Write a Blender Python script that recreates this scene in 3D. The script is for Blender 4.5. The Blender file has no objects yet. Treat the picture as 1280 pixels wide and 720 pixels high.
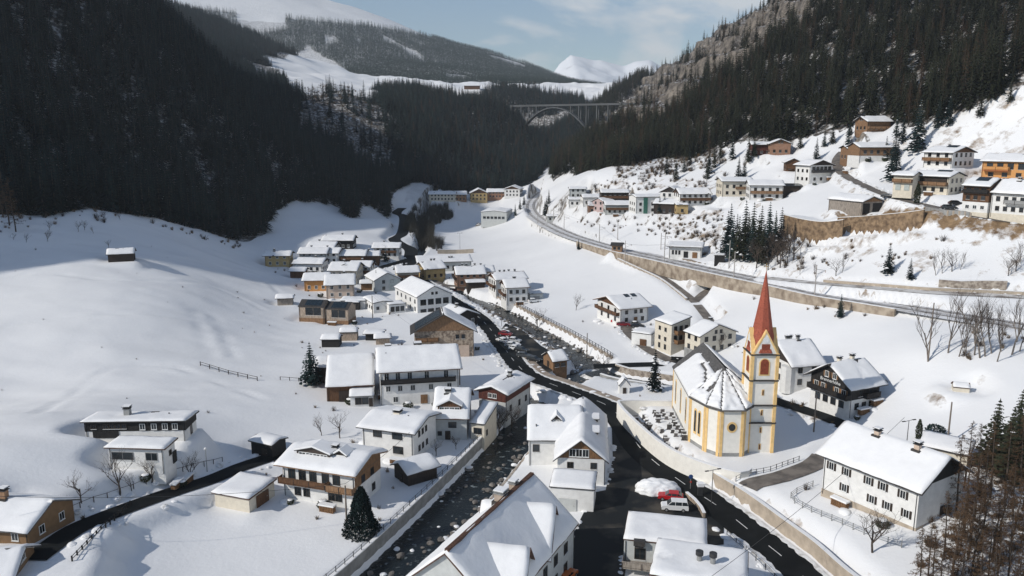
import bpy, bmesh, math, random
import numpy as np
from mathutils import Vector, Matrix
SC=bpy.context.scene; COL=SC.collection
# ---------------- camera ----------------
cam=bpy.data.cameras.new('camera'); camo=bpy.data.objects.new('camera',cam); COL.objects.link(camo)
camo.location=(0,0,62); camo.rotation_euler=(math.radians(90-11.1),0,0)
cam.sensor_width=36; cam.lens=36*996/1280; cam.clip_end=20000; cam.clip_start=.5
SC.camera=camo
# ---------------- sky and sun ----------------
SUN_AZ=27.; SUN_EL=34.          # light travels towards +X, turned SUN_AZ degrees towards +Y
W=bpy.data.worlds.new('World'); SC.world=W; W.use_nodes=True
nt=W.node_tree; N=nt.nodes; N.clear(); LK=nt.links.new
def wn(t,**k):
    n=N.new(t)
    for a,b in k.items(): setattr(n,a,b)
    return n
bg=wn('ShaderNodeBackground'); wo=wn('ShaderNodeOutputWorld'); sky=wn('ShaderNodeTexSky')
sky.sky_type='NISHITA'; sky.sun_disc=False; sky.sun_elevation=math.radians(SUN_EL); sky.altitude=1200; sky.air_density=1.15; sky.dust_density=.4; sky.ozone_density=2.5
sx,sy=-math.cos(math.radians(SUN_AZ)),-math.sin(math.radians(SUN_AZ))
sky.sun_rotation=math.atan2(sx,sy)
tc=wn('ShaderNodeTexCoord'); mp=wn('ShaderNodeMapping'); mp.inputs['Scale'].default_value=(1,1,2.2); mp.inputs['Location'].default_value=(4.4,2.2,.1)
nz=wn('ShaderNodeTexNoise'); nz.inputs['Scale'].default_value=4.6; nz.inputs['Detail'].default_value=9; nz.inputs['Roughness'].default_value=.56; nz.inputs['Distortion'].default_value=.25
rp=wn('ShaderNodeValToRGB'); rp.color_ramp.elements[0].position=.54; rp.color_ramp.elements[1].position=.65
mx=wn('ShaderNodeMixRGB'); mx.inputs['Color2'].default_value=(8.,8.1,8.2,1)
sc_=wn('ShaderNodeMath',operation='MULTIPLY'); sc_.inputs[1].default_value=.8
LK(tc.outputs['Generated'],mp.inputs['Vector']); LK(mp.outputs['Vector'],nz.inputs['Vector']); LK(nz.outputs['Fac'],rp.inputs['Fac'])
LK(rp.outputs['Color'],sc_.inputs[0]); LK(sc_.outputs[0],mx.inputs['Fac']); LK(sky.outputs['Color'],mx.inputs['Color1']); LK(mx.outputs['Color'],bg.inputs['Color'])
bg.inputs['Strength'].default_value=.105; LK(bg.outputs['Background'],wo.inputs['Surface'])
sl=bpy.data.lights.new('sun','SUN'); sl.energy=3.75; sl.angle=math.radians(.5); sl.color=(1,.955,.89)
so=bpy.data.objects.new('sun',sl); COL.objects.link(so)
e=math.radians(SUN_EL); d=Vector((-sx*math.cos(e),-sy*math.cos(e),-math.sin(e))); so.rotation_euler=d.to_track_quat('-Z','Y').to_euler(); so.location=(-200,-60,300)
SC.view_settings.view_transform='Standard'; SC.view_settings.look='None'; SC.view_settings.exposure=0.0; SC.view_settings.gamma=1; SC.view_settings.use_curve_mapping=False
SC.cycles.max_bounces=5; SC.cycles.diffuse_bounces=3; SC.cycles.glossy_bounces=2; SC.cycles.transmission_bounces=2; SC.cycles.volume_bounces=0; SC.cycles.transparent_max_bounces=4
SC.cycles.use_denoising=True
HAZE=.0001; FAR_TOP=400.; FAR_LOW=100.
# ---------------- measured layout (world metres), unseen left crest shaped for its shadow ----------------
CT=np.array([(-22.8,103.3,0),(-35.3,103.5,0.5),(-10.7,123.3,-0.3),(0,159.4,-0.3),(16.6,197.8,0),(4.9,238.9,0),(-11.7,285.5,0),(-28.6,350.6,0.5),(-47,421.9,1),(-68.9,534.7,1),(-39.7,491.1,1),(-23.6,586.6,1),(0,596.2,3),(-49.9,118,1),(-57,106.3,2),(-67,95.5,7),(-73.1,108.9,7),(-47.4,143.2,1.2),(-37.7,162,0.5),(-28.2,131.2,0.3),(-33.7,201.6,1),(-31.8,256.9,0.8),(-60.4,310.9,1),(-79.1,323,2),(-97.7,330.6,4),(-77.3,249.8,2.5),(-52.5,193,1.5),(-64.6,181.3,3.2),(-84.6,209.1,5.5),(-70.8,220.2,2.5),(7.8,119.4,0.3),(17.3,134.2,0.4),(23.7,121.5,0.6),(33.9,120.4,1.2),(41.2,104.5,1.8),(27.4,109,0.5),(24.7,155.2,0.5),(24.6,106.9,0.4),(26.1,153.7,2.8),(32.6,139,3),(44.9,135.3,3),(45.9,167.7,3),(53.6,148.3,3.2),(51.2,118.7,4.8),(56.2,112.8,5),(69.8,118,6.5),(67.1,97.2,6),(50.8,100.7,4),(61.4,100.1,5.5),(72.9,149.6,5.2),(67.5,164.3,4.2),(85.3,150.2,10),(92.6,144.9,15),(87.2,130.5,11),(81.5,165.9,10),(88.1,166.5,17),(76.4,205.7,13),(66.3,199.3,6),(43.8,222.1,2),(54.8,210.7,2.8),(64.8,224.6,8.5),(61.3,248.2,6.8),(39.2,236.9,1.8),(41,266.7,5.5),(114.7,173.5,19),(101.4,193.3,18.8),(93.3,206.6,18),(84.6,229.7,16.7),(73.8,258.4,15.6),(61.8,289.5,14.8),(46.1,325.1,14),(30.3,374.5,13.2),(18.3,454.9,12.4),(12.1,548.2,11.6),(37.1,303.4,7.2),(53.8,262.5,8.3),(19.1,312.2,4),(0,363.4,2),(4.2,416.8,6),(17.9,352,7.5),(24.7,267.1,1.2),(-21.5,714.9,2),(-67,115.5,9),(-71.9,104.6,14),(-72,130.5,11),(-61.2,136.7,5.5),(-65.2,163.2,5.5),(-54.7,142.5,1.5),(-69.4,110.3,5),(72.1,295.8,15.6),(59.3,325.1,15),(125.8,191.6,22),(106.8,200.6,21.6),(93.9,218.6,19.8),(86.1,234.2,18),(-129.5,260,20.4),(-159.5,245,21.6),(-135.3,205,13.2),(-111.1,165,4.9),(-104.1,185,8),(-101.7,225,13.1),(-118.6,265,18.2),(-95.7,275,8),(-186.6,290,31.8),(-165.4,305,31.8),(-158.4,270,25.7),(-151.6,335,26.5),(-143.6,365,17.8),(-128.5,385,9.1),(-133.3,450,18.8),(-104.1,430,10.8),(-105.5,500,12.5),(-73.3,470,10.8),(-82.6,590,18.4),(-80.8,400,10.3),(-217.5,410,67.8),(-232.7,370,67.2),(-287.4,470,134.5),(-187.7,430,47.2),(-183.7,375,34.3),(-255.8,640,134.9),(-203.3,610,77.6),(-183.8,620,52.7),(-138.1,580,42),(-100.8,560,17.8),(-268.3,520,142.2),(-214.1,500,92.8),(-168.3,820,95.5),(-235,800,87.1),(-120.9,880,81.1),(-58.7,740,36.5),(-74.3,620,19.2),(-26,650,13.9),(-6.6,660,14.5),(-37.3,950,75.4),(0,900,39.8),(0,1000,76.1),(-134.9,720,58.2),(34.9,700,22.7),(12.8,860,28.1),(27.7,1000,47.1),(55.2,930,39),(62.3,1050,46.3),(93.8,1000,49),(55.3,1120,54),(60.7,378,25.7),(30.9,440,18.9),(79.6,345,30.3),(98.4,345,34.4),(103.2,322,35),(123.4,330,41.5),(120.5,380,50.4),(155.2,350,62.2),(140.7,315,50.5),(154.3,285,49.9),(133.6,252,42.6),(162.5,265,46.1),(130.3,216,39.5),(114.4,262,36.3),(102.4,275,32),(103.8,250,26.4),(96.6,231,21),(118.4,230,33.4),(110.1,212,25.9),(126.5,207,26.8),(83.2,294,22.5),(68.9,325,21.6),(53.7,355,19.7),(32.6,405,15.8),(51.5,430,35.3),(35.8,450,37.6),(25.9,520,27.7),(42.2,420,21.7),(28.2,470,22.6),(76.2,480,45.5),(96,440,46.8),(103.3,400,46.3),(135.1,370,58.3),(159.3,330,61.9),(167.7,305,67.8),(181.1,290,76.6),(166.2,285,57.7),(118.9,760,91.6),(81,820,52.9),(151.7,680,115.5),(184.3,600,141.4),(206.6,470,134.5),(252.8,420,126.8),(182.9,410,95),(132.1,520,84.2),(157.4,450,94),(94.5,600,64.7),(49.2,620,40.6),(200.5,370,95.2),(-450,50,110),(-450,76,185),(-450,98,262),(-450,150,278),(-450,200,270),(-450,254,288),(-450,285,325),(-450,388,330),(-450,500,320),(-450,600,285),(-450,900,215),(-350,800,140),(-350,950,120),(-600,150,250),(-600,300,320),(-600,500,310),(-600,60,120),(-330,60,70),(-300,130,75),(-320,250,110),(-190,80,24),(-120,40,14),(0,30,0),(100,40,4),(200,60,14),(250,120,24),(300,180,48),(330,260,95),(380,350,180),(450,500,300),(450,700,330),(400,900,300),(300,1000,190),(200,900,115),(170,1000,100),(-750,300,250),(-750,600,300),(-750,1000,230),(700,300,260),(700,700,520),(700,1100,520),(-260,820,78),(-300,1000,98),(-150,1100,115),(0,1250,60),(-60,1150,85),(140,1150,110),(0,1300,106),(0,1560,146),(150,1400,122),(150,1560,146),(-300,1500,160),(-120,1300,112),(57,1100,46),(67,1200,60),(-600,-100,150),(-200,-100,20),(200,-100,20),(600,-100,160),(0,-150,0),(-700,1500,300),(700,1500,350),(215,230,42),(230,200,38)],float)
R={
'road_main':[(42.58,90.66,2.05),(41.46,99.56,0.65),(40.18,106.43,0.55),(38.13,113.06,0.47),(35.05,122.46,0.47),(31.26,131.12,0.47),(27.72,140.31,0.47),(25.38,149.18,0.47),(24.3,160.52,0.47),(22.23,172.91,0.47),(16.57,181.25,0.42),(9.98,190.38,0.19),(4.56,198.01,0.05),(0.66,211.25,-0.01),(-3.1,229.6,-0.04),(-7.21,249.22,-0.05),(-11.47,265.02,-0.07),(-16.28,277.75,-0.08),(-23.65,295.53,-0.02),(-32.3,315.67,0.2),(-40.78,338.68,0.65),(-46.13,356.66,1.36),(-48.77,378.08,2.26),(-51.64,401.18,3.22),(-58.9,415.7,4.08),(-64.02,430.92,4.71),(-62.69,453.66,5.22),(-72.24,531.37,5.96),(-79.3,547.99,7.26),(-77.48,563.6,9.06)],
'road_lane':[(-47.9,380.38,2.33),(-52.54,369.14,2.07),(-58.35,358.35,1.69),(-64.96,344.49,1.23),(-68.28,326.06,0.75)],
'road_left':[(-64.01,97.28,5.95),(-63.66,105.31,5.49),(-62.92,109.36,4.98),(-60,115.63,4.34),(-56.22,122.82,3.53),(-52.24,129.72,2.66),(-49.67,136.42,1.87),(-46.32,142.16,1.26),(-44.75,145.69,0.8)],
'road_terrace':[(142.47,214.22,37.13),(132.83,220.13,38.25),(129.74,230.72,39.17),(126.86,248.1,40.01),(125.4,266.58,41.23),(128.29,295.52,43.19),(131.75,321.35,45.95),(136.96,339.85,49.25),(143.64,352.16,52.68),(147.98,354.73,56.01)],
'road_upper':[(130.39,189.72,22.2),(126.39,192.6,22),(116.81,196.53,21.8),(106.82,200.59,21.6),(98.84,210,20.8),(92.55,220.8,19.6),(87.13,233.68,18.1),(80.63,246.89,16.9)],
'rail':[(117.83,164.93,19.2),(115.22,174.29,19),(108.89,182.12,19),(101.41,193.34,18.8),(93.77,207.67,18),(87.77,219.66,17.3),(81.94,239.29,16.3),(73.42,259.91,15.6),(65.13,278.26,15.2),(57.57,298.26,14.6),(46.14,325.12,14),(35.97,355.57,13.5),(27.43,388.19,13),(19.67,433.93,12.5),(13.8,490.32,12),(12.92,560.42,11.6),(19.04,634.23,11.3),(25.4,686.84,11.2)],
'lane_rail':[(44.29,315.88,11.8),(49.18,301.97,10.9),(54.9,283.06,10),(57.56,267.81,8.9),(59.73,255.17,7.4),(60.52,242.8,5.7),(60.72,235.29,4.7)],
'lane_under':[(59.73,255.17,7.4),(64.85,263.76,8.6),(67.43,265.67,9.6)],
'lane_house':[(21.97,206.42,-0.01),(32.3,206.47,0.43),(43.45,206.39,0.96),(45.58,210.54,1.49)],
'lane_house2':[(43.6,207.15,1.12),(39.49,217.07,1.17),(36.96,230.12,1.39),(35.82,242.42,1.85),(40.52,245.39,2.5)],
'lane_church':[(40.07,126.68,2.56),(41.88,127.74,2.93),(46.42,129.12,3.31),(53.46,133.31,3.64),(56.68,136.87,3.88)],
'lane_chalet':[(66.93,144.9,4.56),(66.08,154.21,4.03),(62.48,162.27,3.61),(58.64,168.86,3.33),(55.89,174.43,3.13)],
'lane_village':[(-35.61,335.35,0.05),(-27.66,322.05,-0.05),(-16.3,318.8,0.12)],
'river':[(-24.9,92.63,-2.7),(-21.41,99.33,-2.7),(-17.98,107.37,-2.7),(-13.51,119.2,-2.7),(-7.72,135.23,-2.7),(-0.83,155.7,-2.7),(2.86,168.96,-2.7),(6.14,182.18,-2.7),(12.23,194.23,-2.7),(18.87,205,-2.7),(22.54,211.57,-2.7),(19.08,223.44,-2.7),(12.52,241.37,-2.7),(5.35,258.9,-2.7),(-4.37,282.89,-2.7),(-12.3,299.43,-2.7)],
'river_up':[(-12.3,299.43,-2.7),(-18.79,310.56,-2.5),(-25.52,323.79,-2.2),(-34.04,336.42,-1.9),(-41.97,354.75,-1.7),(-46.98,375.25,-1.5),(-47.54,403.53,-1.3),(-50.22,442.73,-1.1),(-54.72,483.53,-1),(-62.14,540.94,-0.8),(-64.15,590.56,-0.6),(-62.02,650.36,-0.4)],
'brook':[(22.12,207.64,-1.5),(27.61,199.82,-1.5),(33.85,195.78,-1.5),(42.28,191.89,-1.5),(50.59,197.11,-1.5)],
}
A={
'plaza':[(16.4,130.1),(19.4,144.1),(21.1,159.7),(19.8,174.3),(18.4,178.2),(22,174.3),(24.7,163.5),(26.3,153),(29.1,143.3),(31.5,135.7),(32.5,130.1),(34.9,121.7),(32.2,111.4),(17.3,109),(14.2,94.8),(5.3,94.8),(7,106.7),(10.5,117.6),(14.2,129.2)],
'car_park':[(-5.4,235),(-2.1,255.7),(3.8,245),(8.5,227.7),(11.5,220.7),(10.6,202),(7.5,199.2),(2.2,211),(0,216.5)],
'church_yard':[(23.4,164.1),(25,167.2),(36.9,166.7),(48,176),(52.9,170.4),(60.9,160.1),(58.5,148.8),(51.3,137.1),(41.9,131.2),(39.6,129.6),(34.3,133.6),(29.8,139.7),(26.6,148.8)],
}
TRK={
'a':[(-152.45,233.45,19.6),(-141.36,239.05,19.09),(-124.43,238.92,17.54),(-111.55,248.17,14.75),(-99.09,261.76,10.29),(-81.31,254.95,4.5)],
'b':[(-91.32,230.23,8.37),(-86.36,222.26,6.78),(-81.08,211.3,5.37),(-75.96,201.62,4.31),(-73.15,195.96,3.77)],
'c':[(-132.37,200.16,12.19),(-122.18,207.94,12.58),(-106.87,216.23,11.39),(-90.35,224.56,8.03)],
'd':[(-87.95,138.75,10.88),(-96.59,177.61,7.12),(-82.65,188.54,4.75),(-55.79,171.05,2.77)],
'e':[(-124.36,278.41,18.9),(-113.6,293.91,13.21),(-99.44,304.61,7.89),(-82.7,280.1,4.12)],
}
F={
'left':[(-187.3,291.2),(-173.5,297.6),(-166.8,313.6),(-158.2,321.3),(-152.4,336.7),(-143.5,364.8),(-127.1,378.3),(-125.8,406),(-131.5,443.8),(-130,472),(-119,494.9),(-109.1,505.8),(-92.1,462.5),(-101.2,537),(-93.1,539.4),(-82,529.1),(-86.3,566.5),(-84,600.4),(-70,700),(-60,800),(-100,1000),(-290,1060),(-330,1200),(-420,1400),(-400,1590),(-880,1590),(-880,200),(-420,200),(-250,270)],
'gorge':[(-84.8,606.4),(-76.3,648.4),(-61.8,651.8),(-52.8,635.8),(-25.7,641.5),(-8.3,639.6),(0,735),(22,740),(45,800),(62,900),(108,1050),(118,1150),(118,1370),(-30,1390),(-90,1290),(-200,1150),(-100,800)],
'right':[(30.3,608.1),(43.2,603.7),(50.3,506),(59.2,441.1),(81.2,454.7),(101.1,425),(117.4,409.9),(122.1,392),(131.1,384.7),(139.9,373.2),(151.7,366.6),(157.8,369),(164.7,356.6),(159.4,327.1),(161.7,313.2),(168,300.5),(173.7,293.6),(180.2,288.8),(215,282),(330,270),(480,350),(600,600),(500,1200),(200,1300),(110,1150),(55,900),(35,760)],
'cliff':[(67.6,1142.2),(101.8,1088.7),(137.2,1076),(173,1109.7),(332.6,1759.8),(409.4,1768.4),(486.2,1778.9),(525.4,1784.5),(215,640),(260,600),(215,500),(174.8,526.5),(159.5,523.3),(147,530.8),(134.3,574.2),(115.9,577.2),(95,604.4),(82,640.5),(80.5,1018.1)],
'streak':[(237,397.7),(225.3,370.3),(202.5,336.4),(180,297.3),(178.1,299.6),(198.6,335.7),(219.5,368.3)],
'bare_lower':[(51.2,427.1),(57.3,443.3),(93.1,447.6),(108.6,413.8),(105.4,393.1),(89.3,408),(74.8,417)],
'brown_bank':[(107.2,266.3),(114.1,261),(119.9,254),(125.6,240.5),(127.1,225.5),(131.9,218.5),(139.9,215.3),(136.5,209.2),(129.2,213.1),(124.4,220.2),(120.5,229.8),(116,234.5),(111.9,246.5),(107.3,253.1)],
'rocky':[(-77.3,646.4),(-61,643.5),(-55.8,605.5),(-66.9,580.6),(-77.9,575.7),(-78.8,597.4)],
'rock_hill':[(-280,1023.6),(-269.4,1152.2),(-240.2,1231.4),(-159.1,956),(-117.3,744.6),(-103.3,694.4),(-87.4,626.2),(-114,636.9),(-144,694),(-177.8,694.6)],
'rock_bed':[(-15.1,306.2),(-5.9,288.3),(5.3,258),(14.4,231.3),(23.1,211),(16.3,208.7),(9.5,227.7),(0,251.3),(-11.5,278.8)],
'alder':[(-63.2,464.2),(-71.3,563.2),(-64,580.3),(-47.7,594.5),(-42,572.3),(-53.4,540.3),(-44.6,445.1),(-37.1,436.1),(-38.4,411.4),(-50.3,432.6)],
'brush_slope':[(91.7,270.8),(99.5,258.9),(109.7,235.6),(119.8,219.4),(135.1,208.6),(128.8,197.1),(109.4,205.9),(94.3,225.2),(84,245.8)],
'brush_right':[(93.3,171.5),(100.5,173.5),(110.2,166.3),(99,147.9),(94.6,153.6),(91.1,160.4)],
'brush_corner':[(59.7,107.6),(69.4,115),(81.4,118.7),(62.8,88.4),(49.4,90.8)],
'rail_bank':[(70.9,251.9),(78.5,239.6),(82.7,217.8),(88.8,205.5),(92.7,191.3),(85.9,198.4),(79.4,214.4),(71.8,241.3)],
'row_brush':[(26,430.8),(46.3,383.6),(65.6,342.6),(80.7,334.7),(79.7,303.1),(65.4,323.2),(43.9,362.1)],
'edge_left':[(-171.7,265.3),(-187.3,291.2),(-167.4,308.7),(-153.4,339),(-143.5,364.8),(-127.9,380.9),(-120.2,348.7),(-134.3,332.4),(-146.1,315.1),(-160.1,294.3)],
'village':[(-110,110),(-60,110),(-20,105),(30,130),(80,110),(95,180),(60,230),(30,280),(0,400),(-110,420),(-100,250)],
'scrub':[(64.2,358.5),(75.5,341.4),(88.3,332.1),(81.3,300.1),(74.2,290.1),(67.6,318.1),(62.2,338.6)],
'scrub_b':[(90.1,274.3),(95.7,262.8),(96.2,255.1),(88,239.7),(83.5,252.1)],
'scrub_c':[(41.8,441.1),(51.9,433.6),(66.7,418.1),(78.2,413.3),(93,389.1),(102.7,390),(99,364.7),(88.3,367.9),(78.2,391.5),(61.9,412.8),(46.8,425)],
'river_brush':[(-6.5,152.4),(0,171),(4.6,173.6),(2.5,158.9),(-5.8,135.6),(-10.6,121.9)],
}
EDGE={
'lower':[(95.15,274.02,27.69),(97.39,264.01,27.33),(101.02,256.12,27.33),(105.42,251.25,28.5)],
'lower_top':[(98.28,274.72,33.69),(100.43,265.01,33.33),(103.73,257.82,33.33),(107.79,253.39,34.5)],
'upper':[(106.31,256.96,30.35),(110.88,249.8,31.48),(114.79,242.18,32.9),(117.91,236.3,34.09),(120.82,231.95,35.31)],
'upper_top':[(109,258.69,34.55),(113.66,251.39,35.68),(117.63,243.66,37.1),(120.67,237.92,38.29),(123.48,233.73,39.51)],
}
HS={
'wide_left':(-66.75,136.23,8.03,2.13,17.43,5.42,3.72,-0.43),
'annex_left':(-62.39,126.64,6.65,-3.96,9.49,3.75,3.73,0.13),
'garage_left':(-44.93,124.98,0.88,-19.83,6.83,6.69,2.45,0.37),
'shed_left':(-47.05,145.3,0.84,-25.64,5.21,3.79,2.83,0.4),
'chalet_dormer':(-31.14,129.56,0.23,-18.32,13.75,9.01,6.57,1.28),
'white_front':(-22.34,150.53,-0.26,-18.48,10.86,10.64,6.02,1.14),
'brown_dormer':(-12.47,162.06,-0.3,-0.89,6.52,13.56,5.04,3.57),
'brown_annex':(-5.89,159.22,-0.8,-17.07,2.9,8.07,3.96,1.53),
'hotel':(-22.61,183.39,0.29,10.48,18.09,15.35,8.33,3.12),
'barn_hotel':(-38.94,185.77,0.98,9.36,10.58,21.14,3.84,4.15),
'annex_hotel':(-34.42,174.68,0.62,8.52,5.11,4.12,2.53,0.77),
'stone_barn':(-19.42,218.72,0.28,97.67,8.36,16.29,7.52,4.64),
'behind_barn':(-17.76,254.89,0.27,-53.66,9.92,8.47,3.44,1.73),
'school':(-32.2,281.41,0.06,118.64,21.68,12.9,5.89,3.27),
'school_annex':(-47.38,275.14,0.31,117.39,11.36,6.84,3.51,0.48),
'grey_house':(-51.83,313.85,0.36,115.6,13.32,10.52,4.48,2.68),
'red_base':(-1.6,175.12,-0.71,63.1,12.49,6.69,5.92,1.13),
'central':(13.34,143.91,0.46,84.19,22.89,8.26,4.84,3.34),
'central_wing':(8.41,148.24,0.19,-2.29,10.01,13.39,5.06,4.03),
'central_annex':(10.37,125.26,0.22,-10.14,7.17,5.51,4.02,0.55),
'bottom_house':(-2.4,96.71,0.5,63.85,24,13.28,7.05,5.81),
'flat_a':(22.43,107.01,0.4,-12.86,11.49,7.57,4.49,0.38),
'flat_b':(24.61,95.36,0.4,-16.76,11.92,9,6,0.16),
'big_right':(59.35,116.67,5.23,-57.57,15.85,11.86,6.49,3.48),
'behind_right':(73.03,126.28,7.01,-38.73,7.01,4.08,3.05,0.89),
'dark_chalet':(70.13,160.94,5.21,25.48,8.25,10.36,6.19,3.28),
'white_behind':(64.95,178.34,5.17,13.18,7.88,12.5,5.72,3.7),
'chalet_mid':(35.78,252.41,2.38,22.58,10.17,14.85,5.36,2.27),
'apartment':(45.21,218.15,1.94,-63.14,7.51,6.46,7.74,1.55),
'beige_gable':(54.14,210.84,3.26,-65.18,6.57,11.99,5.33,2.51),
'hut_river':(11.58,206.38,-0.05,23.42,4.06,6.04,2.61,1.7),
'yellow_mid':(-34.98,337.93,0.4,26.81,9.26,10.55,4.74,2.1),
'brown_mid':(-17.61,324.46,0.21,10.88,11.58,10.29,5.04,2.16),
'back_mid':(-32.03,347.81,0.4,10.44,27.85,13.43,4.04,2.05),
'chalet_white':(0.9,289.74,0.31,13.78,8.19,8.87,6.13,1.85),
'chalet_white_b':(-1.81,305.09,0.71,20.14,12.43,8.93,5.93,1.67),
'solar_top':(149.17,275.66,50,-58.95,10.09,12.57,5.17,1.72),
'solar_low':(136.88,258.32,42.5,-52.85,11.97,9.99,5.67,1.23),
'orange_top':(162.53,262.24,47.22,-47.39,13.59,11.5,5.51,2.02),
'wood_white':(133.96,227.19,39.26,-53.19,6.82,9.66,7.99,1.75),
'white_right':(141.18,220.1,39.28,-56.33,11.76,11.56,6.51,3.21),
'carport':(114.38,266.06,36.24,-20,13,15,3.4,1.59),
'hut_field':(-127.79,258.05,20.58,20,7.5,6,2.6,1.21),
'timber_a':(-64.6,255.19,1.31,-8,8.5,6.5,5.2,0.81),
'timber_b':(-56.18,255.04,0.65,-8,7.5,7.5,5.2,1.08),
'timber_shed':(-56.14,275.28,0.48,0,5,4,2.6,0.14),
'garage_mid':(-56.02,277.83,0.51,0,9,5,2.8,0.26),
'yellow_far':(-101.36,342.84,4.76,3,10.5,7,5,1.14),
'far_b':(-89.03,356.62,3.83,0,12,9,5,1.64),
'far_c':(-87.61,367.8,5.01,-5,12,9,5,1.64),
'far_d':(-83.28,382.63,6.68,0,14,9,4.5,1.64),
'far_e':(-87.1,341.39,2.74,-4,12,9,4,1.46),
'far_f':(-72.89,360.49,2.78,0,12.5,9,4.5,1.64),
'cream_far':(-68.71,325.98,0.63,-4,11,11,6,2.22),
'peach':(-64.79,295.53,1.19,10,10,12,5.5,2.42),
'orange_far':(-75.64,305.1,1.77,5,9,9,4.5,1.64),
'white_far':(-59.32,376.7,3.48,0,12,9,5,1.46),
'vil_a':(-65.09,363.27,2.56,5,8,7,4,1.41),
'vil_b':(-44.17,329.47,0.24,15,9,8,4.6,1.78),
'vil_c':(-88.26,325.17,2.83,0,6,5,3,0.91),
'vil_d':(-78.48,269.98,3.35,10,5,4,2.6,0.65),
'vil_e':(-64.22,336.74,0.91,-5,9,8,5,1.62),
'vil_f':(-56.47,311.22,0.57,10,7,5,2.8,0.67),
'vil_g':(-44.58,272.96,0.29,20,2.2,2,1.5,0.58),
'vil_h':(-12.71,329.53,0.54,10,9,8,4.6,1.62),
'vil_i':(-14.86,316.98,0.01,10,7,5,2.6,0.35),
'vil_j':(-82.75,358.83,3.48,-5,10,8,5,1.62),
'vil_k':(-41.53,233.85,0.35,0,5,3.5,2.2,0.31),
'vil_l':(-38.34,228.9,0.36,10,4,3,2.2,0.55),
'valley_a':(-52.67,607.06,10.74,0,20,11,5,1.79),
'valley_b':(-41.24,617.08,9.85,5,12,11,5,2),
'valley_c':(-26.14,624.59,9.42,95,13,13,6,3.03),
'valley_d':(-9.4,628.47,11.03,0,20,11,5,1.79),
'valley_e':(1.24,624.94,12.47,80,14,12,6,2.18),
'industrial':(-9.47,498.99,6.39,80,20,16,7,0.84),
'cabin_top':(157.25,354.5,62.03,10,11,9,4.5,1.82),
'timber_long':(141.36,317.38,50.68,5,15,9,5.5,1.46),
'timber_small':(140.51,333.44,50.36,0,7,7,5,0.94),
'red_a':(118.42,386.18,51.06,-5,9,8,5,1.07),
'red_b':(124.78,378.14,51.62,80,9,9,5,1.82),
'veranda':(122.72,327.13,41.61,15,12,10,7.5,1.53),
'cabin_s':(122.73,353,45.07,80,7,6,4,1.4),
'dark_flat':(112.4,327.71,38,-5,9,7,2.6,0.49),
'balcony_a':(103.04,327.08,34.92,-8,13,10,6,1.53),
'balcony_b':(96.57,348.4,34.7,0,13,10,6.5,1.25),
'white_bend':(85.83,336.33,30.07,10,5,4,4,1.15),
'row_a':(79.47,353.17,30.42,5,14,10,5,2.02),
'row_b':(73.72,366.26,29.55,60,9,9,5.5,2.39),
'row_brown':(69.78,352.93,26.56,-25,12,9,4.5,1.64),
'row_yellow':(73.38,345.43,27.09,0,5,4,4,0.35),
'row_green':(62.03,369.98,25.23,10,13,10,7.5,0.7),
'row_c':(51.83,387.14,22.99,0,14,9,4.5,1.46),
'row_d':(52.31,409.98,26.69,0,14,9,5,1.21),
'row_e':(43.26,408.2,21.3,0,9,8,4,1.46),
'row_f':(41.47,423.93,24.08,5,9,8,4,1.3),
'row_g':(35.03,432.85,22.67,0,9,7,3.5,0.94),
'row_h':(35.9,438.86,26.4,0,9,7,5,0.74),
'row_i':(22.44,447.06,12.63,5,6,5,3,0.67),
'row_pink':(46.47,404.36,22.47,40,8,8,5,1.62),
'station':(66.05,300.07,15.42,-16,12,7,4.2,0.49),
'signal_hut':(43.11,322.93,13.72,-16,4,4,3,0.73),
'dark_kiosk':(72.96,276.75,17.11,-16,3.5,3,2.4,0.13),
'chapel_small':(26.92,183.72,0.4,0,2.6,2.6,2.6,1.3),
'hut_snow':(-52.59,225.14,0.7,0,5,4,2.4,0.73),
'wood_store':(-49.16,233.49,0.45,5,5,4,2.6,0.65),
'shed_river':(-14.43,135.57,-0.31,38,7,5.5,2.8,1.11),
'house_corner':(-66.45,102.01,5.62,-10,14,10,6.2,2.02),
'house_corner_b':(-62.85,93.13,5.79,15,14,9,5,2),
'garage_gable':(38.9,225.98,1.17,-30,6,6,3.5,0.16),
'shed_dark':(-48.35,195.45,1.39,0,4,8,4,0.71),
'barn_small':(-67.85,97.57,6.24,0,3,3,2,0.26),
'far_bridge_house':(-67.02,1377.26,131.32,0,26,14,6,1.88),
'pav_field':(88.04,149.72,12.11,-12,4.2,3.2,1.6,0.52),
}
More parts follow.
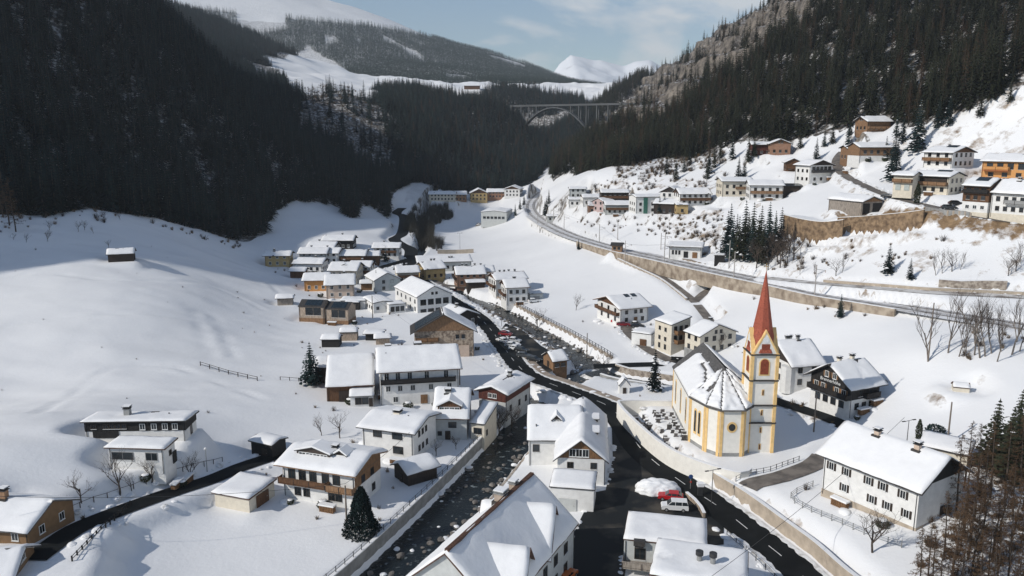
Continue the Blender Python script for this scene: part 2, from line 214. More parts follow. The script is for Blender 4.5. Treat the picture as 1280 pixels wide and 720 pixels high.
PT={
'big_pine':[(-48.7,185.08,1.57)],
'spruce_church':[(34.09,182.39,0.85)],
'yew':[(-23.52,115.45,-0.12)],
'column':[(68.54,158.3,4.03),(74.47,137.96,6.85)],
'round_bush':[(76.47,136.31,7.51)],
'slope_spruce':[(85.11,201.4,14.66),(29.35,348.93,10.84),(103.7,216.4,23.59),(106.16,209.18,23.14),(-59.05,367.66,2.44),(78.31,121.91,8.15),(78.03,117.56,8.06),(81.61,120.04,8.98),(84.28,125.55,9.83),(80.38,116.4,8.59)],
'terrace_spruce':[(135.94,288.31,44.68),(140.84,294.97,47.49),(151.09,302.22,54.54),(145.66,307.21,51.41),(147.59,355.43,55.65),(145.35,314.03,52.41),(105.69,365.68,40.4),(104.63,371.18,41.17),(95.71,390.89,41.61),(67.29,352.29,25.37),(64.94,350.77,24.11),(133.34,353.77,49.81)],
'clump':[(76.75,282.23,18.89),(76.96,275.58,18.77),(77.65,270.97,18.66),(78.91,267.71,18.9),(80.04,264.15,18.93),(82.03,263.81,19.8),(82.31,259.36,19.18),(85.14,261.99,20.9),(87.27,262.19,21.95),(89.3,263,23.44),(80.22,291.21,20.5),(80.82,284.9,20.81),(81.82,278.35,21.19),(82.98,272.8,21.45),(85.13,270.92,22.28),(87.63,270.39,23.46),(85.23,285.59,23.04),(89,268.02,24.35)],
'edge_conifer':[(87.8,410.54,41.8),(92.39,419.08,45.09),(93.64,385.15,39.63),(99.31,396.54,44.44),(111.44,380.27,45.91),(114.24,381.06,47.37),(107.96,395.78,48.36),(104.74,406.31,48.79),(98.66,432.8,48.78),(143.27,362.49,56.58),(139.89,362.72,55.17),(150.31,361.01,59.41),(155.06,327.42,59.65),(152.87,317.14,57.88),(156.43,311,60.37),(160.64,306.75,63.36),(162.24,302.53,63.93),(168.42,293.25,67.25),(132.47,371.97,54.27),(125.88,379.55,52.63),(82.33,402.96,38.19),(80.03,416.61,40.27),(175.48,288.34,72.13)],
'clump_bare':[(85.49,258.87,20.59),(86.33,255.76,20.3),(88.4,257.54,21.6),(88.16,251.96,20.4),(82.23,256.44,18.6),(80.15,258.07,17.8),(75.51,286.19,18.28),(76.36,295.44,18.68),(90.49,257.74,22.63),(85.77,251.46,19.19),(82.57,253.29,18.09),(90.3,252.4,21.37)],
'rail_spruce':[(20.42,473.11,16.61),(22.03,477.76,19.51),(19.39,470.38,13.09),(1.98,493.6,10.67),(5.07,504.87,13.56),(8.45,561.57,10.37)],
'bare':[(-66.03,113.58,5.94),(-62.85,118.94,4.68),(-60.09,124.14,3.9),(-61.88,120.93,4.42),(-55.7,129.02,2.8),(-67.29,110.57,6.14),(-39.25,155.3,0.44),(-35.35,154.74,0.14),(22.19,269.59,1.2),(8.36,261.02,-3.51),(25.81,214.91,-3.49),(55.67,208.38,3.46),(50.83,102.95,3.67),(-14.88,146.75,-0.31),(-11.19,150.05,-0.35),(-2.62,164.76,-3.31),(0,167.77,-3.56)],
'right_bare':[(88.4,162.83,14.15),(93.42,160.86,15.77),(95.5,162.02,16.48),(96.49,158.14,16.21),(97.48,158.21,16.53),(99.1,158.82,17.04),(101.08,158.88,17.36),(101.65,156.58,17.34),(103.76,157.43,17.77),(92.47,163.16,15.81),(97.96,155.13,16.41),(96.19,159.96,16.37)],
'slope_bare':[(94.74,229.32,20.59),(96.38,229.45,21.27),(88.46,240.88,18.5),(90.8,234.01,18.52),(112.01,207.17,24.59),(113.7,207.29,25.21),(115.96,206.88,25.71),(117.93,206.72,26.16),(126.83,200.53,25.78),(129.19,201.22,26.7),(131.34,203.34,28.43),(89.26,250.72,20.61)],
'larch':[(57.98,95.73,4.54),(54.42,93.83,3.98),(60.76,96.06,4.93),(64.46,97.97,5.56),(64.12,93.81,5.13),(68.86,99.09,6.09),(59.18,91.37,4.39),(69.05,103.99,6.41),(64.39,104.62,5.71),(72.32,106.63,6.88),(58.83,99.34,4.77),(61.83,94.26,4.85),(74.79,108.25,7.32),(67.61,107.79,6.29),(56.93,91.82,4.1),(51.59,91.17,3.39),(67.35,94.92,5.6),(59.34,89.04,4.22),(61.99,88.59,4.51),(66.45,110.57,6.14),(70.05,109.64,6.61),(73.79,111.03,7.21),(77.62,113.47,7.97),(61.66,98.65,5.16),(61.81,92.47,4.82),(56.67,93.61,4.12),(52.88,89.4,3.44),(67.6,99.32,5.96),(72.19,103.3,6.78),(71.33,117.32,6.82),(74.36,118.97,7.41),(72.65,112.54,7.11),(61.71,100.7,5.19),(65.16,101.83,5.76),(64.92,96.95,5.56),(64.86,92.02,5.1),(55.21,96.41,4.13)],
'brush':[(-74.57,113.82,9.77)],
'left_small':[(-157.37,268.22,25.41),(-162.87,265.19,25.56),(-167.95,266.59,26.18),(-155.63,284.52,26.66),(-155.35,288.36,26.77),(-150.84,285.65,25.94),(-163.94,281.15,27.65),(-139.54,273.26,22.5),(-153.12,310.54,28.14),(-155.18,311.72,28.96),(-156.05,304.06,28.85)],
'left_tall':[(-184.7,288.76,31.39),(-176.86,279.48,29.55),(-171.34,273.83,27.99)],
'alder':[(-54.53,434.89,3.57),(-55.42,464.79,1.44),(-53.64,473.61,-1.64),(-48.88,455.81,-0.17),(-56.87,462.03,5.55),(-62.26,537.08,-1.44),(-57.04,523.68,-0.92),(-61.94,480.06,5.3),(-55.77,554.13,1.03),(-51.93,561.08,1.39),(-48.01,568.28,1.76),(-45.07,574.75,2.23),(-54.56,571.47,3.72),(-50.55,578.44,4.18),(-58.97,564.01,3.35),(-63.67,575.08,-1.28),(-45.78,443.82,2.37),(-40.46,434.38,0.98),(-38.76,440.25,1.05)],
'autumn':[(-142.66,398.56,14.52),(-136.78,402.31,12.85)],
'mast':[(71.61,253.08,14.46),(74.28,269.16,15.9),(44.35,309.21,10.95),(23.14,442.33,14.22),(26.81,408.86,12.46),(38.15,403.33,18.03),(14.17,439.31,10.55),(45.99,344.53,15.71),(56.23,290.77,13.09),(59.95,317.97,15.38),(61.22,316.24,15.64),(39.15,355,13.22),(84.16,217.09,16.69),(88.23,162.83,14.15)],
'lamp':[(33.5,124.45,0.29),(-54.41,133.26,2.38),(-50.27,412.83,-1.06),(-27.74,420.99,0.28),(-3.38,251.99,-0.17),(71.4,136.03,6.09)],
'mound':[(25.08,129.29,0.29)],
'van':[(26.95,122.67,0.32)],
'redcar':[(27.04,126.49,0.31)],
'carpark':[(-1.99,239.76,-0.22),(0.72,231.87,-0.15),(2.76,221.17,-0.14),(1.16,222.95,-0.16),(3.37,215.56,-0.19),(6.16,211.25,-0.08),(0,226.52,-0.18)],
'midcar':[(33.86,248.55,1.73),(35.06,244.22,1.75),(39.17,241.45,1.92)],
'terrcar':[(132.34,237.74,40.14),(129.51,236.31,39.33),(122.69,260.76,40.63)],
'coops':[(-43.91,250.05,0.31),(-69.82,236.84,1.8),(-81.04,274.09,3.35),(-78.76,279.09,2.87)],
}
PTW={
'grid_wall':[(123.93,238.71,38.62),(124.56,229.54,38.59),(127.64,224.66,38.41),(128.36,223.12,38.35)],
'stone_wall':[(110.77,203.21,22.56),(115.26,201.16,22.53),(120.4,199.41,22.67),(125.03,197.69,23.01)],
'brown_wall':[(94.82,273.07,31.95),(97.52,261.39,30.86),(104.13,256.71,30.38),(106.71,254.37,31.44)],
'hedge':[(-60.22,116.79,4.09),(-59.4,106.92,4.47),(-58.6,97.18,4.14)],
'play':[(-37.82,400.79,1.19),(-28.69,404.01,0.7),(-19.7,404.58,1.03)],
'sign':[(31.31,130.54,0.9),(32.41,128.01,0.9)],
'park_wall':[(29.99,127.5,0.26),(30.79,124.96,0.33),(31.22,122.15,0.29),(31.2,119.87,0.32)],
}
FARC=np.array([(-1060,3300,749),(-1176,3000,687),(-849,3300,607),(-612,3200,538),(-484,3150,479),(-329,3100,407),(-116,3000,332),(28,2900,279),(150,2800,227),(264,2700,188),(396,2700,167),(-545,1750,173),(-375,1750,173),(-239,1750,157),(-66,1700,154),(88,1800,159),(211,1800,146),(-312,2300,247),(-545,2350,295),(-689,2300,290),(-89,2300,215),(-865,2300,311),(458,2600,148),(-2600,1500,350),(-2600,3000,900),(-1500,4600,600),(0,4600,200),(1500,4600,0),(1500,1500,60),(1500,2600,20),(800,3600,60),(0,1500,112),(-800,1500,160),(-1500,2000,400),(400,1500,120)],float)
FAR_CLEAR=[[(-651,2003),(-689,2302),(-603,2145),(-571,2225),(-571,2317),(-507,2197),(-414,2032),(-329,1690),(-533,1608)],[(-565,2495),(-530,2499),(-492,2401),(-525,2343)],[(-452,2764),(-396,2595),(-339,2502),(-302,2399),(-254,2381),(-291,2505),(-335,2571),(-390,2697)],[(-413,2959),(-334,2890),(-283,2935),(-326,2943)],[(-491,2546),(-456,2555),(-449,2448)],[(-345,2748),(-287,2702),(-253,2610),(-308,2661)]]
PEAK=np.array([(-500,336),(125,384),(311,481),(372,565),(458,631),(508,619),(589,607),(682,601),(776,577),(869,559),(962,589),(1067,595),(1212,517),(1623,396),(2251,336)],float)
# ---- terrain height field (plain numpy) ----
def vnoise(x,y,seed=0):
    xi=np.floor(x).astype(np.int64); yi=np.floor(y).astype(np.int64); fx=x-xi; fy=y-yi
    fx=fx*fx*(3-2*fx); fy=fy*fy*(3-2*fy)
    def h(a,b):
        n=(a*374761393+b*668265263+seed*974711)&0x7fffffff
        n=((n^(n>>13))*1274126177)&0x7fffffff
        return ((n^(n>>16))&0xffff)/65535.0
    return (h(xi,yi)*(1-fx)+h(xi+1,yi)*fx)*(1-fy)+(h(xi,yi+1)*(1-fx)+h(xi+1,yi+1)*fx)*fy
def fbm(x,y,o=4,seed=0):
    s=0;a=.5
    for k in range(o):
        s=s+a*(vnoise(x,y,seed+k)-.5); x=x*2.03+17.1; y=y*2.03+5.3; a*=.5
    return s
def tps_fit(P,lam=.02):
    n=len(P); q=P[:,:2]/100.
    d2=((q[:,None]-q[None])**2).sum(-1)
    K=.5*d2*np.log(d2+1e-12)+lam*np.eye(n)
    A=np.zeros((n+3,n+3)); A[:n,:n]=K; A[:n,n]=1; A[:n,n+1:]=q; A[n,:n]=1; A[n+1:,:n]=q.T
    b=np.zeros(n+3); b[:n]=P[:,2]
    return q,np.linalg.solve(A,b)
def tps_eval(m,X,Y):
    q,w=m; n=len(q); x=np.asarray(X,float).ravel()/100; y=np.asarray(Y,float).ravel()/100
    out=w[n]+w[n+1]*x+w[n+2]*y
    for i in range(n):
        d2=(x-q[i,0])**2+(y-q[i,1])**2
        out+=w[i]*.5*d2*np.log(d2+1e-12)
    return out.reshape(np.shape(X))
def axis(lo,hi,a,b,s,g,mx):
    v=list(np.arange(a,b+s/2,s)); st=s
    while v[-1]<hi: st=min(st*g,mx); v.append(v[-1]+st)
    st=s; w=[a]
    while w[-1]>lo: st=min(st*g,mx); w.append(w[-1]-st)
    return np.array(w[:0:-1]+v)
def sstep(a,b,x):
    t=np.clip((x-a)/(b-a),0,1); return t*t*(3-2*t)
def inpoly(X,Y,poly):
    r=np.zeros(np.shape(X),bool); n=len(poly)
    for i in range(n):
        x0,y0=poly[i][:2]; x1,y1=poly[(i+1)%n][:2]
        if y0==y1: continue
        c=((y0>Y)!=(y1>Y))&(X<(x1-x0)*(Y-y0)/(y1-y0)+x0); r^=c
    return r
def resample(pl,step):
    pl=np.array(pl,float); k=len(pl)
    # Catmull-Rom
    out=[]
    for i in range(k-1):
        p0=pl[max(i-1,0)];p1=pl[i];p2=pl[i+1];p3=pl[min(i+2,k-1)]
        n=max(2,int(np.linalg.norm(p2[:2]-p1[:2])/step)+1)
        for j in range(n):
            t=j/n
            out.append(.5*((2*p1)+(-p0+p2)*t+(2*p0-5*p1+4*p2-p3)*t*t+(-p0+3*p1-3*p2+p3)*t**3))
    out.append(pl[-1]); return np.array(out)
def near_poly(X,Y,pl):
    "distance to polyline (n,3) and z of the nearest point"
    best=np.full(np.shape(X),1e9); z=np.zeros(np.shape(X)); side=np.zeros(np.shape(X))
    for a,b in zip(pl[:-1],pl[1:]):
        dx,dy=b[0]-a[0],b[1]-a[1]; L=dx*dx+dy*dy+1e-9
        t=np.clip(((X-a[0])*dx+(Y-a[1])*dy)/L,0,1)
        ex=X-a[0]-t*dx; ey=Y-a[1]-t*dy; d=np.hypot(ex,ey); m=d<best
        best=np.where(m,d,best); z=np.where(m,a[2]+t*(b[2]-a[2]),z); side=np.where(m,dx*ey-dy*ex,side)
    return best,z,side
class Terrain:
    def __init__(s,ctrl):
        s.ax=axis(-900,900,-170,190,1.25,1.06,14); s.ay=axis(-150,1600,80,330,1.25,1.04,6.5)
        s.X,s.Y=np.meshgrid(s.ax,s.ay)
        s.Z=tps_eval(tps_fit(ctrl),s.X,s.Y)
        steep=sstep(30,75,s.Z)*sstep(200,330,s.Y)
        s.Z+=steep*(fbm(s.X/70,s.Y/70,5,3)*26)+(1-steep)*(fbm(s.X/30,s.Y/30,3,9)*.7+fbm(s.X/6,s.Y/6,2,4)*.12)
        left=sstep(45,75,-s.X)*sstep(600,330,s.Y)
        s.Z+=left*(fbm((s.X+s.Y*.4)/34,(s.Y-s.X*.3)/15,3,61)*2.6+fbm(s.X/9,s.Y/5,2,62)*.35)
    def level(s,pl,half,blend,drop=0.):
        "flatten along a polyline with z profile"
        pl=np.array(pl,float); R=half+blend
        ix=(s.ax>pl[:,0].min()-R-2)&(s.ax<pl[:,0].max()+R+2); iy=(s.ay>pl[:,1].min()-R-2)&(s.ay<pl[:,1].max()+R+2)
        I=np.ix_(iy,ix); d,z,_=near_poly(s.X[I],s.Y[I],pl)
        w=1-sstep(half,half+blend,d); s.Z[I]=s.Z[I]*(1-w)+(z-drop)*w
    def pad(s,poly,z,blend=3.):
        pl=np.array([(p[0],p[1],z) for p in list(poly)+[poly[0]]],float); R=blend
        ix=(s.ax>pl[:,0].min()-R-2)&(s.ax<pl[:,0].max()+R+2); iy=(s.ay>pl[:,1].min()-R-2)&(s.ay<pl[:,1].max()+R+2)
        I=np.ix_(iy,ix); d,_,_=near_poly(s.X[I],s.Y[I],pl); d=np.where(inpoly(s.X[I],s.Y[I],poly),0,d)
        w=1-sstep(0,blend,d); s.Z[I]=s.Z[I]*(1-w)+z*w
    def h(s,x,y):
        x=np.clip(np.asarray(x,float),s.ax[0]+.01,s.ax[-1]-.01); y=np.clip(np.asarray(y,float),s.ay[0]+.01,s.ay[-1]-.01)
        i=np.clip(np.searchsorted(s.ax,x)-1,0,len(s.ax)-2); j=np.clip(np.searchsorted(s.ay,y)-1,0,len(s.ay)-2)
        fx=(x-s.ax[i])/(s.ax[i+1]-s.ax[i]); fy=(y-s.ay[j])/(s.ay[j+1]-s.ay[j]); Z=s.Z
        return (Z[j,i]*(1-fx)+Z[j,i+1]*fx)*(1-fy)+(Z[j+1,i]*(1-fx)+Z[j+1,i+1]*fx)*fy
def cliffs(T,poly):
    m=inpoly(T.X,T.Y,poly)*1.; k=m.copy()
    for _ in range(3): k[1:-1,1:-1]=(k[:-2,1:-1]+k[2:,1:-1]+k[1:-1,:-2]+k[1:-1,2:]+2*k[1:-1,1:-1])/6
    st=17.; Z=T.Z+fbm(T.X/26,T.Y/26,4,51)*22*k; t=Z/st+fbm(T.X/60,T.Y/60,3,52)*1.2; f=t-np.floor(t)
    T.Z=T.Z*(1-k)+k*(Z+st*(sstep(.5,.85,f)-f)*.85)
def carve(T,R,A):
    cliffs(T,F['cliff'])
    for k in ('lower_top','upper_top'): T.level(resample(EDGE[k],2),2.6,5,.2)
    for k in ('lower','upper'):
        e=resample(EDGE[k],2); t=np.gradient(e[:,:2],axis=0); t/=np.linalg.norm(t,axis=1)[:,None]; e[:,0]+=t[:,1]*4.2; e[:,1]-=t[:,0]*4.2; T.level(e,2.2,1.5,1.5)
    lv=lambda k,half,bl,drop=.12,step=3: T.level(resample(R[k],step),half,bl,drop)
    for k,hw,bl in (('road_main',4.2,4),('road_lane',3,3),('road_left',3,3),('road_terrace',2.6,2.5),('lane_house',2.5,2.5),('lane_house2',2.5,2.5),('lane_church',2.4,2.),('lane_chalet',2.6,2.5),('lane_village',2.6,2)): lv(k,hw,bl)
    T.pad(A['plaza'],.35,3); T.pad(A['car_park'],-.05,3); T.pad(A['church_yard'],3.,1.2)
    lv('road_main',4.2,1.)
    lv('rail',4.4,.8,.3); lv('road_upper',3.2,1.5); lv('lane_rail',2,2); lv('lane_under',2,2)
    T.level(resample(R['river'],3),4.,2.0,.8); T.level(resample(R['brook'],3),3,2.2,.5)
    T.level(resample(R['river_up'],3),2.2,1.5,.6)
    T.level(resample(R['road_main'],3)[:60],4.4,.8,.12)
# ---------------- materials ----------------
MATS={}
def mat(name,col,rough=.85,var=.12,scale=3.,bump=0.,bscale=None,spec=.3,col2=None,thr=None,obj_rand=0.,metal=0.,detail=5,stretch=None,coord='Object'):
    if name in MATS: return MATS[name]
    m=bpy.data.materials.new(name); m.use_nodes=True; t=m.node_tree; n=t.nodes; L=t.links.new; b=n['Principled BSDF']
    b.inputs['Roughness'].default_value=rough; b.inputs['Specular IOR Level'].default_value=spec; b.inputs['Metallic'].default_value=metal
    tc=n.new('ShaderNodeTexCoord'); src=tc.outputs[coord]
    if stretch:
        mp=n.new('ShaderNodeMapping'); mp.inputs['Scale'].default_value=stretch; L(src,mp.inputs['Vector']); src=mp.outputs['Vector']
    nz=n.new('ShaderNodeTexNoise'); nz.inputs['Scale'].default_value=scale; nz.inputs['Detail'].default_value=detail; L(src,nz.inputs['Vector'])
    rp=n.new('ShaderNodeValToRGB'); e=rp.color_ramp.elements; c2=col2 or [c*(1-var*2) for c in col]; c1=[min(1,c*(1+var)) for c in col] if not col2 else col
    e[0].color=(*c2,1); e[1].color=(*c1,1); e[0].position,e[1].position=thr or (.3,.7); L(nz.outputs['Fac'],rp.inputs['Fac'])
    out=rp.outputs['Color']
    if obj_rand:
        oi=n.new('ShaderNodeObjectInfo'); mr=n.new('ShaderNodeMapRange'); mr.inputs['To Min'].default_value=1-obj_rand; mr.inputs['To Max'].default_value=1+obj_rand
        L(oi.outputs['Random'],mr.inputs['Value']); mm=n.new('ShaderNodeMixRGB'); mm.blend_type='MULTIPLY'; mm.inputs['Fac'].default_value=1; L(out,mm.inputs['Color1']); L(mr.outputs['Result'],mm.inputs['Color2']); out=mm.outputs['Color']
    L(out,b.inputs['Base Color'])
    if bump:
        bz=n.new('ShaderNodeTexNoise'); bz.inputs['Scale'].default_value=bscale or scale*3; bz.inputs['Detail'].default_value=4; L(src,bz.inputs['Vector'])
        bu=n.new('ShaderNodeBump'); bu.inputs['Strength'].default_value=bump; bu.inputs['Distance'].default_value=.1; L(bz.outputs['Fac'],bu.inputs['Height']); L(bu.outputs['Normal'],b.inputs['Normal'])
    MATS[name]=m; return m
def wood(name,col,v=.25): return mat(name,col,.8,v,2.2,.3,12,stretch=(3,3,.5))
snow=mat('snow',(.80,.797,.79),.75,.02,.8,.35,1.6,spec=.25)
snow_dirty=mat('snow_dirty',(.74,.74,.73),.85,.0,.9,.9,3.,col2=(.45,.43,.40),thr=(.32,.55))
P_white=mat('plaster_white',(.74,.73,.70),.9,.05,1.2,.1)
P_cream=mat('plaster_cream',(.66,.60,.49),.9,.06,1.2,.1)
P_grey=mat('plaster_grey',(.50,.51,.49),.9,.06,1.2,.1)
P_green=mat('plaster_greygreen',(.42,.46,.44),.9,.06,1.2)
P_yellow=mat('plaster_yellow',(.47,.34,.16),.9,.08,1.2)
P_ochre=mat('plaster_ochre',(.22,.135,.07),.9,.08,1.2)
P_peach=mat('plaster_peach',(.56,.44,.35),.9,.06,1.2)
P_pink=mat('plaster_pink',(.50,.38,.36),.9,.06,1.2)
P_orange=mat('plaster_orange',(.56,.28,.10),.9,.06,1.2)
P_terra=mat('plaster_terracotta',(.30,.17,.11),.9,.1,1.2)
P_tan=mat('plaster_tan',(.32,.19,.11),.9,.12,1.2)
P_church=mat('plaster_church',(.80,.77,.70),.9,.04,1.,.08)
P_churchy=mat('plaster_church_yellow',(.78,.53,.23),.9,.08,1.2)
W_dark=wood('wood_dark',(.045,.033,.026)); W_black=wood('wood_black',(.022,.020,.019)); W_brown=wood('wood_brown',(.13,.065,.032)); W_mid=wood('wood_mid',(.23,.125,.06)); W_or=wood('wood_orange',(.26,.15,.08)); W_red=wood('wood_red',(.10,.032,.022)); W_larch=wood('wood_larch',(.42,.33,.25)); W_grey=wood('wood_grey',(.30,.26,.22))
S_rub=mat('stone_rubble',(.42,.34,.26),.95,.3,1.6,.9,3.,col2=(.16,.12,.09),thr=(.35,.6))
S_tan=mat('stone_tan',(.29,.20,.12),.95,.3,.8,1.,1.6,col2=(.11,.072,.045),thr=(.33,.62))
S_wall=mat('stone_wall',(.46,.40,.33),.95,.3,1.1,1.,2.2,col2=(.20,.16,.13),thr=(.35,.62))
S_conc=mat('concrete_warm',(.44,.37,.29),.95,.12,.7,.3)
S_concg=mat('concrete_grey',(.30,.30,.29),.95,.15,.7,.3)
R_dark=mat('roof_dark',(.05,.045,.042),.7,.2,4); R_grey=mat('roof_grey',(.11,.105,.10),.8,.25,2.5,.4); R_brown=mat('roof_brown',(.10,.05,.032),.8,.25,4,.3); R_red=mat('roof_red',(.37,.095,.055),.75,.25,3.5,.5,7,stretch=(1,1,2.5))
FR_w=mat('frame_white',(.72,.72,.70),.6,.03); FR_d=mat('frame_dark',(.06,.045,.035),.6,.1); FR_g=mat('frame_grey',(.25,.25,.25),.6,.05)
GL=mat('glass',(.022,.028,.032),.12,.3,.6,spec=.5,obj_rand=.9); GLb=mat('glass_blue',(.05,.08,.09),.1,.4,.8,spec=.6)
SOL=mat('solar_panel',(.014,.024,.032),.25,.3,2,spec=.5)
MET=mat('metal_dark',(.05,.05,.052),.55,.1,4,metal=.3); METg=mat('metal_grey',(.33,.33,.32),.5,.1,4,metal=.4); POLE=mat('pole_wood',(.20,.165,.135),.9,.2,3,stretch=(2,2,.3)); POLEc=mat('pole_concrete',(.38,.35,.32),.9,.1,2)
ASPH=mat('asphalt',(.014,.0155,.016),.85,.25,.25,.15,6,col2=(.008,.009,.0095),thr=(.35,.65),spec=.08)
ASPHp=mat('asphalt_plaza',(.11,.095,.075),.75,.25,.14,.15,6,col2=(.014,.016,.017),thr=(.50,.74),spec=.15)
LANE=mat('lane_gravel',(.20,.175,.15),.9,.3,.5,.3,4,col2=(.10,.088,.078),thr=(.35,.65))
LANEs=mat('lane_snowy',(.62,.60,.57),.9,.3,.35,.3,3,col2=(.22,.19,.165),thr=(.36,.55))
PAVE=mat('pavement',(.34,.28,.225),.9,.15,.6,.2,5)
PAINT=mat('road_paint',(.72,.72,.70),.8,.1,3)
WATER=mat('water',(.30,.34,.34),.25,.4,.9,1.,1.8,spec=.22,col2=(.008,.012,.013),thr=(.60,.80),detail=9)
BALL=mat('ballast_snow',(.72,.72,.72),.9,.2,.5,.4,4,col2=(.46,.43,.40),thr=(.36,.55))
S_rail=mat('stone_rail',(.40,.335,.26),.95,.3,.45,.8,2.,col2=(.20,.155,.115),thr=(.34,.62))
RAILM=mat('rail_steel',(.16,.13,.11),.5,.1,2,metal=.5)
NEED=mat('needles',(.018,.032,.030),.9,.35,.35,obj_rand=.55,spec=.05,col2=(.006,.012,.012))
NEEDw=mat('needles_olive',(.033,.036,.021),.9,.35,.3,obj_rand=.35,spec=.05,col2=(.013,.016,.010))
NEEDf=mat('needles_hazed',(.050,.068,.058),.95,.3,.2,obj_rand=.4,spec=.05,col2=(.024,.035,.031))  # distant needles lightened, part of the haze put into their colour
LARCH=mat('larch_twigs',(.115,.070,.040),.95,.35,.4,obj_rand=.3,spec=.05,col2=(.050,.033,.022))
BARK=mat('bark',(.075,.058,.046),.95,.3,3,.4,8,obj_rand=.2); BARKb=mat('bark_birch',(.26,.23,.20),.95,.4,2.5,.2,8,col2=(.08,.065,.055))
TWIG=mat('twigs',(.085,.064,.050),.95,.3,1,obj_rand=.3); ALD=mat('alder_twigs',(.050,.045,.034),.95,.3,.6,obj_rand=.35)
DRYB=mat('dry_brush',(.20,.135,.075),.95,.35,.6,obj_rand=.35)
HEDGE=mat('hedge',(.045,.055,.022),.95,.4,1.5,obj_rand=.2,col2=(.014,.02,.01))
ROCK=mat('rock_grey',(.26,.24,.215),.95,.3,.5,.8,2.,col2=(.09,.08,.072),thr=(.35,.65))
def ground_mat():
    m=bpy.data.materials.new('ground'); m.use_nodes=True; t=m.node_tree; n=t.nodes; L=t.links.new; b=n['Principled BSDF']
    b.inputs['Roughness'].default_value=.8; b.inputs['Specular IOR Level'].default_value=.2
    tc=n.new('ShaderNodeTexCoord'); P=tc.outputs['Object']
    def noise(s,d=5,r=.55):
        z=n.new('ShaderNodeTexNoise'); z.inputs['Scale'].default_value=s; z.inputs['Detail'].default_value=d; z.inputs['Roughness'].default_value=r; L(P,z.inputs['Vector']); return z.outputs['Fac']
    def attr(a): q=n.new('ShaderNodeAttribute'); q.attribute_name=a; return q.outputs['Fac']
    def ramp(f,a,b_,ca=(0,0,0),cb=(1,1,1)):
        r=n.new('ShaderNodeValToRGB'); r.color_ramp.elements[0].position=a; r.color_ramp.elements[1].position=b_; r.color_ramp.elements[0].color=(*ca,1); r.color_ramp.elements[1].color=(*cb,1); L(f,r.inputs['Fac']); return r.outputs['Color']
    def mix(f,a,b_):
        x=n.new('ShaderNodeMixRGB'); L(f,x.inputs['Fac']); L(a,x.inputs['Color1']); L(b_,x.inputs['Color2']); return x.outputs['Color']
    def math_(op,a,b_):
        x=n.new('ShaderNodeMath'); x.operation=op; x.use_clamp=True
        for i,v in enumerate((a,b_)):
            if isinstance(v,(int,float)): x.inputs[i].default_value=v
            else: L(v,x.inputs[i])
        return x.outputs[0]
    sn=ramp(noise(.05,4),.3,.7,(.755,.755,.75),(.81,.808,.80))
    gn=n.new('ShaderNodeNewGeometry'); sx_=n.new('ShaderNodeSeparateXYZ'); L(gn.outputs['Normal'],sx_.inputs[0])
    earth=ramp(noise(.35,6,.65),.35,.68,(.13,.082,.045),(.33,.225,.125))
    rock=ramp(noise(.16,10,.72),.36,.64,(.045,.040,.036),(.33,.285,.235))
    litter=ramp(noise(.6,5),.4,.6,(.030,.028,.026),(.11,.092,.075))
    def mask(a,s,lo=.0,hi=.18,r=.7):
        # patchy: attribute minus noise
        return ramp(math_('SUBTRACT',math_('MULTIPLY',attr(a),1.0),math_('MULTIPLY',noise(s,7,r),1.0)),lo,hi)
    c=mix(mask('earth',.16),sn,earth); c=mix(mask('litter',.35),c,litter); ledge=ramp(math_('ADD',sx_.outputs['Z'],math_('MULTIPLY',math_('SUBTRACT',noise(.3,5,.7),.5),.9)),.80,.90); rk=math_('MULTIPLY',mask('rock',.11,0,.1,.75),math_('SUBTRACT',1.0,math_('MULTIPLY',ledge,.9))); c=mix(rk,c,rock)
    L(c,b.inputs['Base Color'])
    bu=n.new('ShaderNodeBump'); bu.inputs['Strength'].default_value=.5; bu.inputs['Distance'].default_value=.35
    ad=math_('ADD',math_('MULTIPLY',noise(.22,3,.5),.6),math_('MULTIPLY',noise(1.6,4,.6),.25)); L(ad,bu.inputs['Height'])
    bu2=n.new('ShaderNodeBump'); bu2.inputs['Distance'].default_value=7.; L(attr('rock'),bu2.inputs['Strength']); L(noise(.14,7,.7),bu2.inputs['Height']); L(bu.outputs['Normal'],bu2.inputs['Normal'])
    L(bu2.outputs['Normal'],b.inputs['Normal']); return m
GROUND=ground_mat()
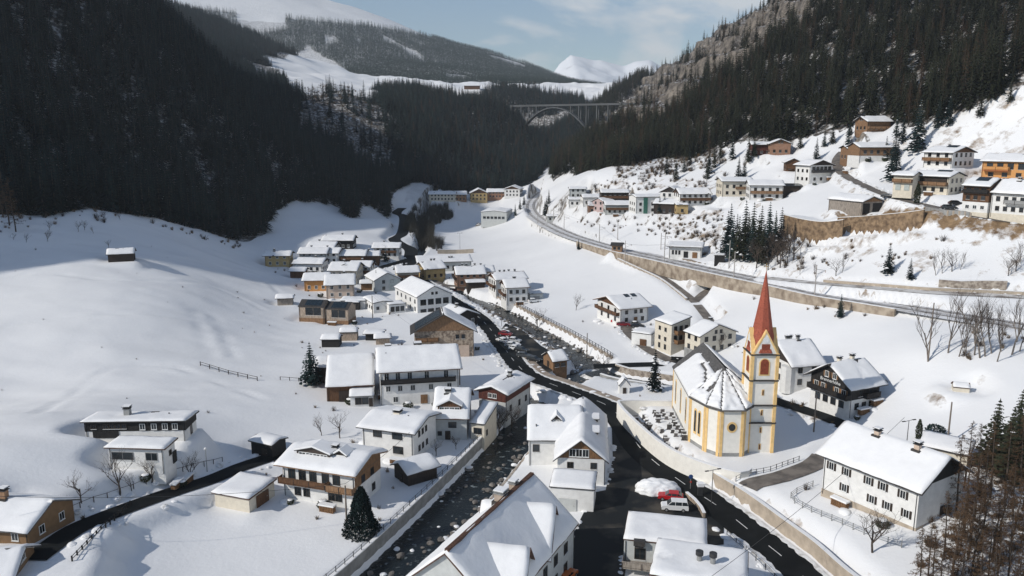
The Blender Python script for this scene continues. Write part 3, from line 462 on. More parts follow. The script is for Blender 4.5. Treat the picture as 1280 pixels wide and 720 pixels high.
# ---------------- mesh helpers ----------------
rnd=random.Random(7)
class MB:
    def __init__(s): s.v=[]; s.f=[]; s.m=[]
    def add(s,vs,fs,mi=0):
        o=len(s.v); s.v+=[tuple(v) for v in vs]; s.f+=[tuple(i+o for i in f) for f in fs]; s.m+=[mi]*len(fs); return s
    def box(s,x0,x1,y0,y1,z0,z1,mi=0):
        return s.add([(x0,y0,z0),(x1,y0,z0),(x1,y1,z0),(x0,y1,z0),(x0,y0,z1),(x1,y0,z1),(x1,y1,z1),(x0,y1,z1)],[(3,2,1,0),(4,5,6,7),(0,1,5,4),(1,2,6,5),(2,3,7,6),(3,0,4,7)],mi)
    def prism(s,poly,z0,z1,mi=0,cap=True):
        n=len(poly); zt=z1 if hasattr(z1,'__len__') else [z1]*n
        vs=[(p[0],p[1],z0) for p in poly]+[(p[0],p[1],zt[i]) for i,p in enumerate(poly)]
        fs=[(i,(i+1)%n,n+(i+1)%n,n+i) for i in range(n)]
        if cap: fs+=[tuple(range(n-1,-1,-1)),tuple(range(n,2*n))]
        return s.add(vs,fs,mi)
    def tube(s,a,b,r0,r1=None,n=6,mi=0,cap=False):
        a=Vector(a); b=Vector(b); r1=r0 if r1 is None else r1; d=(b-a)
        if d.length<1e-6: return s
        q=d.to_track_quat('Z','Y'); vs=[]
        for p,r in ((a,r0),(b,r1)):
            for k in range(n):
                t=2*math.pi*k/n; vs.append(p+q@Vector((r*math.cos(t),r*math.sin(t),0)))
        fs=[(k,(k+1)%n,n+(k+1)%n,n+k) for k in range(n)]
        if cap: fs+=[tuple(range(n,2*n)),tuple(range(n-1,-1,-1))]
        return s.add(vs,fs,mi)
    def mesh(s,name,mats,smooth=False):
        me=bpy.data.meshes.new(name); me.from_pydata(s.v,[],s.f)
        for m in (mats if isinstance(mats,(list,tuple)) else [mats]): me.materials.append(m)
        if any(s.m): me.polygons.foreach_set('material_index',s.m)
        if smooth: me.polygons.foreach_set('use_smooth',[True]*len(s.f))
        me.update(); return me
    def obj(s,name,mats,parent=None,smooth=False): return link(name,s.mesh(name,mats,smooth),parent)
def link(name,me,parent=None,loc=None,rz=None):
    o=bpy.data.objects.new(name,me); COL.objects.link(o)
    if parent is not None: o.parent=parent
    if loc is not None: o.location=loc
    if rz is not None: o.rotation_euler=(0,0,rz)
    return o
def tag(o,label,cat=None,group=None,kind=None):
    if label: o['label']=label
    if cat: o['category']=cat
    if group: o['group']=group
    if kind: o['kind']=kind
    return o
def empty(name,loc,rz,label,cat,group=None):
    return tag(link(name,None,None,loc,rz),label,cat,group)
def copy_tree(o,parent=None):
    c=o.copy(); COL.objects.link(c); c.parent=parent
    for ch in o.children: copy_tree(ch,c)
    return c
# ---------------- ground ----------------
T=Terrain(CT)
for v in HS.values():      # level ground under every house
    a=math.radians(v[3]); c_,s_=math.cos(a),math.sin(a); p_=[(v[0]+c_*x-s_*y,v[1]+s_*x+c_*y) for x,y in ((-v[4]/2-.6,-v[5]/2-.8),(v[4]/2+.6,-v[5]/2-.8),(v[4]/2+.6,v[5]/2+.6),(-v[4]/2-.6,v[5]/2+.6))]
    if v[0]<-40 or v[2]>12: T.pad(p_,v[2],3.5)
carve(T,R,A)
def berm(T,pl,half,amp):
    pl=resample(pl,3); Rr=half+4
    ix=(T.ax>pl[:,0].min()-Rr)&(T.ax<pl[:,0].max()+Rr); iy=(T.ay>pl[:,1].min()-Rr)&(T.ay<pl[:,1].max()+Rr); I=np.ix_(iy,ix)
    d,_,_=near_poly(T.X[I],T.Y[I],pl); n=np.clip(.35+1.8*fbm(T.X[I]/5,T.Y[I]/5,3,21),0,1.4)
    T.Z[I]+=amp*n*np.exp(-((d-half-1.3)/.9)**2)
berm(T,R['road_left'],3,.55); berm(T,R['road_terrace'],2.4,.4); berm(T,R['lane_church'],2.2,.4); berm(T,R['lane_chalet'],2.4,.4)
for k_,w_,a_ in (('a',.9,-.6),('b',2.2,.7),('c',.8,-.5),('d',.9,-.55),('e',1.2,-.6)): berm(T,TRK[k_],-1.3,a_); berm(T,TRK[k_],w_-1.3+1.,-a_*.6)
def hz(x,y): return float(T.h(x,y))
def make_ground():
    ny,nx=T.X.shape; X,Y,Z=T.X.ravel(),T.Y.ravel(),T.Z.ravel()
    me=bpy.data.meshes.new('ground'); idx=np.arange(ny*nx).reshape(ny,nx)
    q=np.stack([idx[:-1,:-1],idx[:-1,1:],idx[1:,1:],idx[1:,:-1]],-1).reshape(-1,4)
    me.vertices.add(len(X)); me.vertices.foreach_set('co',np.stack([X,Y,Z],-1).ravel().astype(np.float32))
    me.loops.add(q.size); me.loops.foreach_set('vertex_index',q.ravel().astype(np.int32))
    me.polygons.add(len(q)); me.polygons.foreach_set('loop_start',np.arange(0,q.size,4,dtype=np.int32)); me.polygons.foreach_set('loop_total',np.full(len(q),4,np.int32))
    me.polygons.foreach_set('use_smooth',np.ones(len(q),bool)); me.update(); me.validate()
    gy,gx=np.gradient(T.Z,T.ay,T.ax); slope=np.hypot(gx,gy)
    rock=np.where(inpoly(T.X,T.Y,F['cliff']),.74,0)
    rock=np.maximum(rock,np.where(inpoly(T.X,T.Y,F['rock_hill']),.58,0)); rock=np.maximum(rock,np.where(inpoly(T.X,T.Y,F['rocky']),.56,0))
    rock=np.maximum(rock,sstep(.75,1.2,slope)*.55*(T.Y>330)); rock=np.maximum(rock,np.where(inpoly(T.X,T.Y,F['rock_bed']),.55,0))
    earth=np.where(inpoly(T.X,T.Y,F['brown_bank']),.70,0); earth=np.maximum(earth,sstep(.42,.8,slope)*.5*(T.Y<330)*(T.X>20))
    earth=np.maximum(earth,np.where((T.X>85)&(T.X<170)&(T.Y>185)&(T.Y<250)&(T.Z>24.5)&(T.Z<36),.46,0)); earth=np.maximum(earth,np.where(inpoly(T.X,T.Y,F['bare_lower']),.48,0))
    for k in ('scrub','scrub_b','scrub_c'): earth=np.maximum(earth,np.where(inpoly(T.X,T.Y,F[k]),.50,0))
    litter=np.where(inpoly(T.X,T.Y,F['bare_lower'])|inpoly(T.X,T.Y,F['alder']),.52,0)
    for k in ('left','right','gorge'): litter=np.maximum(litter,np.where(inpoly(T.X,T.Y,F[k]),.66,0))
    d,_,_=near_poly(T.X,T.Y,np.array(R['river'])); litter=np.maximum(litter,np.where(d<9,.55*(1-d/14),0)*(T.Z<-.4))
    for nme,a in (('rock',rock),('earth',earth),('litter',litter)):
        at=me.attributes.new(nme,'FLOAT','POINT'); at.data.foreach_set('value',a.ravel().astype(np.float32))
    me.materials.append(GROUND)
    tag(link('ground',me),'snow covered valley floor and slopes with bare rock and brown earth',kind='structure')
make_ground()
def offset(pl,d):
    t=np.gradient(pl[:,:2],axis=0); t/=np.linalg.norm(t,axis=1)[:,None]+1e-9
    q=pl.copy(); q[:,0]+=-t[:,1]*d; q[:,1]+=t[:,0]*d; return q
def ribbon(pl,hw,dz,mb,mi=0,centre=0.,seg=2):
    l=[offset(pl,centre+hw*(1-2*k/seg)) for k in range(seg+1)]; n=len(pl)
    vs=[(a[i,0],a[i,1],a[i,2]+dz) for i in range(n) for a in l]
    fs=[(i*(seg+1)+k,(i+1)*(seg+1)+k,(i+1)*(seg+1)+k+1,i*(seg+1)+k+1) for i in range(n-1) for k in range(seg)]
    mb.add(vs,[f[::-1] for f in fs],mi); return mb
def road(key,name,hw,m,label,dz=0.):
    pl=resample(R[key],2.5); o=ribbon(pl,hw,dz,MB(),seg=2).obj(name,m); return tag(o,label,kind='structure'),pl
rm,plm=road('road_main','road',3.3,ASPH,'dark wet asphalt road curving past the church and through the village')
def dashes(parent,pl,off,on,gap,w,dz,i0=0,i1=None):
    acc=0.; s=np.r_[0,np.cumsum(np.linalg.norm(np.diff(pl[:,:2],axis=0),axis=1))]; q=offset(pl,off); i1=i1 or s[-1]; p=i0
    while p+on<i1:
        ss=np.linspace(p,p+on,4); c=np.stack([np.interp(ss,s,q[:,k]) for k in range(3)],-1)
        ribbon(c,w/2,dz,MB(),seg=1).obj('road_dash',PAINT,parent); p+=on+gap
dashes(rm,plm,0,3.2,5.5,.14,.012,0,235)
for sgn in (-1,): ribbon(plm[10:95],.07,.012,MB(),centre=sgn*3.0,seg=1).obj('edge_line',PAINT,rm)
pv=MB(); seg=plm[24:62]; ribbon(seg,1.0,.13,pv,centre=-4.4,seg=1)
c=offset(seg,-3.38); c2=offset(seg,-3.42)
pv.add([(p[0],p[1],p[2]-.05) for p in c]+[(p[0],p[1],p[2]+.128) for p in c2],[(i+1,i,len(c)+i,len(c)+i+1) for i in range(len(c)-1)])
tag(pv.obj('pavement',PAVE),'beige pavement strip along the river side of the main road',kind='structure')
road('road_lane','village_lane',2.3,ASPH,'dark lane between the far village houses',.02)
road('road_left','side_road',2.0,ASPH,'dark side road below the wide house on the left',.02)
road('road_terrace','terrace_road',2.1,LANE,'grey road climbing between the terrace houses')
road('road_upper','hillside_road',2.4,LANEs,'snowy hillside road above the railway',.02)
road('lane_rail','field_lane',1.5,LANE,'gravel lane running down from the railway',.02); road('lane_under','underpass_lane',1.4,LANE,'short lane to the railway underpass',.03)
road('lane_house','river_lane',2,ASPH,'dark lane along the brook wall',.02); road('lane_house2','chalet_lane',1.9,LANE,'muddy lane to the balcony chalet',.03)
road('lane_church','church_path',1.9,LANE,'brown drive curving up behind the church wall',.04); road('lane_chalet','chalet_road',2.1,ASPH,'dark road between church and black chalet',.02); road('lane_village','muddy_lane',2,LANE,'muddy lane before the yellow house',.02)
def sheet(name,poly,z,m,label):
    bm=bmesh.new(); vs=[bm.verts.new((p[0],p[1],z)) for p in poly]; f=bm.faces.new(vs); f.normal_update()
    if f.normal.z<0: f.normal_flip()
    bmesh.ops.triangulate(bm,faces=bm.faces[:]); me=bpy.data.meshes.new(name); bm.to_mesh(me); bm.free(); me.materials.append(m)
    return tag(link(name,me),label,kind='structure')
sheet('plaza',A['plaza'],.425,ASPHp,'stained asphalt yard beside the gabled house'); sheet('car_park',A['car_park'],.03,ASPHp,'asphalt car park by the stream')
def slush(pl,off,w0,m,parent,sd):
    q=offset(pl,off); n=len(q); r=random.Random(sd); t=np.gradient(q[:,:2],axis=0); t/=np.linalg.norm(t,axis=1)[:,None]+1e-9; vs=[]
    for i in range(n):
        a=w0*r.uniform(.25,1.25); b=w0*.9
        for d,z in ((a,.03),(0,.10),(-b,.06)): sgn=-1 if off>0 else 1; vs.append((q[i,0]-t[i,1]*d*sgn,q[i,1]+t[i,0]*d*sgn,q[i,2]+z))
    MB().add(vs,[(3*i+k,3*i+3+k,3*i+4+k,3*i+1+k) for i in range(n-1) for k in (0,1)]).obj('slush_edge',m,parent,True)
for i_,(k_,hw_) in enumerate((('road_main',3.15),)):
    pl_=resample(R[k_],.9)[:330]
    slush(pl_,-hw_,.55,snow_dirty,rm,5); ya=int(np.argmax(pl_[:,1]>116)); yb=int(np.argmax(pl_[:,1]>168)); slush(pl_[:ya],hw_,.55,snow_dirty,rm,6); slush(pl_[yb:],hw_,.55,snow_dirty,rm,7)
# river
w=MB(); ribbon(resample(R['river'],2.5),5.6,0,w,seg=4); ribbon(resample(R['brook'],2.5),3.8,-.15,w,seg=2); ribbon(resample(R['river_up'],2.5),2.9,-.02,w,seg=2)
tag(w.obj('river',WATER,smooth=True),'dark mountain stream running through the village',kind='structure')
def wall_strip(pl,th,zb,zt,mb,mi=0,centre=0.):
    "a standing wall along a polyline; zb / zt are added to the z of the line"
    a=offset(pl,centre+th/2); b=offset(pl,centre-th/2); n=len(pl)
    vs=[]
    for i in range(n): vs+=[(a[i,0],a[i,1],pl[i,2]+zb),(a[i,0],a[i,1],pl[i,2]+zt),(b[i,0],b[i,1],pl[i,2]+zt),(b[i,0],b[i,1],pl[i,2]+zb)]
    fs=[]
    for i in range(n-1):
        k=4*i
        for j in range(4): fs.append((k+j,k+4+j,k+4+(j+1)%4,k+(j+1)%4))
    fs+=[(0,1,2,3),(4*n-1,4*n-2,4*n-3,4*n-4)]
    return mb.add(vs,fs,mi)
def wall(name,pl,th,zb,zt,m,label,cap=.18,cat='wall',centre=0.):
    pl=np.array(pl,float); o=wall_strip(pl,th,zb,zt,MB(),0,centre).obj(name,m); tag(o,label,cat)
    if cap: 
        q=pl.copy(); c=wall_strip(q,th+.12,zt+.002,zt+cap,MB(),0,centre).obj('snow_cap',snow,o)
    return o
rv=resample(R['river'],2.5)
iy=lambda y:int(np.argmin(abs(rv[:,1]-y)+(rv[:,0]>15)*50))
wall('river_wall',rv[2:iy(176)],.5,-.9,2.9,S_concg,'grey concrete wall on the left bank of the near stream',.16,centre=5.2)
wall('river_wall',rv[2:iy(176)],.5,-.9,2.6,S_wall,'stone wall on the right bank below the gabled house',.0,centre=-6.3)
iu=iy(200); top=rv[int(np.argmax(rv[:,0])):]
wall('river_wall',top[1:],.6,-.9,2.9,S_wall,'long rubble stone wall under the field fence',.0,centre=-5.9)
bk=resample(R['brook'],2.5)
wall('brook_wall',bk[2:],.5,-.7,2.2,S_wall,'rubble stone wall along the small brook',.14,centre=4.2)
wall('brook_wall',bk[3:],.5,-.7,1.7,S_concg,'low grey wall between brook and main road',.14,centre=-3.9)
# railway
rl=resample(R['rail'],2.5)
tb=MB(); ribbon(rl,6.05,-.12,tb,0,seg=2); tbo=tag(tb.obj('railway_track',BALL),'snowy double railway track curving along the slope','railway')
for off in (2.2+.72,2.2-.72,-2.2+.72,-2.2-.72):
    ribbon(rl,.11,.06,MB(),centre=off,seg=1).obj('rail',RAILM,tbo)
for off in (2.2,-2.2): ribbon(rl,.5,-.06,MB(),centre=off,seg=1).obj('sleeper_bed',mat('sleeper_dirt',(.60,.59,.58),.95,.3,.6,col2=(.20,.18,.16),thr=(.38,.66)),tbo)
def part_of(pl,y0,y1,x0=-999):
    k=[i for i in range(len(pl)) if y0<=pl[i,1]<=y1 and pl[i,0]>x0]; return pl[min(k):max(k)+1]
sw=part_of(rl,195,360)
wall('railway_wall',sw,.6,-4.6,.3,S_rail,'long beige retaining wall carrying the railway',.1,centre=6.35)
up=resample(R['road_upper'],2.5)
wall('road_wall',up[:-8],.4,-2.6,.75,S_conc,'beige concrete parapet of the hillside road',.08,centre=-2.9)
lr=resample(R['lane_rail'],2.5)
wall('lane_wall',lr[:-10],.6,-3.,.5,S_wall,'sloping rubble wall under the field lane',.12,centre=-2.0)
# church yard wall: around the graves and along the road
cw=np.array([(p[0],p[1],3.) for p in [A['church_yard'][i] for i in (2,1,0,12,11,10,9,8)]]); cw=resample(cw,1.5)
wall('churchyard_wall',cw,.5,-3.4,1.0,P_church,'curved white plaster wall holding the churchyard',.16)
# road retaining wall at the right
pf=part_of(rl,222,300); tag(ribbon(pf,1.1,.5,wall_strip(pf,2.4,-.3,.45,MB(),0,-6.2),0,-6.2,1).obj('platform',PAVE),'beige station platform beside the track','platform')
rw=plm[:26]
wall('road_retaining_wall',rw[1:20],.6,-.3,2.4,S_conc,'curved beige concrete wall beside the road bend',.05,centre=-4.6)
# dark brook bridge parapet
# ---------------- houses ----------------
WC={}
def win_mesh(w,h,fm,shut):
    k=(round(w,2),round(h,2),fm.name,shut)
    if k not in WC:
        f=MB(); t=.09
        f.box(-w/2-t,w/2+t,-.07,.0,-t,0); f.box(-w/2-t,w/2+t,-.07,0,h,h+t); f.box(-w/2-t,-w/2,-.07,0,0,h); f.box(w/2,w/2+t,-.07,0,0,h)
        f.box(-.03,.03,-.055,0,0,h); f.box(-w/2-t-.05,w/2+t+.05,-.14,0,-t-.06,-t-.002,1)
        ms=[fm,FR_w]
        if shut:
            for s in (-1,1): f.box(min(s*(w/2+t+.02),s*(w/2+t+.02+w*.45)),max(s*(w/2+t+.02),s*(w/2+t+.02+w*.45)),-.06,0,-.05,h+.05,2)
            ms=[fm,FR_w,W_dark if shut==1 else W_mid]
        p=MB(); p.box(-w/2,w/2,-.03,.0,0,h)
        WC[k]=(f.mesh('window',ms),p.mesh('pane',GL))
    return WC[k]
class House:
    def __init__(s,key,name,label,cat='house',group=None,dims=None,w=None,kind='gable',og=.7,oe=.9,roof=None,sn=.36,g=None,gh=None,up=None,hip=0,base=None,snow_cover=True,below=2.5,ridge=None,patchy=None):
        s.patchy=patchy if patchy is not None else rnd.choice((0,0,.2,.24))
        s.d=dims or HS[key]; x,y,z,yaw,s.L,s.W,s.he,s.rise=s.d; s.kind,s.og,s.oe=kind,og,oe; w=w or P_white; s.ridge=ridge
        s.cl=(up[1],'NFLR') if up else ((gh if gh is not None else s.he),'LR') if g else (99,'')
        s.root=empty(name,(x,y,z),math.radians(yaw),label,cat,group)
        L,Wd,he,ri=s.L/2,s.W/2,s.he,s.rise; b=MB()
        if kind=='gable':
            v=[(-L,-Wd),(L,-Wd),(L,Wd),(-L,Wd)]
            vs=[(p[0],p[1],-below) for p in v]+[(p[0],p[1],he) for p in v]+[(-L,0,he+ri),(L,0,he+ri)]
            fs=[(0,1,5,4),(2,3,7,6),(1,2,6,9,5),(3,0,4,8,7),(4,5,9,8),(6,7,8,9),(3,2,1,0)]
        else:
            v=[(-L,-Wd),(L,-Wd),(L,Wd),(-L,Wd)]; zt=[he,he,he+ri,he+ri]
            vs=[(p[0],p[1],-below) for p in v]+[(p[0],p[1],zt[i]) for i,p in enumerate(v)]
            fs=[(0,1,5,4),(2,3,7,6),(1,2,6,5),(3,0,4,7),(4,5,6,7),(3,2,1,0)]
        b.add(vs,fs).obj('wall',w,s.root)
        if base: MB().box(-L-.05,L+.05,-Wd-.05,Wd+.05,-below-.1,base[1]).obj('plinth',base[0],s.root)
        if up:   # clad upper storey: (material, from height)
            m,h0=up; c=MB(); t=.06
            c.box(-L-t,L+t,-Wd-t,-Wd-.001,h0,he-.02); c.box(-L-t,L+t,Wd+.001,Wd+t,h0,he-.02 if kind=='gable' else he+ri-.02)
            for sg in (-1,1):
                x0=sg*(L+.001); x1=sg*(L+t); pts=[(-Wd,h0),(Wd,h0),(Wd,s.rz(Wd)-.02)]+([(0,he+ri-.02)] if kind=='gable' else [])+[(-Wd,he-.02)]
                n=len(pts); c.add([(x0,p[0],p[1]) for p in pts]+[(x1,p[0],p[1]) for p in pts],[tuple(range(n)),tuple(range(2*n-1,n-1,-1))]+[(i,(i+1)%n,n+(i+1)%n,n+i) for i in range(n)])
            c.obj('cladding',m,s.root)
        elif g and kind=='gable':
            for sg in (-1,1):
                h0=gh if gh is not None else he; k=0 if h0>=he else 1
                yb=Wd if k else Wd; pts=[(-Wd,h0),(Wd,h0)]+([(Wd,he-.02)] if k else [])+[(0,he+ri-.03)]+([(-Wd,he-.02)] if k else [])
                x0=sg*(L+.001); x1=sg*(L+.07); n=len(pts)
                MB().add([(x0,p[0],p[1]) for p in pts]+[(x1,p[0],p[1]) for p in pts],[tuple(range(n)),tuple(range(2*n-1,n-1,-1))]+[(i,(i+1)%n,n+(i+1)%n,n+i) for i in range(n)]).obj('gable_cladding',g,s.root)
        s.make_roof(roof or R_dark,sn if snow_cover else 0)
        if L>4:
            for a in (-1,1): MB().tube((a*(L-.25),-Wd-.09,-.6),(a*(L-.25),-Wd-.09,he-.1),.055,n=5).obj('downpipe',MET,s.root)
    def rz(s,y):
        W2=s.W/2
        return s.he+s.rise*(1-abs(y)/W2) if s.kind=='gable' else s.he+s.rise*(y+W2)/s.W
    def make_roof(s,rm,sn):
        L=s.L/2+s.og; Wd=s.W/2+s.oe; t=.2; b=MB(); ys=[-Wd,0,Wd] if s.kind=='gable' else [-Wd,Wd]
        n=len(ys); vs=[]
        for x in (-L,L):
            for y in ys: vs.append((x,y,s.rz(y)+.02))
            for y in ys: vs.append((x,y,s.rz(y)+.02+t))
        k=2*n; fs=[]
        for i in range(n-1):
            fs+=[(i,i+1,k+i+1,k+i)[::-1],(n+i,n+i+1,k+n+i+1,k+n+i),(i,n+i,n+i+1,i+1)[::-1],(k+i,k+n+i,k+n+i+1,k+i+1)]
        fs+=[(0,n,k+n,k)[::-1],(n-1,k+n-1,k+2*n-1,2*n-1)[::-1]]
        s.roof=b.add(vs,fs).obj('roof',rm,s.root)
        if sn: s.snow(L,Wd,t+.02,sn,s.root,s.rz)
    def snow(s,L,Wd,t,sn,parent,rz,seed=None,cut=None,x0=0.,y0=0.,ylo=None,yhi=None):
        seed=seed if seed is not None else rnd.randint(0,9999)
        ylo=-Wd if ylo is None else ylo; yhi=Wd if yhi is None else yhi
        nx=max(6,int(2*L/.7)); ny=max(6,int((yhi-ylo)/.7)); ny+=ny%2
        xs=np.linspace(-L,L,nx+1); ys=np.linspace(ylo,yhi,ny+1)
        X,Y=np.meshgrid(xs,ys,indexing='ij'); ex=np.minimum(X+L,L-X); ey=np.minimum(Y-ylo,yhi-Y)
        edge=np.minimum(ex,ey); h=sn*(.30+.70*sstep(0,.55,edge)); nzv=fbm(X/2.2+seed,Y/2.2,3,seed%97)
        h=np.maximum(.08,h*(1+1.0*nzv+.5*fbm(X/5+seed,Y/5,2,(seed+7)%97)))
        bare=np.ones_like(h)
        if s.patchy:
            m=fbm(X/2.6+seed*.7,Y/2.6+9,4,(seed+31)%89)+.10*(np.abs(Y)<.5)*(s.kind=='gable')+.06*(ey<.9); bare=1-sstep(s.patchy-.05,s.patchy+.06,m); h=h*bare+.012
        wob=fbm(X/1.7+seed*1.3,Y/1.7+3,2,5)*.28
        Xo=X+np.where(ex<.05,np.sign(X)*wob*.8-np.sign(X)*.05,0); Yo=Y+np.where(ey<.05,np.sign(Y-(ylo+yhi)/2)*(wob+.02),0)
        Zr=np.vectorize(rz)(np.clip(Yo,-99,99)); rid=np.exp(-(Y/.8)**2)*.12 if s.kind=='gable' else 0
        Zt=Zr+t+h-rid; b=MB(); idx=np.arange(X.size).reshape(X.shape)
        b.v=[(x0+a,y0+c,e) for a,c,e in zip(Xo.ravel(),Yo.ravel(),Zt.ravel())]
        b.f=[(int(idx[i,j]),int(idx[i+1,j]),int(idx[i+1,j+1]),int(idx[i,j+1])) for i in range(nx) for j in range(ny)]
        if s.patchy:
            bb=bare.ravel(); b.f=[f for f in b.f if max(bb[k] for k in f)>.03]
        if cut is not None: b.f=[f for f in b.f if not cut(np.mean([b.v[k][0] for k in f]),np.mean([b.v[k][1] for k in f]))]
        # closed underside edge
        rim=[(i,0) for i in range(nx+1)]+[(nx,j) for j in range(1,ny+1)]+[(i,ny) for i in range(nx-1,-1,-1)]+[(0,j) for j in range(ny-1,0,-1)]
        o=len(b.v); b.v+=[(x0+Xo[r]*.998,y0+Yo[r]*.998,float(rz(Yo[r]))+t+.003) for r in rim]; m=len(rim)
        b.f+=[(int(idx[rim[k]]),o+k,o+(k+1)%m,int(idx[rim[(k+1)%m]])) for k in range(m)]; b.m=[0]*len(b.f)
        return b.obj('snow_cover',snow,parent,smooth=True)
    def T(s,side,u,out=0.):
        L,Wd=s.L/2,s.W/2
        return {'N':((u*L,-Wd-out,0),0),'F':((u*L,Wd+out,0),math.pi),'L':((-L-out,-u*Wd,0),-math.pi/2),'R':((L+out,u*Wd,0),math.pi/2)}[side]
    def win(s,side,z,us,w=1.,h=1.25,fr=None,shut=0,out=.0):
        if isinstance(us,int): us=[(-1+(2*i+1)/us)*.88 for i in range(us)]
        f,p=win_mesh(w,h,fr or FR_w,shut)
        if side in s.cl[1] and z+h/2>s.cl[0]: out=.075
        for u in us:
            q,rz=s.T(side,u,out+.004); o=link('window',f,s.root,(q[0],q[1],z),rz); link('pane',p,o)
        return s
    def door(s,side,u,w=1.1,h=2.1,m=None,z=0.,out=.07):
        q,rz=s.T(side,u,out); o=link('door',MB().box(-w/2,w/2,-.08,0,z,z+h).mesh('door',m or W_dark),s.root,q,rz)
        link('handle',MB().box(w*.32,w*.38,-.13,-.08,z+1.,z+1.08).mesh('handle',METg),o); return s
    def balcony(s,side,z,u0,u1,dep=1.2,m=None,rail=1.,slat=False,floor=None):
        Ln=(s.L if side in 'NF' else s.W)/2; q,rz=s.T(side,(u0+u1)/2); hw=abs(u1-u0)*Ln/2; m=m or W_mid
        o=link('balcony',MB().box(-hw,hw,-dep,-.003,z-.16,z).mesh('balcony',floor or m),s.root,q,rz)
        r=MB(); r.box(-hw,hw,-dep-.05,-dep,z+.12,z+rail); r.box(-hw-.05,-hw,-dep-.05,-.003,z+.12,z+rail); r.box(hw,hw+.05,-dep-.05,-.003,z+.12,z+rail); r.obj('railing',m,o)
        MB().box(-hw-.1,hw+.1,-dep-.12,-dep+.06,z+rail+.003,z+rail+.07).obj('handrail',m,o)
        k=max(2,int(hw*2/2.6)); 
        for i in range(k+1): MB().box(-hw+i*2*hw/k-.06,-hw+i*2*hw/k+.06,-dep-.09,-dep-.052,z-.1,z+rail-.01).obj('baluster',W_dark,o)
        return s
    def chimney(s,u,v,h=1.5,w=.7,m=None,cap=None,dx=None):
        x,y=u*s.L/2,v*s.W/2; z=s.rz(y); o=MB().box(x-w/2,x+w/2,y-w/2,y+w/2,z-.5,z+h).obj('chimney',m or P_cream,s.root)
        MB().box(x-w/2-.28,x+w/2+.28,y-w/2-.32,y+w/2+.28,z-.3,z+.42).obj('flashing',R_dark,o)
        c=MB(); c.box(x-w/2-.14,x+w/2+.14,y-w/2-.14,y+w/2+.14,z+h+.002,z+h+.12); 
        for a in (-1,1): c.box(x+a*w*.4-.06,x+a*w*.4+.06,y-w*.4,y+w*.4,z+h+.122,z+h+.36)
        c.box(x-w/2-.2,x+w/2+.2,y-w/2-.16,y+w/2+.16,z+h+.362,z+h+.44); c.obj('cap',cap or MET,o)
        MB().box(x-w/2-.12,x+w/2+.12,y-w/2-.1,y+w/2+.1,z+h+.443,z+h+.56).obj('snow_cap',snow,o); return s
    def pipe(s,u,v,h=.9): 
        x,y=u*s.L/2,v*s.W/2; z=s.rz(y); o=MB().tube((x,y,z),(x,y,z+h),.1,n=8,cap=True).obj('vent_pipe',MET,s.root); MB().tube((x,y,z+h+.03),(x,y,z+h+.12),.17,.05,n=8,cap=True).obj('cowl',MET,o); return s
    def solar(s,u0,u1,v0,v1,lift=.5):
        x0,x1=u0*s.L/2,u1*s.L/2; y0,y1=v0*s.W/2,v1*s.W/2; n=max(1,round((x1-x0)/1.6))
        for i in range(n):
            a=x0+i*(x1-x0)/n+.04; c=x0+(i+1)*(x1-x0)/n-.04; b=MB()
            vs=[(a,y0,s.rz(y0)+lift),(c,y0,s.rz(y0)+lift),(c,y1,s.rz(y1)+lift),(a,y1,s.rz(y1)+lift)]
            b.add(vs+[(p[0],p[1],p[2]+.08) for p in vs],[(3,2,1,0),(4,5,6,7),(0,1,5,4),(1,2,6,5),(2,3,7,6),(3,0,4,7)]).obj('solar_panel',SOL,s.root)
        return s
    def dormer(s,u,v,w,h,wm=None,ridge=.8,wn=2,shed=False,glass=None,sn=.3,side=-1):
        "dormer on the near (side -1) slope; its front wall stands at across position v (fraction), h high"
        x=u*s.L/2; yf=side*abs(v)*s.W/2; zb=s.rz(yf); zt=zb+h; sl=s.rise/(s.W/2); rg=0 if shed else ridge
        yr=yf-side*min((h+rg)/max(sl,.05),abs(yf)+.2); b=MB(); o_=.3
        P=[(x-w/2,yf,zb-.3),(x+w/2,yf,zb-.3),(x+w/2,yf,zt),(x,yf,zt+rg),(x-w/2,yf,zt)]; Q=[(p[0],yr,p[2]) for p in P]; n=5
        fs=[(0,1,2,3,4),(9,8,7,6,5)]+[(i,5+i,5+(i+1)%5,(i+1)%5) for i in range(5)]
        o=b.add(P+Q,fs).obj('dormer',wm or W_dark,s.root)
        def roofm(name,m,z0,z1,e):
            ww=w/2+e; y0=yf+side*(e+.05); r=MB(); hh=zt-rg*(e/(w/2))
            A=[(x-ww,y0,hh),(x,y0,zt+rg),(x+ww,y0,hh)]; B=[(p[0],yr,p[2]) for p in A]
            vs=[(p[0],p[1],p[2]+z0) for p in A+B]+[(p[0],p[1],p[2]+z1) for p in A+B]
            r.add(vs,[(0,1,4,3),(1,2,5,4),(6,9,10,7),(7,10,11,8),(0,6,7,1),(1,7,8,2),(0,3,9,6),(2,8,11,5),(3,4,10,9),(4,5,11,10)]).obj(name,m,o)
        roofm('dormer_roof',R_dark,.01,.14,o_); roofm('dormer_snow',snow,.143,.143+sn,o_-.04)
        rz=0 if side<0 else math.pi
        ww=w*.86/max(1,wn)-.2
        for i in range(wn):
            f,p=win_mesh(ww,h*.62,FR_w,0); q=(x+(i-(wn-1)/2)*(ww+.22),yf+side*.004,zb+h*.2); k=link('dormer_window',f,o,q,rz); link('dormer_pane',p,o,q,rz)
        return s
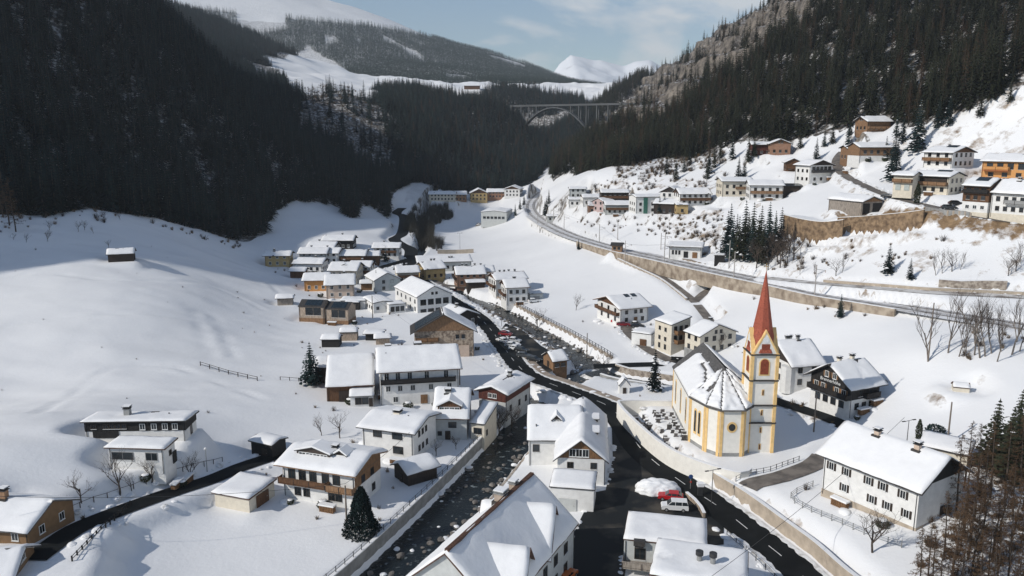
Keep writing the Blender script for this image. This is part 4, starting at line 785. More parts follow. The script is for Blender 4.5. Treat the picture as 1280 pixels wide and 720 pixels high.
def auto(hs,fl=None,fr=None,shut=0,sides='NLRF',z0=.95,w=.95,h=1.2,den=2.7):
    nst=fl or max(1,int(round(hs.he/2.8)))
    for sd in sides:
        ln=hs.L if sd in 'NF' else hs.W; n=max(1,int(ln/den))
        for k in range(nst):
            if z0+k*2.75+h<hs.he+.1: hs.win(sd,z0+k*2.75,n,w,h,fr,shut)
    if hs.kind=='gable' and hs.rise>1.8:
        for sd in sides:
            if sd in 'LR': hs.win(sd,hs.he+.25,[-.14,.14],.7,.9,fr)
    return hs
P_grey2=mat('chimney_render',(.36,.29,.23),.9,.1,1.5)
def merge(main,wing):
    "a wing belongs to its house: hang its parts under the house"
    def mt(o): return Matrix.Translation(o.location)@o.rotation_euler.to_matrix().to_4x4()
    M=mt(main.root).inverted()@mt(wing.root)
    for ch in list(wing.root.children): ch.parent=main.root; ch.matrix_basis=M@ch.matrix_basis
    bpy.data.objects.remove(wing.root)
# ---- houses near the camera ----
HS['back_mid']=(-31,358,.6,10,24,9,4,1.2)
h=House('wide_left','long_house','long low house with black upper storey and wide snowy flat roof above annex',w=P_white,kind='mono',up=(W_black,2.0),roof=R_dark,sn=.3,og=.5,oe=.6)
h.win('N',2.55,[-.82,-.58,-.46,-.34,-.22],.75,.7,FR_d).win('N',2.3,[.15,.38,.6,.8],.8,.95,FR_w).chimney(-.28,.1,1.7,1.0,S_concg).pipe(.55,.2,.6); h.win('R',.4,1,.8,1.6,FR_d)
MB().box(-7.4,-2.9,-h.W/2-.12,-h.W/2-.063,.75,2.0).obj('garage_door',W_black,h.root)
h=House('annex_left','flat_house','small white flat roofed house with wide picture window in front of the black storey house',w=P_white,kind='mono',sn=.35,og=.5,oe=.5,roof=R_brown)
h.win('N',1.7,[-.5],3.6,1.25,FR_g).win('N',1.7,[.55],1.9,1.25,FR_g).win('R',1.9,[.1],.7,.8,FR_d).door('R',.75,1.3,2.1,W_black)
h=House('garage_left','garage','low cream garage with snow slab roof beside the side road','garage',w=P_cream,kind='mono',sn=.4,og=.4,oe=.4,roof=R_brown); h.door('R',0,3.2,2.1,W_brown)
h=House('shed_left','shed','black timber shed with thick snow roof behind the garage','shed',w=W_black,sn=.4,og=.4,oe=.4); h.door('N',.3,1.4,1.9,W_dark)
h=House('chalet_dormer','chalet','chalet with wide snowy dormer and orange wood balcony behind the round dark tree','chalet',w=P_white,g=W_mid,gh=3.6,og=1.,oe=1.2,roof=W_or,sn=.5)
h.win('N',1.0,[-.6,-.35,.35,.55],1.1,1.3,FR_d).win('N',3.9,[-.75,-.45,-.15,.2,.5],1.2,1.6,FR_d).balcony('N',3.4,-1.02,.28,1.3,W_brown).balcony('N',3.3,.32,1.05,1.5,W_or).win('R',3.8,[-.4,.3],1,1.2,FR_d).win('R',.8,[-.4,.4],1,1.2,FR_d)
h.dormer(-.28,.62,6.4,1.2,FR_d,.9,4,False).chimney(.18,-.15,1.2,.8,P_white).dormer(.42,.45,2.2,.9,W_dark,.7,1)
h=House('white_front','white_house','white two storey house with brown windows and broad roof above the stream wall',w=P_white,sn=.4,og=.9,oe=1.)
h.win('N',4.2,[-.4],1.7,1.25,FR_d).win('N',4.2,[.38],2.,1.35,FR_d).win('N',1.3,[.4],2.,1.35,FR_d,).win('N',0,[.4],.7,.5,FR_d).win('R',4.2,[-.5,-.2,.1],.7,1.05,FR_d).win('R',1.3,[-.5,-.2,.15],.7,1.05,FR_d).chimney(-.02,-.1,.9,1.3,P_cream).pipe(.45,-.2,.6)
h=House('brown_dormer','chalet','brown gabled chalet with glazed dormer between the white houses','chalet',w=P_grey,up=(W_brown,4.3),g=W_brown,sn=.45,roof=R_brown)
h.win('N',2.6,[.1],1.5,1.1,FR_d).win('N',.9,[-.7],.7,.8,FR_d).door('N',-.2,1.1,1.9,W_dark).win('R',2.6,2,1,1.1,FR_d); h.dormer(-.1,.86,4.8,1.3,W_brown,1.2,4).chimney(-.3,-.2,.9,1.1,S_concg)
h=House('brown_annex','lean_to','narrow cream lean-to with steep snow roof joined to brown chalet','annex',w=P_cream,kind='mono',sn=.35,og=.3,oe=.4); h.win('N',1.7,[0],1.6,1.2,FR_d).win('R',1.,[-.6],.7,1.1,FR_d)
h=House('hotel','guesthouse','large white three storey guesthouse with long black balcony','guesthouse',patchy=0,w=P_white,sn=.42,og=.8,oe=1.,roof=R_brown)
h.win('N',6.0,[-.83,-.55,-.25,.18,.67],.95,1.6,FR_w).win('N',3.3,[-.8,-.5,-.18,.28,.75],.95,1.2,FR_w).win('N',.7,[-.62,.5],1.,1.2,FR_w).balcony('N',5.35,-.98,.9,1.1,W_black).chimney(-.75,.2,.7,1.2,S_concg).chimney(.02,.1,.8,1.6,S_concg).pipe(-.82,-.35,.7).win('R',3.3,3).win('R',6,3).win('L',6,2); h.door('N',.1,1.6,2.1,W_mid)
h=House('barn_hotel','barn','dark wooden barn with wide snow roof joined to guesthouse','barn',patchy=0,w=W_brown,sn=.4,og=.3,oe=.6,roof=R_brown); h.door('N',-.2,3,2.6,W_dark)
h=House('annex_hotel','porch_house','small white annex with snowy lean-to roof before the barn','annex',w=P_white,kind='mono',sn=.3,og=.3,oe=.4); h.win('N',.6,[-.3,.3],1.3,1.5,FR_d).door('N',.8,.9,2,W_dark)
HSd=(-45.5,192,1.2,5,6,9,4.2,1.2)
House('','shed','dark wooden shed half hidden behind the big barn','shed',dims=HSd,w=W_dark,sn=.35,og=.4,oe=.4)
h=House('stone_barn','barn','old barn of stone and orange wood with one dark bare roof side','barn',w=S_rub,g=W_or,sn=.4,og=1.,oe=1.2,snow_cover=False,roof=R_dark)
h.win('L',5.2,[.45,.65],.8,1.1,FR_d).win('L',.9,[-.55],1.5,1.4,FR_d).balcony('L',4.8,-.95,-.2,1.,W_mid)
h.snow(h.L/2+1,h.W/2+1.2,.22,.4,h.root,h.rz,3,None,ylo=-h.W/2-1.2,yhi=.4); h.solar(-.9,.9,.12,.98,.26)
MB().box(-h.L/2-.3,-h.L/2-.02,-h.W/2+1.2,-1.5,-2,3.2).obj('lower_wall',P_peach,h.root)
h=House('behind_barn','house','black gabled house with snowy roof squeezed behind the old stone barn',w=W_black,sn=.4); auto(h,1,FR_w); h.chimney(0,-.1,1.2,.7,S_concg)
h=House('school','school','large white gabled hall with a row of four big dark windows','building',w=P_white,sn=.36,og=.3,oe=.4,roof=R_grey)
h.win('L',2.9,[-.66,-.22,.22,.66],1.95,1.9,FR_d).win('L',.3,[-.66,-.22,.22,.66],1.95,1.1,FR_d).win('L',6.4,[-.12,.12],.7,.8,FR_d).win('F',3.4,[-.8,-.4,0,.4,.75],1,1.3,FR_g).win('F',.8,[-.8,-.4,0,.4],1,1.3,FR_g)
h=House('school_annex','annex','low white annex with shallow snow roof beside the hall','annex',w=P_white,sn=.34,og=.3,oe=.3); h.win('L',1.2,[-.55,.45],.9,1.,FR_g).win('F',1.2,4,.9,1,FR_d)
House('','connector','flat glazed link between white hall and its annex','annex',dims=(-41,272,.2,117,6,6,3,.2),w=P_white,kind='mono',sn=.3,og=.1,oe=.1).win('L',.8,3,1.2,1.6,FR_d)
h=House('grey_house','house','two tone grey house with snowy gable behind the white hall',w=P_grey,sn=.36,og=.3,oe=.4); h.win('L',3.2,[-.3,.35],1,1.2,FR_d).win('L',.7,[-.3,.35],1,1.2,FR_d).win('F',2.8,3,1,1.2,FR_w).pipe(.3,.4).pipe(0,.5)
MB().box(-h.L/2-.06,-h.L/2-.003,-h.W/2+.02,-.5,-1,h.he-.1).obj('green_panel',P_green,h.root)
h=House('red_base','house','grey house with dark red eaves and broad snow roof beside the road bridge',w=P_grey,up=(W_red,3.9),sn=.36,roof=R_dark); h.win('N',1.2,[-.6,.1,.65],.8,1.3,FR_d).win('L',4.6,[-.15,.2],.8,.9,FR_w).chimney(.35,-.05,1.1,.7,S_concg).pipe(.25,-.45,.6)
hc=h=House('central','house','white gabled house with brown boarded gable on the asphalt yard',patchy=.26,w=P_white,g=W_mid,sn=.42,og=.7,oe=.8,roof=R_dark)
h.win('L',5.2,[-.08,.2,-.36],1.0,1.3,FR_w).win('L',3.0,[-.45,.55],.95,1.,FR_d).win('N',1.4,[-.8,-.4,0,.5],1,1.2,FR_d).dormer(-.25,.72,2.6,1.1,W_dark,.0,1,True).dormer(.35,.72,2.4,1.1,W_dark,.0,1,True)
h=House('central_wing','house_wing','snowy side wing of the gabled yard house with small dormer',cat='house wing',w=P_white,sn=.42,og=.4,oe=.5,roof=R_dark)
h.win('N',2.6,[-.72],1.1,1.3,FR_d).dormer(.05,.55,1.5,1.,FR_d,.75,1).pipe(-.72,-.72,1.).win('L',2.6,2,1,1.2,FR_d); merge(hc,h)
h=House('central_annex','garage','white flat roofed garage in front of the brown boarded gable','garage',w=P_white,kind='mono',sn=.34,og=.2,oe=.2,roof=R_dark); h.door('N',-.2,3.,2.2,P_grey)
h=House('bottom_house','house','big steep snow roofed house with two chimneys at the bottom edge',patchy=0,w=P_grey,sn=.4,og=.5,oe=.5,roof=R_brown)
h.chimney(.32,.14,1.5,1.3,P_grey2,METg).chimney(.62,.12,1.3,.9,P_grey2,METg); MB().box(-h.L/2,h.L/2,-.28,.28,h.he+h.rise+.1,h.he+h.rise+.52).obj('ridge_tiles',R_brown,h.root); h.win('N',1.,6,1.1,1.4,FR_d).win('N',4.,6,1.1,1.4,FR_d).win('R',3.5,3,1,1.2,FR_d)
for a in (-.15,-.3,.05): h.pipe(a,.1,.5)
for d_ in ((.9,101.6,.5,-10,9.5,9.5,6.6,4.7),(-2.6,90.5,.5,-10,9.,9.5,6.6,4.7)):
    wg=House('','wing','',dims=d_,w=P_grey,sn=.4,og=.5,oe=.5,roof=R_brown,patchy=0); wg.win('R',4,2,1,1.3,FR_d); merge(h,wg)
h=House('flat_a','flat_house','flat snow roofed building with dark lower wall beside the yard','building',w=P_grey,kind='mono',sn=.45,og=.1,oe=.1,roof=R_brown); h.win('N',1.8,[-.6,0,.6],1.4,1.6,FR_d); h.balcony('N',1.4,-1,-.05,2.2,W_grey,.9); h.chimney(-.62,-1.02,-.6,1.,W_black)
h=House('flat_b','flat_house','flat snow roofed building with twin metal chimneys at the bottom edge','building',w=P_grey,kind='mono',sn=.5,og=.1,oe=.1,roof=R_brown); h.win('N',3.2,4,1.2,1.4,FR_d).win('R',3.2,3,1.2,1.4,FR_d)
for u in (-.02,.27):
    x=u*h.L/2; z=h.he+.6; o=MB().tube((x,-.4,z-.8),(x,-.4,z+1.),.34,n=14,cap=True).obj('chimney',METg,h.root); MB().tube((x,-.4,z+1.003),(x,-.4,z+1.55),.5,n=14,cap=True).obj('cap',MET,o); MB().box(x-.55,x+.55,-.95,.15,z-.3,z-.02).obj('flashing',MET,o)
h=House('big_right','farmhouse','big white farmhouse with two brick chimneys on a plain snow roof','house',patchy=0,w=P_white,g=W_black,sn=.34,og=1.,oe=1.,roof=R_dark,base=(S_conc,.25))
h.win('N',4.,[-.82,-.48,0,.3,.7],.75,1.15,FR_w,1).win('N',1.3,[-.5,.1,.42,.8],.75,1.15,FR_w,1).chimney(-.32,-.1,1.1,.8,P_peach).chimney(.52,-.12,1.2,.8,P_peach).door('R',.1,1.1,2.1,W_dark)
h=House('behind_right','garage','low outbuilding with snow slab roof behind the farmhouse','garage',w=P_cream,kind='mono',sn=.34,og=.4,oe=.4)
h=House('dark_chalet','inn','black timber chalet inn with white lettering on its gable','inn',w=P_white,up=(W_black,3.1),g=W_black,sn=.34,og=1.2,oe=1.2,roof=R_dark)
h.win('L',1.1,[-.6,-.2,.2,.6],1.2,1.3,FR_d).win('L',3.6,[-.7,-.35,.35,.7],.9,1.3,FR_w,2).win('L',6.6,[-.2,.2],.8,1.1,FR_w,2).balcony('L',3.3,-1.,1.,1.1,W_black).win('N',1.,[-.5,0,.5],1,1.2,FR_d).win('N',3.7,[-.3,.4],1,1.3,FR_d).balcony('N',3.3,-.1,.8,1.1,W_black).chimney(-.3,.15,1.2,.7,P_cream).chimney(.45,.05,1.2,.7,P_cream); inn=h
h=House('white_behind','house','white house with snow roof and three chimneys just behind the church tower',w=P_white,sn=.34,g=W_dark); auto(h,2,FR_d); h.chimney(-.1,.1,1.2,.6,S_concg).chimney(.25,-.05,1.2,.6,S_concg).chimney(-.3,.1,1.1,.6,S_concg)
MB().tube((-h.L/2-.2,-h.W/2+1.2,-1),(-h.L/2-.2,-h.W/2+1.2,5.2),1.5,n=8,cap=True).obj('bay',P_white,h.root)
h=House('chalet_mid','chalet','white chalet with brown balcony gable and roof solar panels beside the snowfield','chalet',w=P_white,g=W_brown,sn=.34,og=1.2,oe=1.2,roof=W_brown)
h.win('N',3.3,[-.55,.1,.5],.9,1.1,FR_d).win('N',.8,[-.55,.6],.9,1.2,FR_d).win('L',3.2,3,1,1.5,FR_d).win('L',.7,3,1,1.3,FR_d).balcony('L',2.9,-.95,.95,1.2,W_brown).solar(-.05,.3,-.32,-.06,.6).solar(.45,.8,-.32,-.06,.6).door('N',.1,1.2,2.1,W_mid).pipe(.2,-.5)
h=House('apartment','house','narrow tall beige house with stacked brown balconies',w=P_cream,kind='mono',sn=.34,og=.3,oe=.3); h.win('N',5.4,[-.4,.3],.8,1.,FR_d).win('N',2.7,[-.4,.3],.8,1.,FR_d).win('N',.3,[-.4,.3],.8,1.3,FR_d)
for z in (2.6,5.2): h.balcony('R',z,-.7,.9,1.6,W_mid)
h.win('R',2.9,3,.9,1.7,FR_d).win('R',5.5,3,.9,1.7,FR_d)
h=House('beige_gable','house','cream house with broad gable beside the stacked balconies',w=P_cream,sn=.34,og=.4,oe=.5,base=(S_concg,.9)); auto(h,2,FR_d); h.chimney(-.3,.1,.9,.7,S_concg)
h=House('garage_gable','garage','white garage block with brown door beside the tall beige house','garage',w=P_white,kind='mono',sn=.3,og=.1,oe=.1); h.door('N',.2,2,2,W_brown)
h=House('hut_river','hut','small wooden kiosk hut by the stream car park','hut',w=W_or,sn=.32,og=.5,oe=.5); h.win('N',.9,2,1.1,.9,FR_d); h.door('L',0,1,1.9,W_dark)
h=House('shed_river','shed','small shed with bulging snow roof beside the stream wall','shed',w=W_dark,sn=.5,og=.6,oe=.6,dims=(HS['shed_river'][0]-3.2,HS['shed_river'][1]+1.,HS['shed_river'][2],38,6.,5,2.6,1.1)); h.door('L',0,1,1.8)
# ---- middle village ----
h=House('yellow_mid','house','yellow house with long snow roof across the stream',w=P_yellow,sn=.34); auto(h,2,FR_d); h.chimney(.1,.1,1,.6,S_concg).chimney(.4,.1,1,.6,S_concg)
h=House('brown_mid','house','terracotta house with a snow roof next to the yellow house',w=P_terra,sn=.34,g=W_brown); auto(h,2,FR_d); h.balcony('L',2.6,-.9,.9,1.,W_dark).chimney(-.5,.1,1,.6,S_concg).chimney(-.2,.1,1,.6,S_concg).chimney(.4,.1,1,.6,S_concg)
h=House('back_mid','building','wide low snow roofed building behind the yellow house','building',w=P_grey,kind='mono',sn=.34); auto(h,1,FR_d); h.chimney(.2,0,.8,.6,S_concg).chimney(.3,.1,.8,.6,S_concg)
h=House('chalet_white','chalet','white chalet with brown balconies at the edge of the snowfield','chalet',w=P_white,g=W_brown,sn=.34,roof=W_brown); auto(h,2,FR_d); h.balcony('L',2.8,-.95,.95,1.1,W_brown).chimney(0,.1,.9,.9,S_concg)
h=House('chalet_white_b','chalet','longer white chalet tucked behind the balcony chalet of the snowfield','chalet',w=P_white,g=W_brown,sn=.34,roof=W_brown); auto(h,2,FR_d); h.balcony('L',2.8,-.95,.95,1.1,W_brown)
for u in (-.5,-.2,.1,.5): h.chimney(u,.05,.8,.5,S_concg)
House('','garage','flat white garage beside the balcony chalet','garage',dims=(8.4,291,.3,14,5,5,2.8,.1),w=P_grey,kind='mono',sn=.2,og=.2,oe=.2,roof=R_grey).door('N',0,2.4,2,FR_g)
# ---- timber pair and the sheds before it ----
for k,lab in (('timber_a','first modern timber house with sloping glass roof window, farther from the barn'),('timber_b','second modern timber house with wide glass gable, nearer the barn')):
    h=House(k,'timber_house',lab,w=W_larch,sn=.2,og=.15,oe=.2,roof=R_dark,base=(W_or,1.3),snow_cover=False,dims=(*HS[k][:3],-8,HS[k][4],HS[k][5],5.0,1.6))
    h.win('N',2.3,[.15],h.L*.62,2.5,W_larch); h.win('L',2.6,[0],1.6,2,FR_d); h.solar(-.55,.75,-.9,-.12,.26); h.snow(h.L/2,h.W/2,.22,.2,h.root,h.rz,5,ylo=.1,yhi=h.W/2+.2)
House('timber_shed','carport','black carport beside the glass gable timber house','carport',w=W_black,kind='mono',sn=.3,og=.2,oe=.2)
House('garage_mid','garage','low white double garage below the peach house','garage',w=P_white,kind='mono',sn=.34,og=.3,oe=.3).door('N',-.4,2.4,2,W_dark)
House('hut_snow','hut','black wooden hut half buried in the snow behind the big pine','hut',w=W_black,sn=.45,og=.4,oe=.4)
House('wood_store','hut','small honey coloured wooden hut before the timber houses','hut',w=W_larch,sn=.45,og=.3,oe=.3)
h=House('hut_field','hay_barn','lone dark hay barn on the shaded upper snowfield','barn',w=W_dark,sn=.3,og=.5,oe=.5); h.door('R',.2,1.4,1.8,W_black)
# ---- far left of the village ----
G='far village houses'
far=[('yellow_far','yellow box house at the far end of the village',P_yellow,P_yellow,0),('far_b','white house with steep snow roof behind the low white one',P_grey,W_brown,0),('far_c','grey house with dark gable in the far village row',P_grey,W_dark,0),
('far_d','black walled house highest in the far village',W_black,W_black,0),('far_e','low white house next to the yellow box house',P_white,W_dark,1),('far_f','dark brown house with red shutters before the shaded meadow',W_brown,W_dark,1),
('cream_far','cream house with eyebrow dormer in a big snow roof',P_cream,P_cream,2),('peach','peach coloured house above the timber pair',P_peach,P_peach,0),('orange_far','orange house with timber porch beside the peach one',P_orange,W_brown,0),('white_far','white house behind the round dark tree by the far road',P_white,W_brown,1)]
for k,lab,wm,gm,x in far:
    h=House(k,'house',lab,w=wm,g=gm,sn=.34,og=.9,oe=1.1,roof=W_dark); auto(h,2 if h.he>4.6 else 1,FR_w if x!=1 else FR_d); h.chimney(rnd.uniform(-.4,.4),.1,.9,.6,S_concg)
    if k=='cream_far': h.dormer(0,.55,2.6,.3,W_dark,.6,2)
    if k in('far_f','white_far'): h.balcony('N',2.6,-.8,.8,1.,W_brown)
more=[('vil_a','house','small brown timber house squeezed before the white far house',W_brown,W_dark),('vil_b','house','cream cottage with wooden gable beside the grey two tone house',P_cream,W_brown),('vil_c','shed','brown shed left of the orange house',W_brown,W_dark),('vil_d','shed','grey shed at the edge of the left snowfield',W_grey,W_dark),('vil_e','house','white cottage with brown balcony behind the peach house',P_white,W_brown),('vil_f','shed','low timber shed behind the white hall annex',W_mid,W_dark),('vil_g','playhouse','tiny orange playhouse on the lawn of the hall annex',W_or,W_or),('vil_h','house','tan house with timber gable beside the terracotta house',P_cream,W_brown),('vil_i','carport','dark carport between the terracotta house and the field chalets',W_dark,W_dark),('vil_j','house','half hidden white house behind the low white one',P_white,W_brown),('vil_k','shed','black woodshed behind the stone and wood barn',W_black,W_dark),('vil_l','hut','honey wood hut beside the black woodshed',W_larch,W_larch)]
for k,nm,lab,wm,gm in more:
    h=House(k,nm,lab,nm,w=wm,g=gm,sn=.34,og=.7,oe=.8,roof=W_dark)
    if nm=='house': auto(h,2,FR_d); h.chimney(rnd.uniform(-.4,.4),.1,.9,.55,S_concg)
    if k in('vil_e','vil_b'): h.balcony('N',2.5,-.9,.9,1.1,W_brown)
# ---- far valley ----
vf=[('valley_a','long cream house at the forest foot in the far valley',P_cream),('valley_b','tan house beside the long cream one in far valley',P_tan),('valley_c','yellow gabled house in the far valley',P_yellow),('valley_d','low brown house with snow roof right of the far yellow gable',P_terra),('valley_e','white house at the far end of the valley',P_white)]
for k,lab,wm in vf: h=House(k,'house',lab,w=wm,g=W_brown,sn=.4); auto(h,2,FR_d)
h=House('industrial','workshop','white workshop hall beside the scrap yard in the far meadow','building',w=P_grey,sn=.4,og=.2,oe=.2); h.win('L',3,6,1.6,1.4,FR_g)
# ---- terrace on the right ----
def bal(h,z=2.7,sd='N',m=W_mid,a=-.95,b=.95): return h.balcony(sd,z,a,b,1.3,m)
h=House('solar_top','chalet','upper white chalet with a dark solar panel row on its roof','chalet',w=P_white,g=W_brown,sn=.3); auto(h,2,FR_d); bal(h,2.4,m=W_mid); h.solar(0,.75,-.35,-.02,.6).chimney(-.1,.1,.7,.5,S_concg)
h=House('solar_low','chalet','chalet with brown timber front and solar panel beside the thin cypress','chalet',w=P_cream,g=P_cream,sn=.3); auto(h,2,FR_d); bal(h,2.9,m=W_or); h.solar(.05,.8,-.3,0,.6); MB().box(-h.L/2+2.2,h.L/2-.6,-h.W/2-.09,-h.W/2-.003,2.9,h.he-.05).obj('timber_front',W_dark,h.root)
House('','garage_house','small annex with wooden balcony and green garage doors','annex',dims=(127.2,258.5,43.6,-48,6,6,4.8,.9),w=P_cream,sn=.3).balcony('N',2.6,-1,1,1.1,W_or).door('N',-.45,1.6,1.9,P_green).door('N',.45,1.6,1.9,P_green)
h=House('orange_top','house','bright orange house with red awning high on the terrace',w=P_orange,sn=.3); h.win('N',3,4,1.6,1.8,FR_d).win('N',.6,3,1.4,1.2,FR_d); h.balcony('N',2.7,-.9,.2,1.4,P_orange); MB().box(-h.L*.45,h.L*.1,-h.W/2-2,-h.W/2-.1,2.42,2.5).obj('awning',mat('awning_red',(.40,.06,.03),.8),h.root)
h=House('wood_white','house','old house with brown timber upper floor over a white base',w=P_white,up=(W_brown,3.4),sn=.3,og=.5,base=(P_cream,.5)); h.win('N',1.5,3,.9,.9,FR_w).win('N',4.1,3,.9,1,FR_d).win('N',6.3,3,1.3,.9,FR_d).solar(-.4,.6,-.6,-.1,.55).balcony('N',5.9,-.95,.95,.9,W_black)
h=House('white_right','house','white house with grey balcony at the right edge of the terrace',w=P_white,sn=.3,og=.3,base=(P_cream,.6)); h.win('N',4,5,.9,1.2,FR_d).win('N',1.4,5,.9,1.1,FR_d).balcony('N',3.4,-.35,.6,1.2,METg).chimney(-.2,-.2,.9,.7,P_white)
h=House('carport','carport','large open carport with timber gable and huge snow roof','carport',dims=(*HS['carport'][:3],-65,14,9,3.4,1.5),w=W_grey,g=W_or,sn=.5,og=.5,oe=.4)
MB().box(h.L/2+.0045,h.L/2+.10,-4.2,-1.2,-.5,2.9).obj('bay_shade_panel',W_black,h.root); MB().box(h.L/2+.0045,h.L/2+.1,.2,4.2,-.5,2.9).obj('bay_shade_panel',W_black,h.root)  # black panels stand for the shade inside the open bays
h=House('cabin_top','cabin','orange timber cabin alone at the forest edge','cabin',w=W_or,sn=.34,oe=1.1,og=1); auto(h,1,FR_d); bal(h,1.2,m=W_or)
h=House('timber_long','house','long honey timber house on a white base above the bend',w=P_white,up=(W_or,2.2),sn=.34); h.win('N',3,5,1,1.2,FR_d).win('N',.5,2)
h=House('timber_small','cabin','small timber house beside the long honey one','cabin',w=W_or,sn=.34); auto(h,1,FR_d); bal(h,1.,m=W_grey)
h=House('red_a','house','dark red house with balcony highest left on the terrace',w=W_red,sn=.26,roof=R_grey); auto(h,1,FR_w); bal(h,2.2,m=W_red)
h=House('red_b','house','red brown gabled house next to the dark red one',w=P_terra,g=W_brown,sn=.3); auto(h,1,FR_d)
h=House('veranda','house','white house with wide open timber veranda gable',w=P_white,g=W_dark,sn=.3,dims=(*HS['veranda'][:3],-70,9,11,7.2,1.8)); h.win('R',4.7,5,1.3,1.9,FR_d).win('R',1.2,3,.9,1.1,FR_d).win('N',1.2,3,.9,1.1,FR_d).win('N',4.4,3,.9,1.1,FR_d).balcony('R',4.4,-.9,.95,1.4,MET)
h=House('cabin_s','cabin','small brown cabin left of the veranda house','cabin',w=W_brown,sn=.3); auto(h,1,FR_d); bal(h,1.2,'L',W_brown)
h=House('dark_flat','shed','low building with dark bare roof below the small brown cabin','shed',w=W_dark,sn=.0,snow_cover=False,roof=SOL)
h=House('balcony_a','chalet','white chalet with orange balcony on the terrace edge','chalet',w=P_white,g=P_white,sn=.3); auto(h,2,FR_d); bal(h,2.7,m=W_or)
h=House('balcony_b','house','beige house with wooden balconies left of the terrace edge chalet',w=P_cream,sn=.3); auto(h,2,FR_d); bal(h,3.2,m=W_or,a=-.1,b=.95)
row=[('row_a','white house with broad snow roof in the slope row',P_white,W_brown),('row_b','white gabled house leaning close to the broad roofed one',P_white,W_dark),('row_brown','dark brown chalet in the slope row',W_dark,W_dark),('row_yellow','small yellow cube house beside the dark chalet',P_yellow,P_yellow),('row_green','white apartment block with green stair glazing',P_white,P_white),
('row_c','low house with dark plinth left of the apartment block',P_grey,W_dark),('row_d','wide dark house behind the slope row',W_dark,W_dark),('row_e','cottage with orange brown wall in the slope row',P_terra,W_or),('row_f','white cottage above the orange brown one',P_white,W_brown),('row_g','small white house nearest the railway curve',P_white,W_dark),('row_h','narrow grey house under the snowy knoll',P_grey,W_dark),('row_i','tiny grey hut beside the railway curve',P_grey,W_dark),('row_pink','pink house in the slope row',P_pink,P_pink)]
for k,lab,wm,gm in row:
    h=House(k,'hut' if k=='row_i' else 'house',lab,'hut' if k=='row_i' else 'house',w=wm,g=gm,sn=.3,og=.5,oe=.6); auto(h,None,FR_d)
    if k=='row_green': MB().box(-h.L*.22,-h.L*.08,-h.W/2-.5,-h.W/2-.003,-1,h.he-.3).obj('stair_glazing',mat('green_glass',(.05,.16,.12),.3,.2,2),h.root); h.win('N',.9,[.3,.75],1,1.3,FR_d)
    if k in('row_a','row_d','row_c'): bal(h,2.3,m=W_brown)
h=House('station','station_building','small white railway station with dark canopy edge','station',w=P_white,kind='mono',sn=.26,og=.8,oe=1.4,roof=R_dark); h.win('N',1.2,[-.75,-.55,-.35],.6,1.4,FR_d).door('N',.05,1.6,2.4,W_black).door('N',.6,1.8,2.2,W_mid)
h=House('signal_hut','signal_box','brick signal hut with dark hipped roof on the railway wall','hut',w=P_tan,sn=.12,og=.6,oe=.6,roof=R_dark,below=8,snow_cover=False); h.win('N',1.2,2,.9,1,FR_d)
House('dark_kiosk','kiosk','black waiting shelter near the station','shelter',w=W_black,kind='mono',sn=.2,og=.2,oe=.2)
HS['house_corner']=(-73.5,107,3.2,-9,15,9,5.,2.); HS['house_corner_b']=(-71.5,94,2.4,12,15,8,4.2,2.)
h=House('house_corner','house','ochre house with chimney at the lower left corner',w=P_ochre,sn=.34,og=.7,oe=.8,roof=R_grey); h.win('N',3.2,[-.3,.3,.72],.9,1.,FR_w).win('N',1.0,[.2,.65],1.,1.2,FR_w).win('R',3.2,2,.9,1.1,FR_w).chimney(.1,-.1,1.6,.8,P_tan)
h=House('house_corner_b','house','ochre house with shallow snow gable cut off by the corner',w=P_ochre,sn=.34,og=.7,oe=.8,roof=R_grey); auto(h,1,FR_w)
h=House('chapel_small','wayside_chapel','tiny white wayside chapel with snow roof beside the brook','chapel',w=P_white,sn=.25,og=.25,oe=.25,dims=(*HS['chapel_small'][:3],90,2.6,2.4,2.2,1.5)); h.door('L',0,.8,1.5,W_dark)
h=House('pav_field','field_pavilion','tiny cream hut half buried in the right snowfield','hut',w=P_cream,sn=.2,og=.15,oe=.15,roof=R_brown,below=.6,dims=(*HS['pav_field'][:3],-20,2.8,2.2,.9,.6))
House('far_bridge_house','farmhouse','brown farmhouse on the far snow terrace','house',w=W_brown,sn=.6)
# lettering on the inn gable
cu=bpy.data.curves.new('lettering','FONT'); cu.body='Brennerhöhe'; cu.size=1.0; cu.extrude=.02; cu.align_x='CENTER'; cu.materials.append(FR_w)
o=link('lettering_curve',cu,inn.root,(-inn.L/2-.12,0,5.55)); o.rotation_euler=(math.pi/2,0,-math.pi/2)
bpy.context.view_layer.update(); dg=bpy.context.evaluated_depsgraph_get(); lm=bpy.data.meshes.new_from_object(o.evaluated_get(dg)); l2=link('lettering',lm,inn.root,o.location); l2.rotation_euler=o.rotation_euler; bpy.data.objects.remove(o)
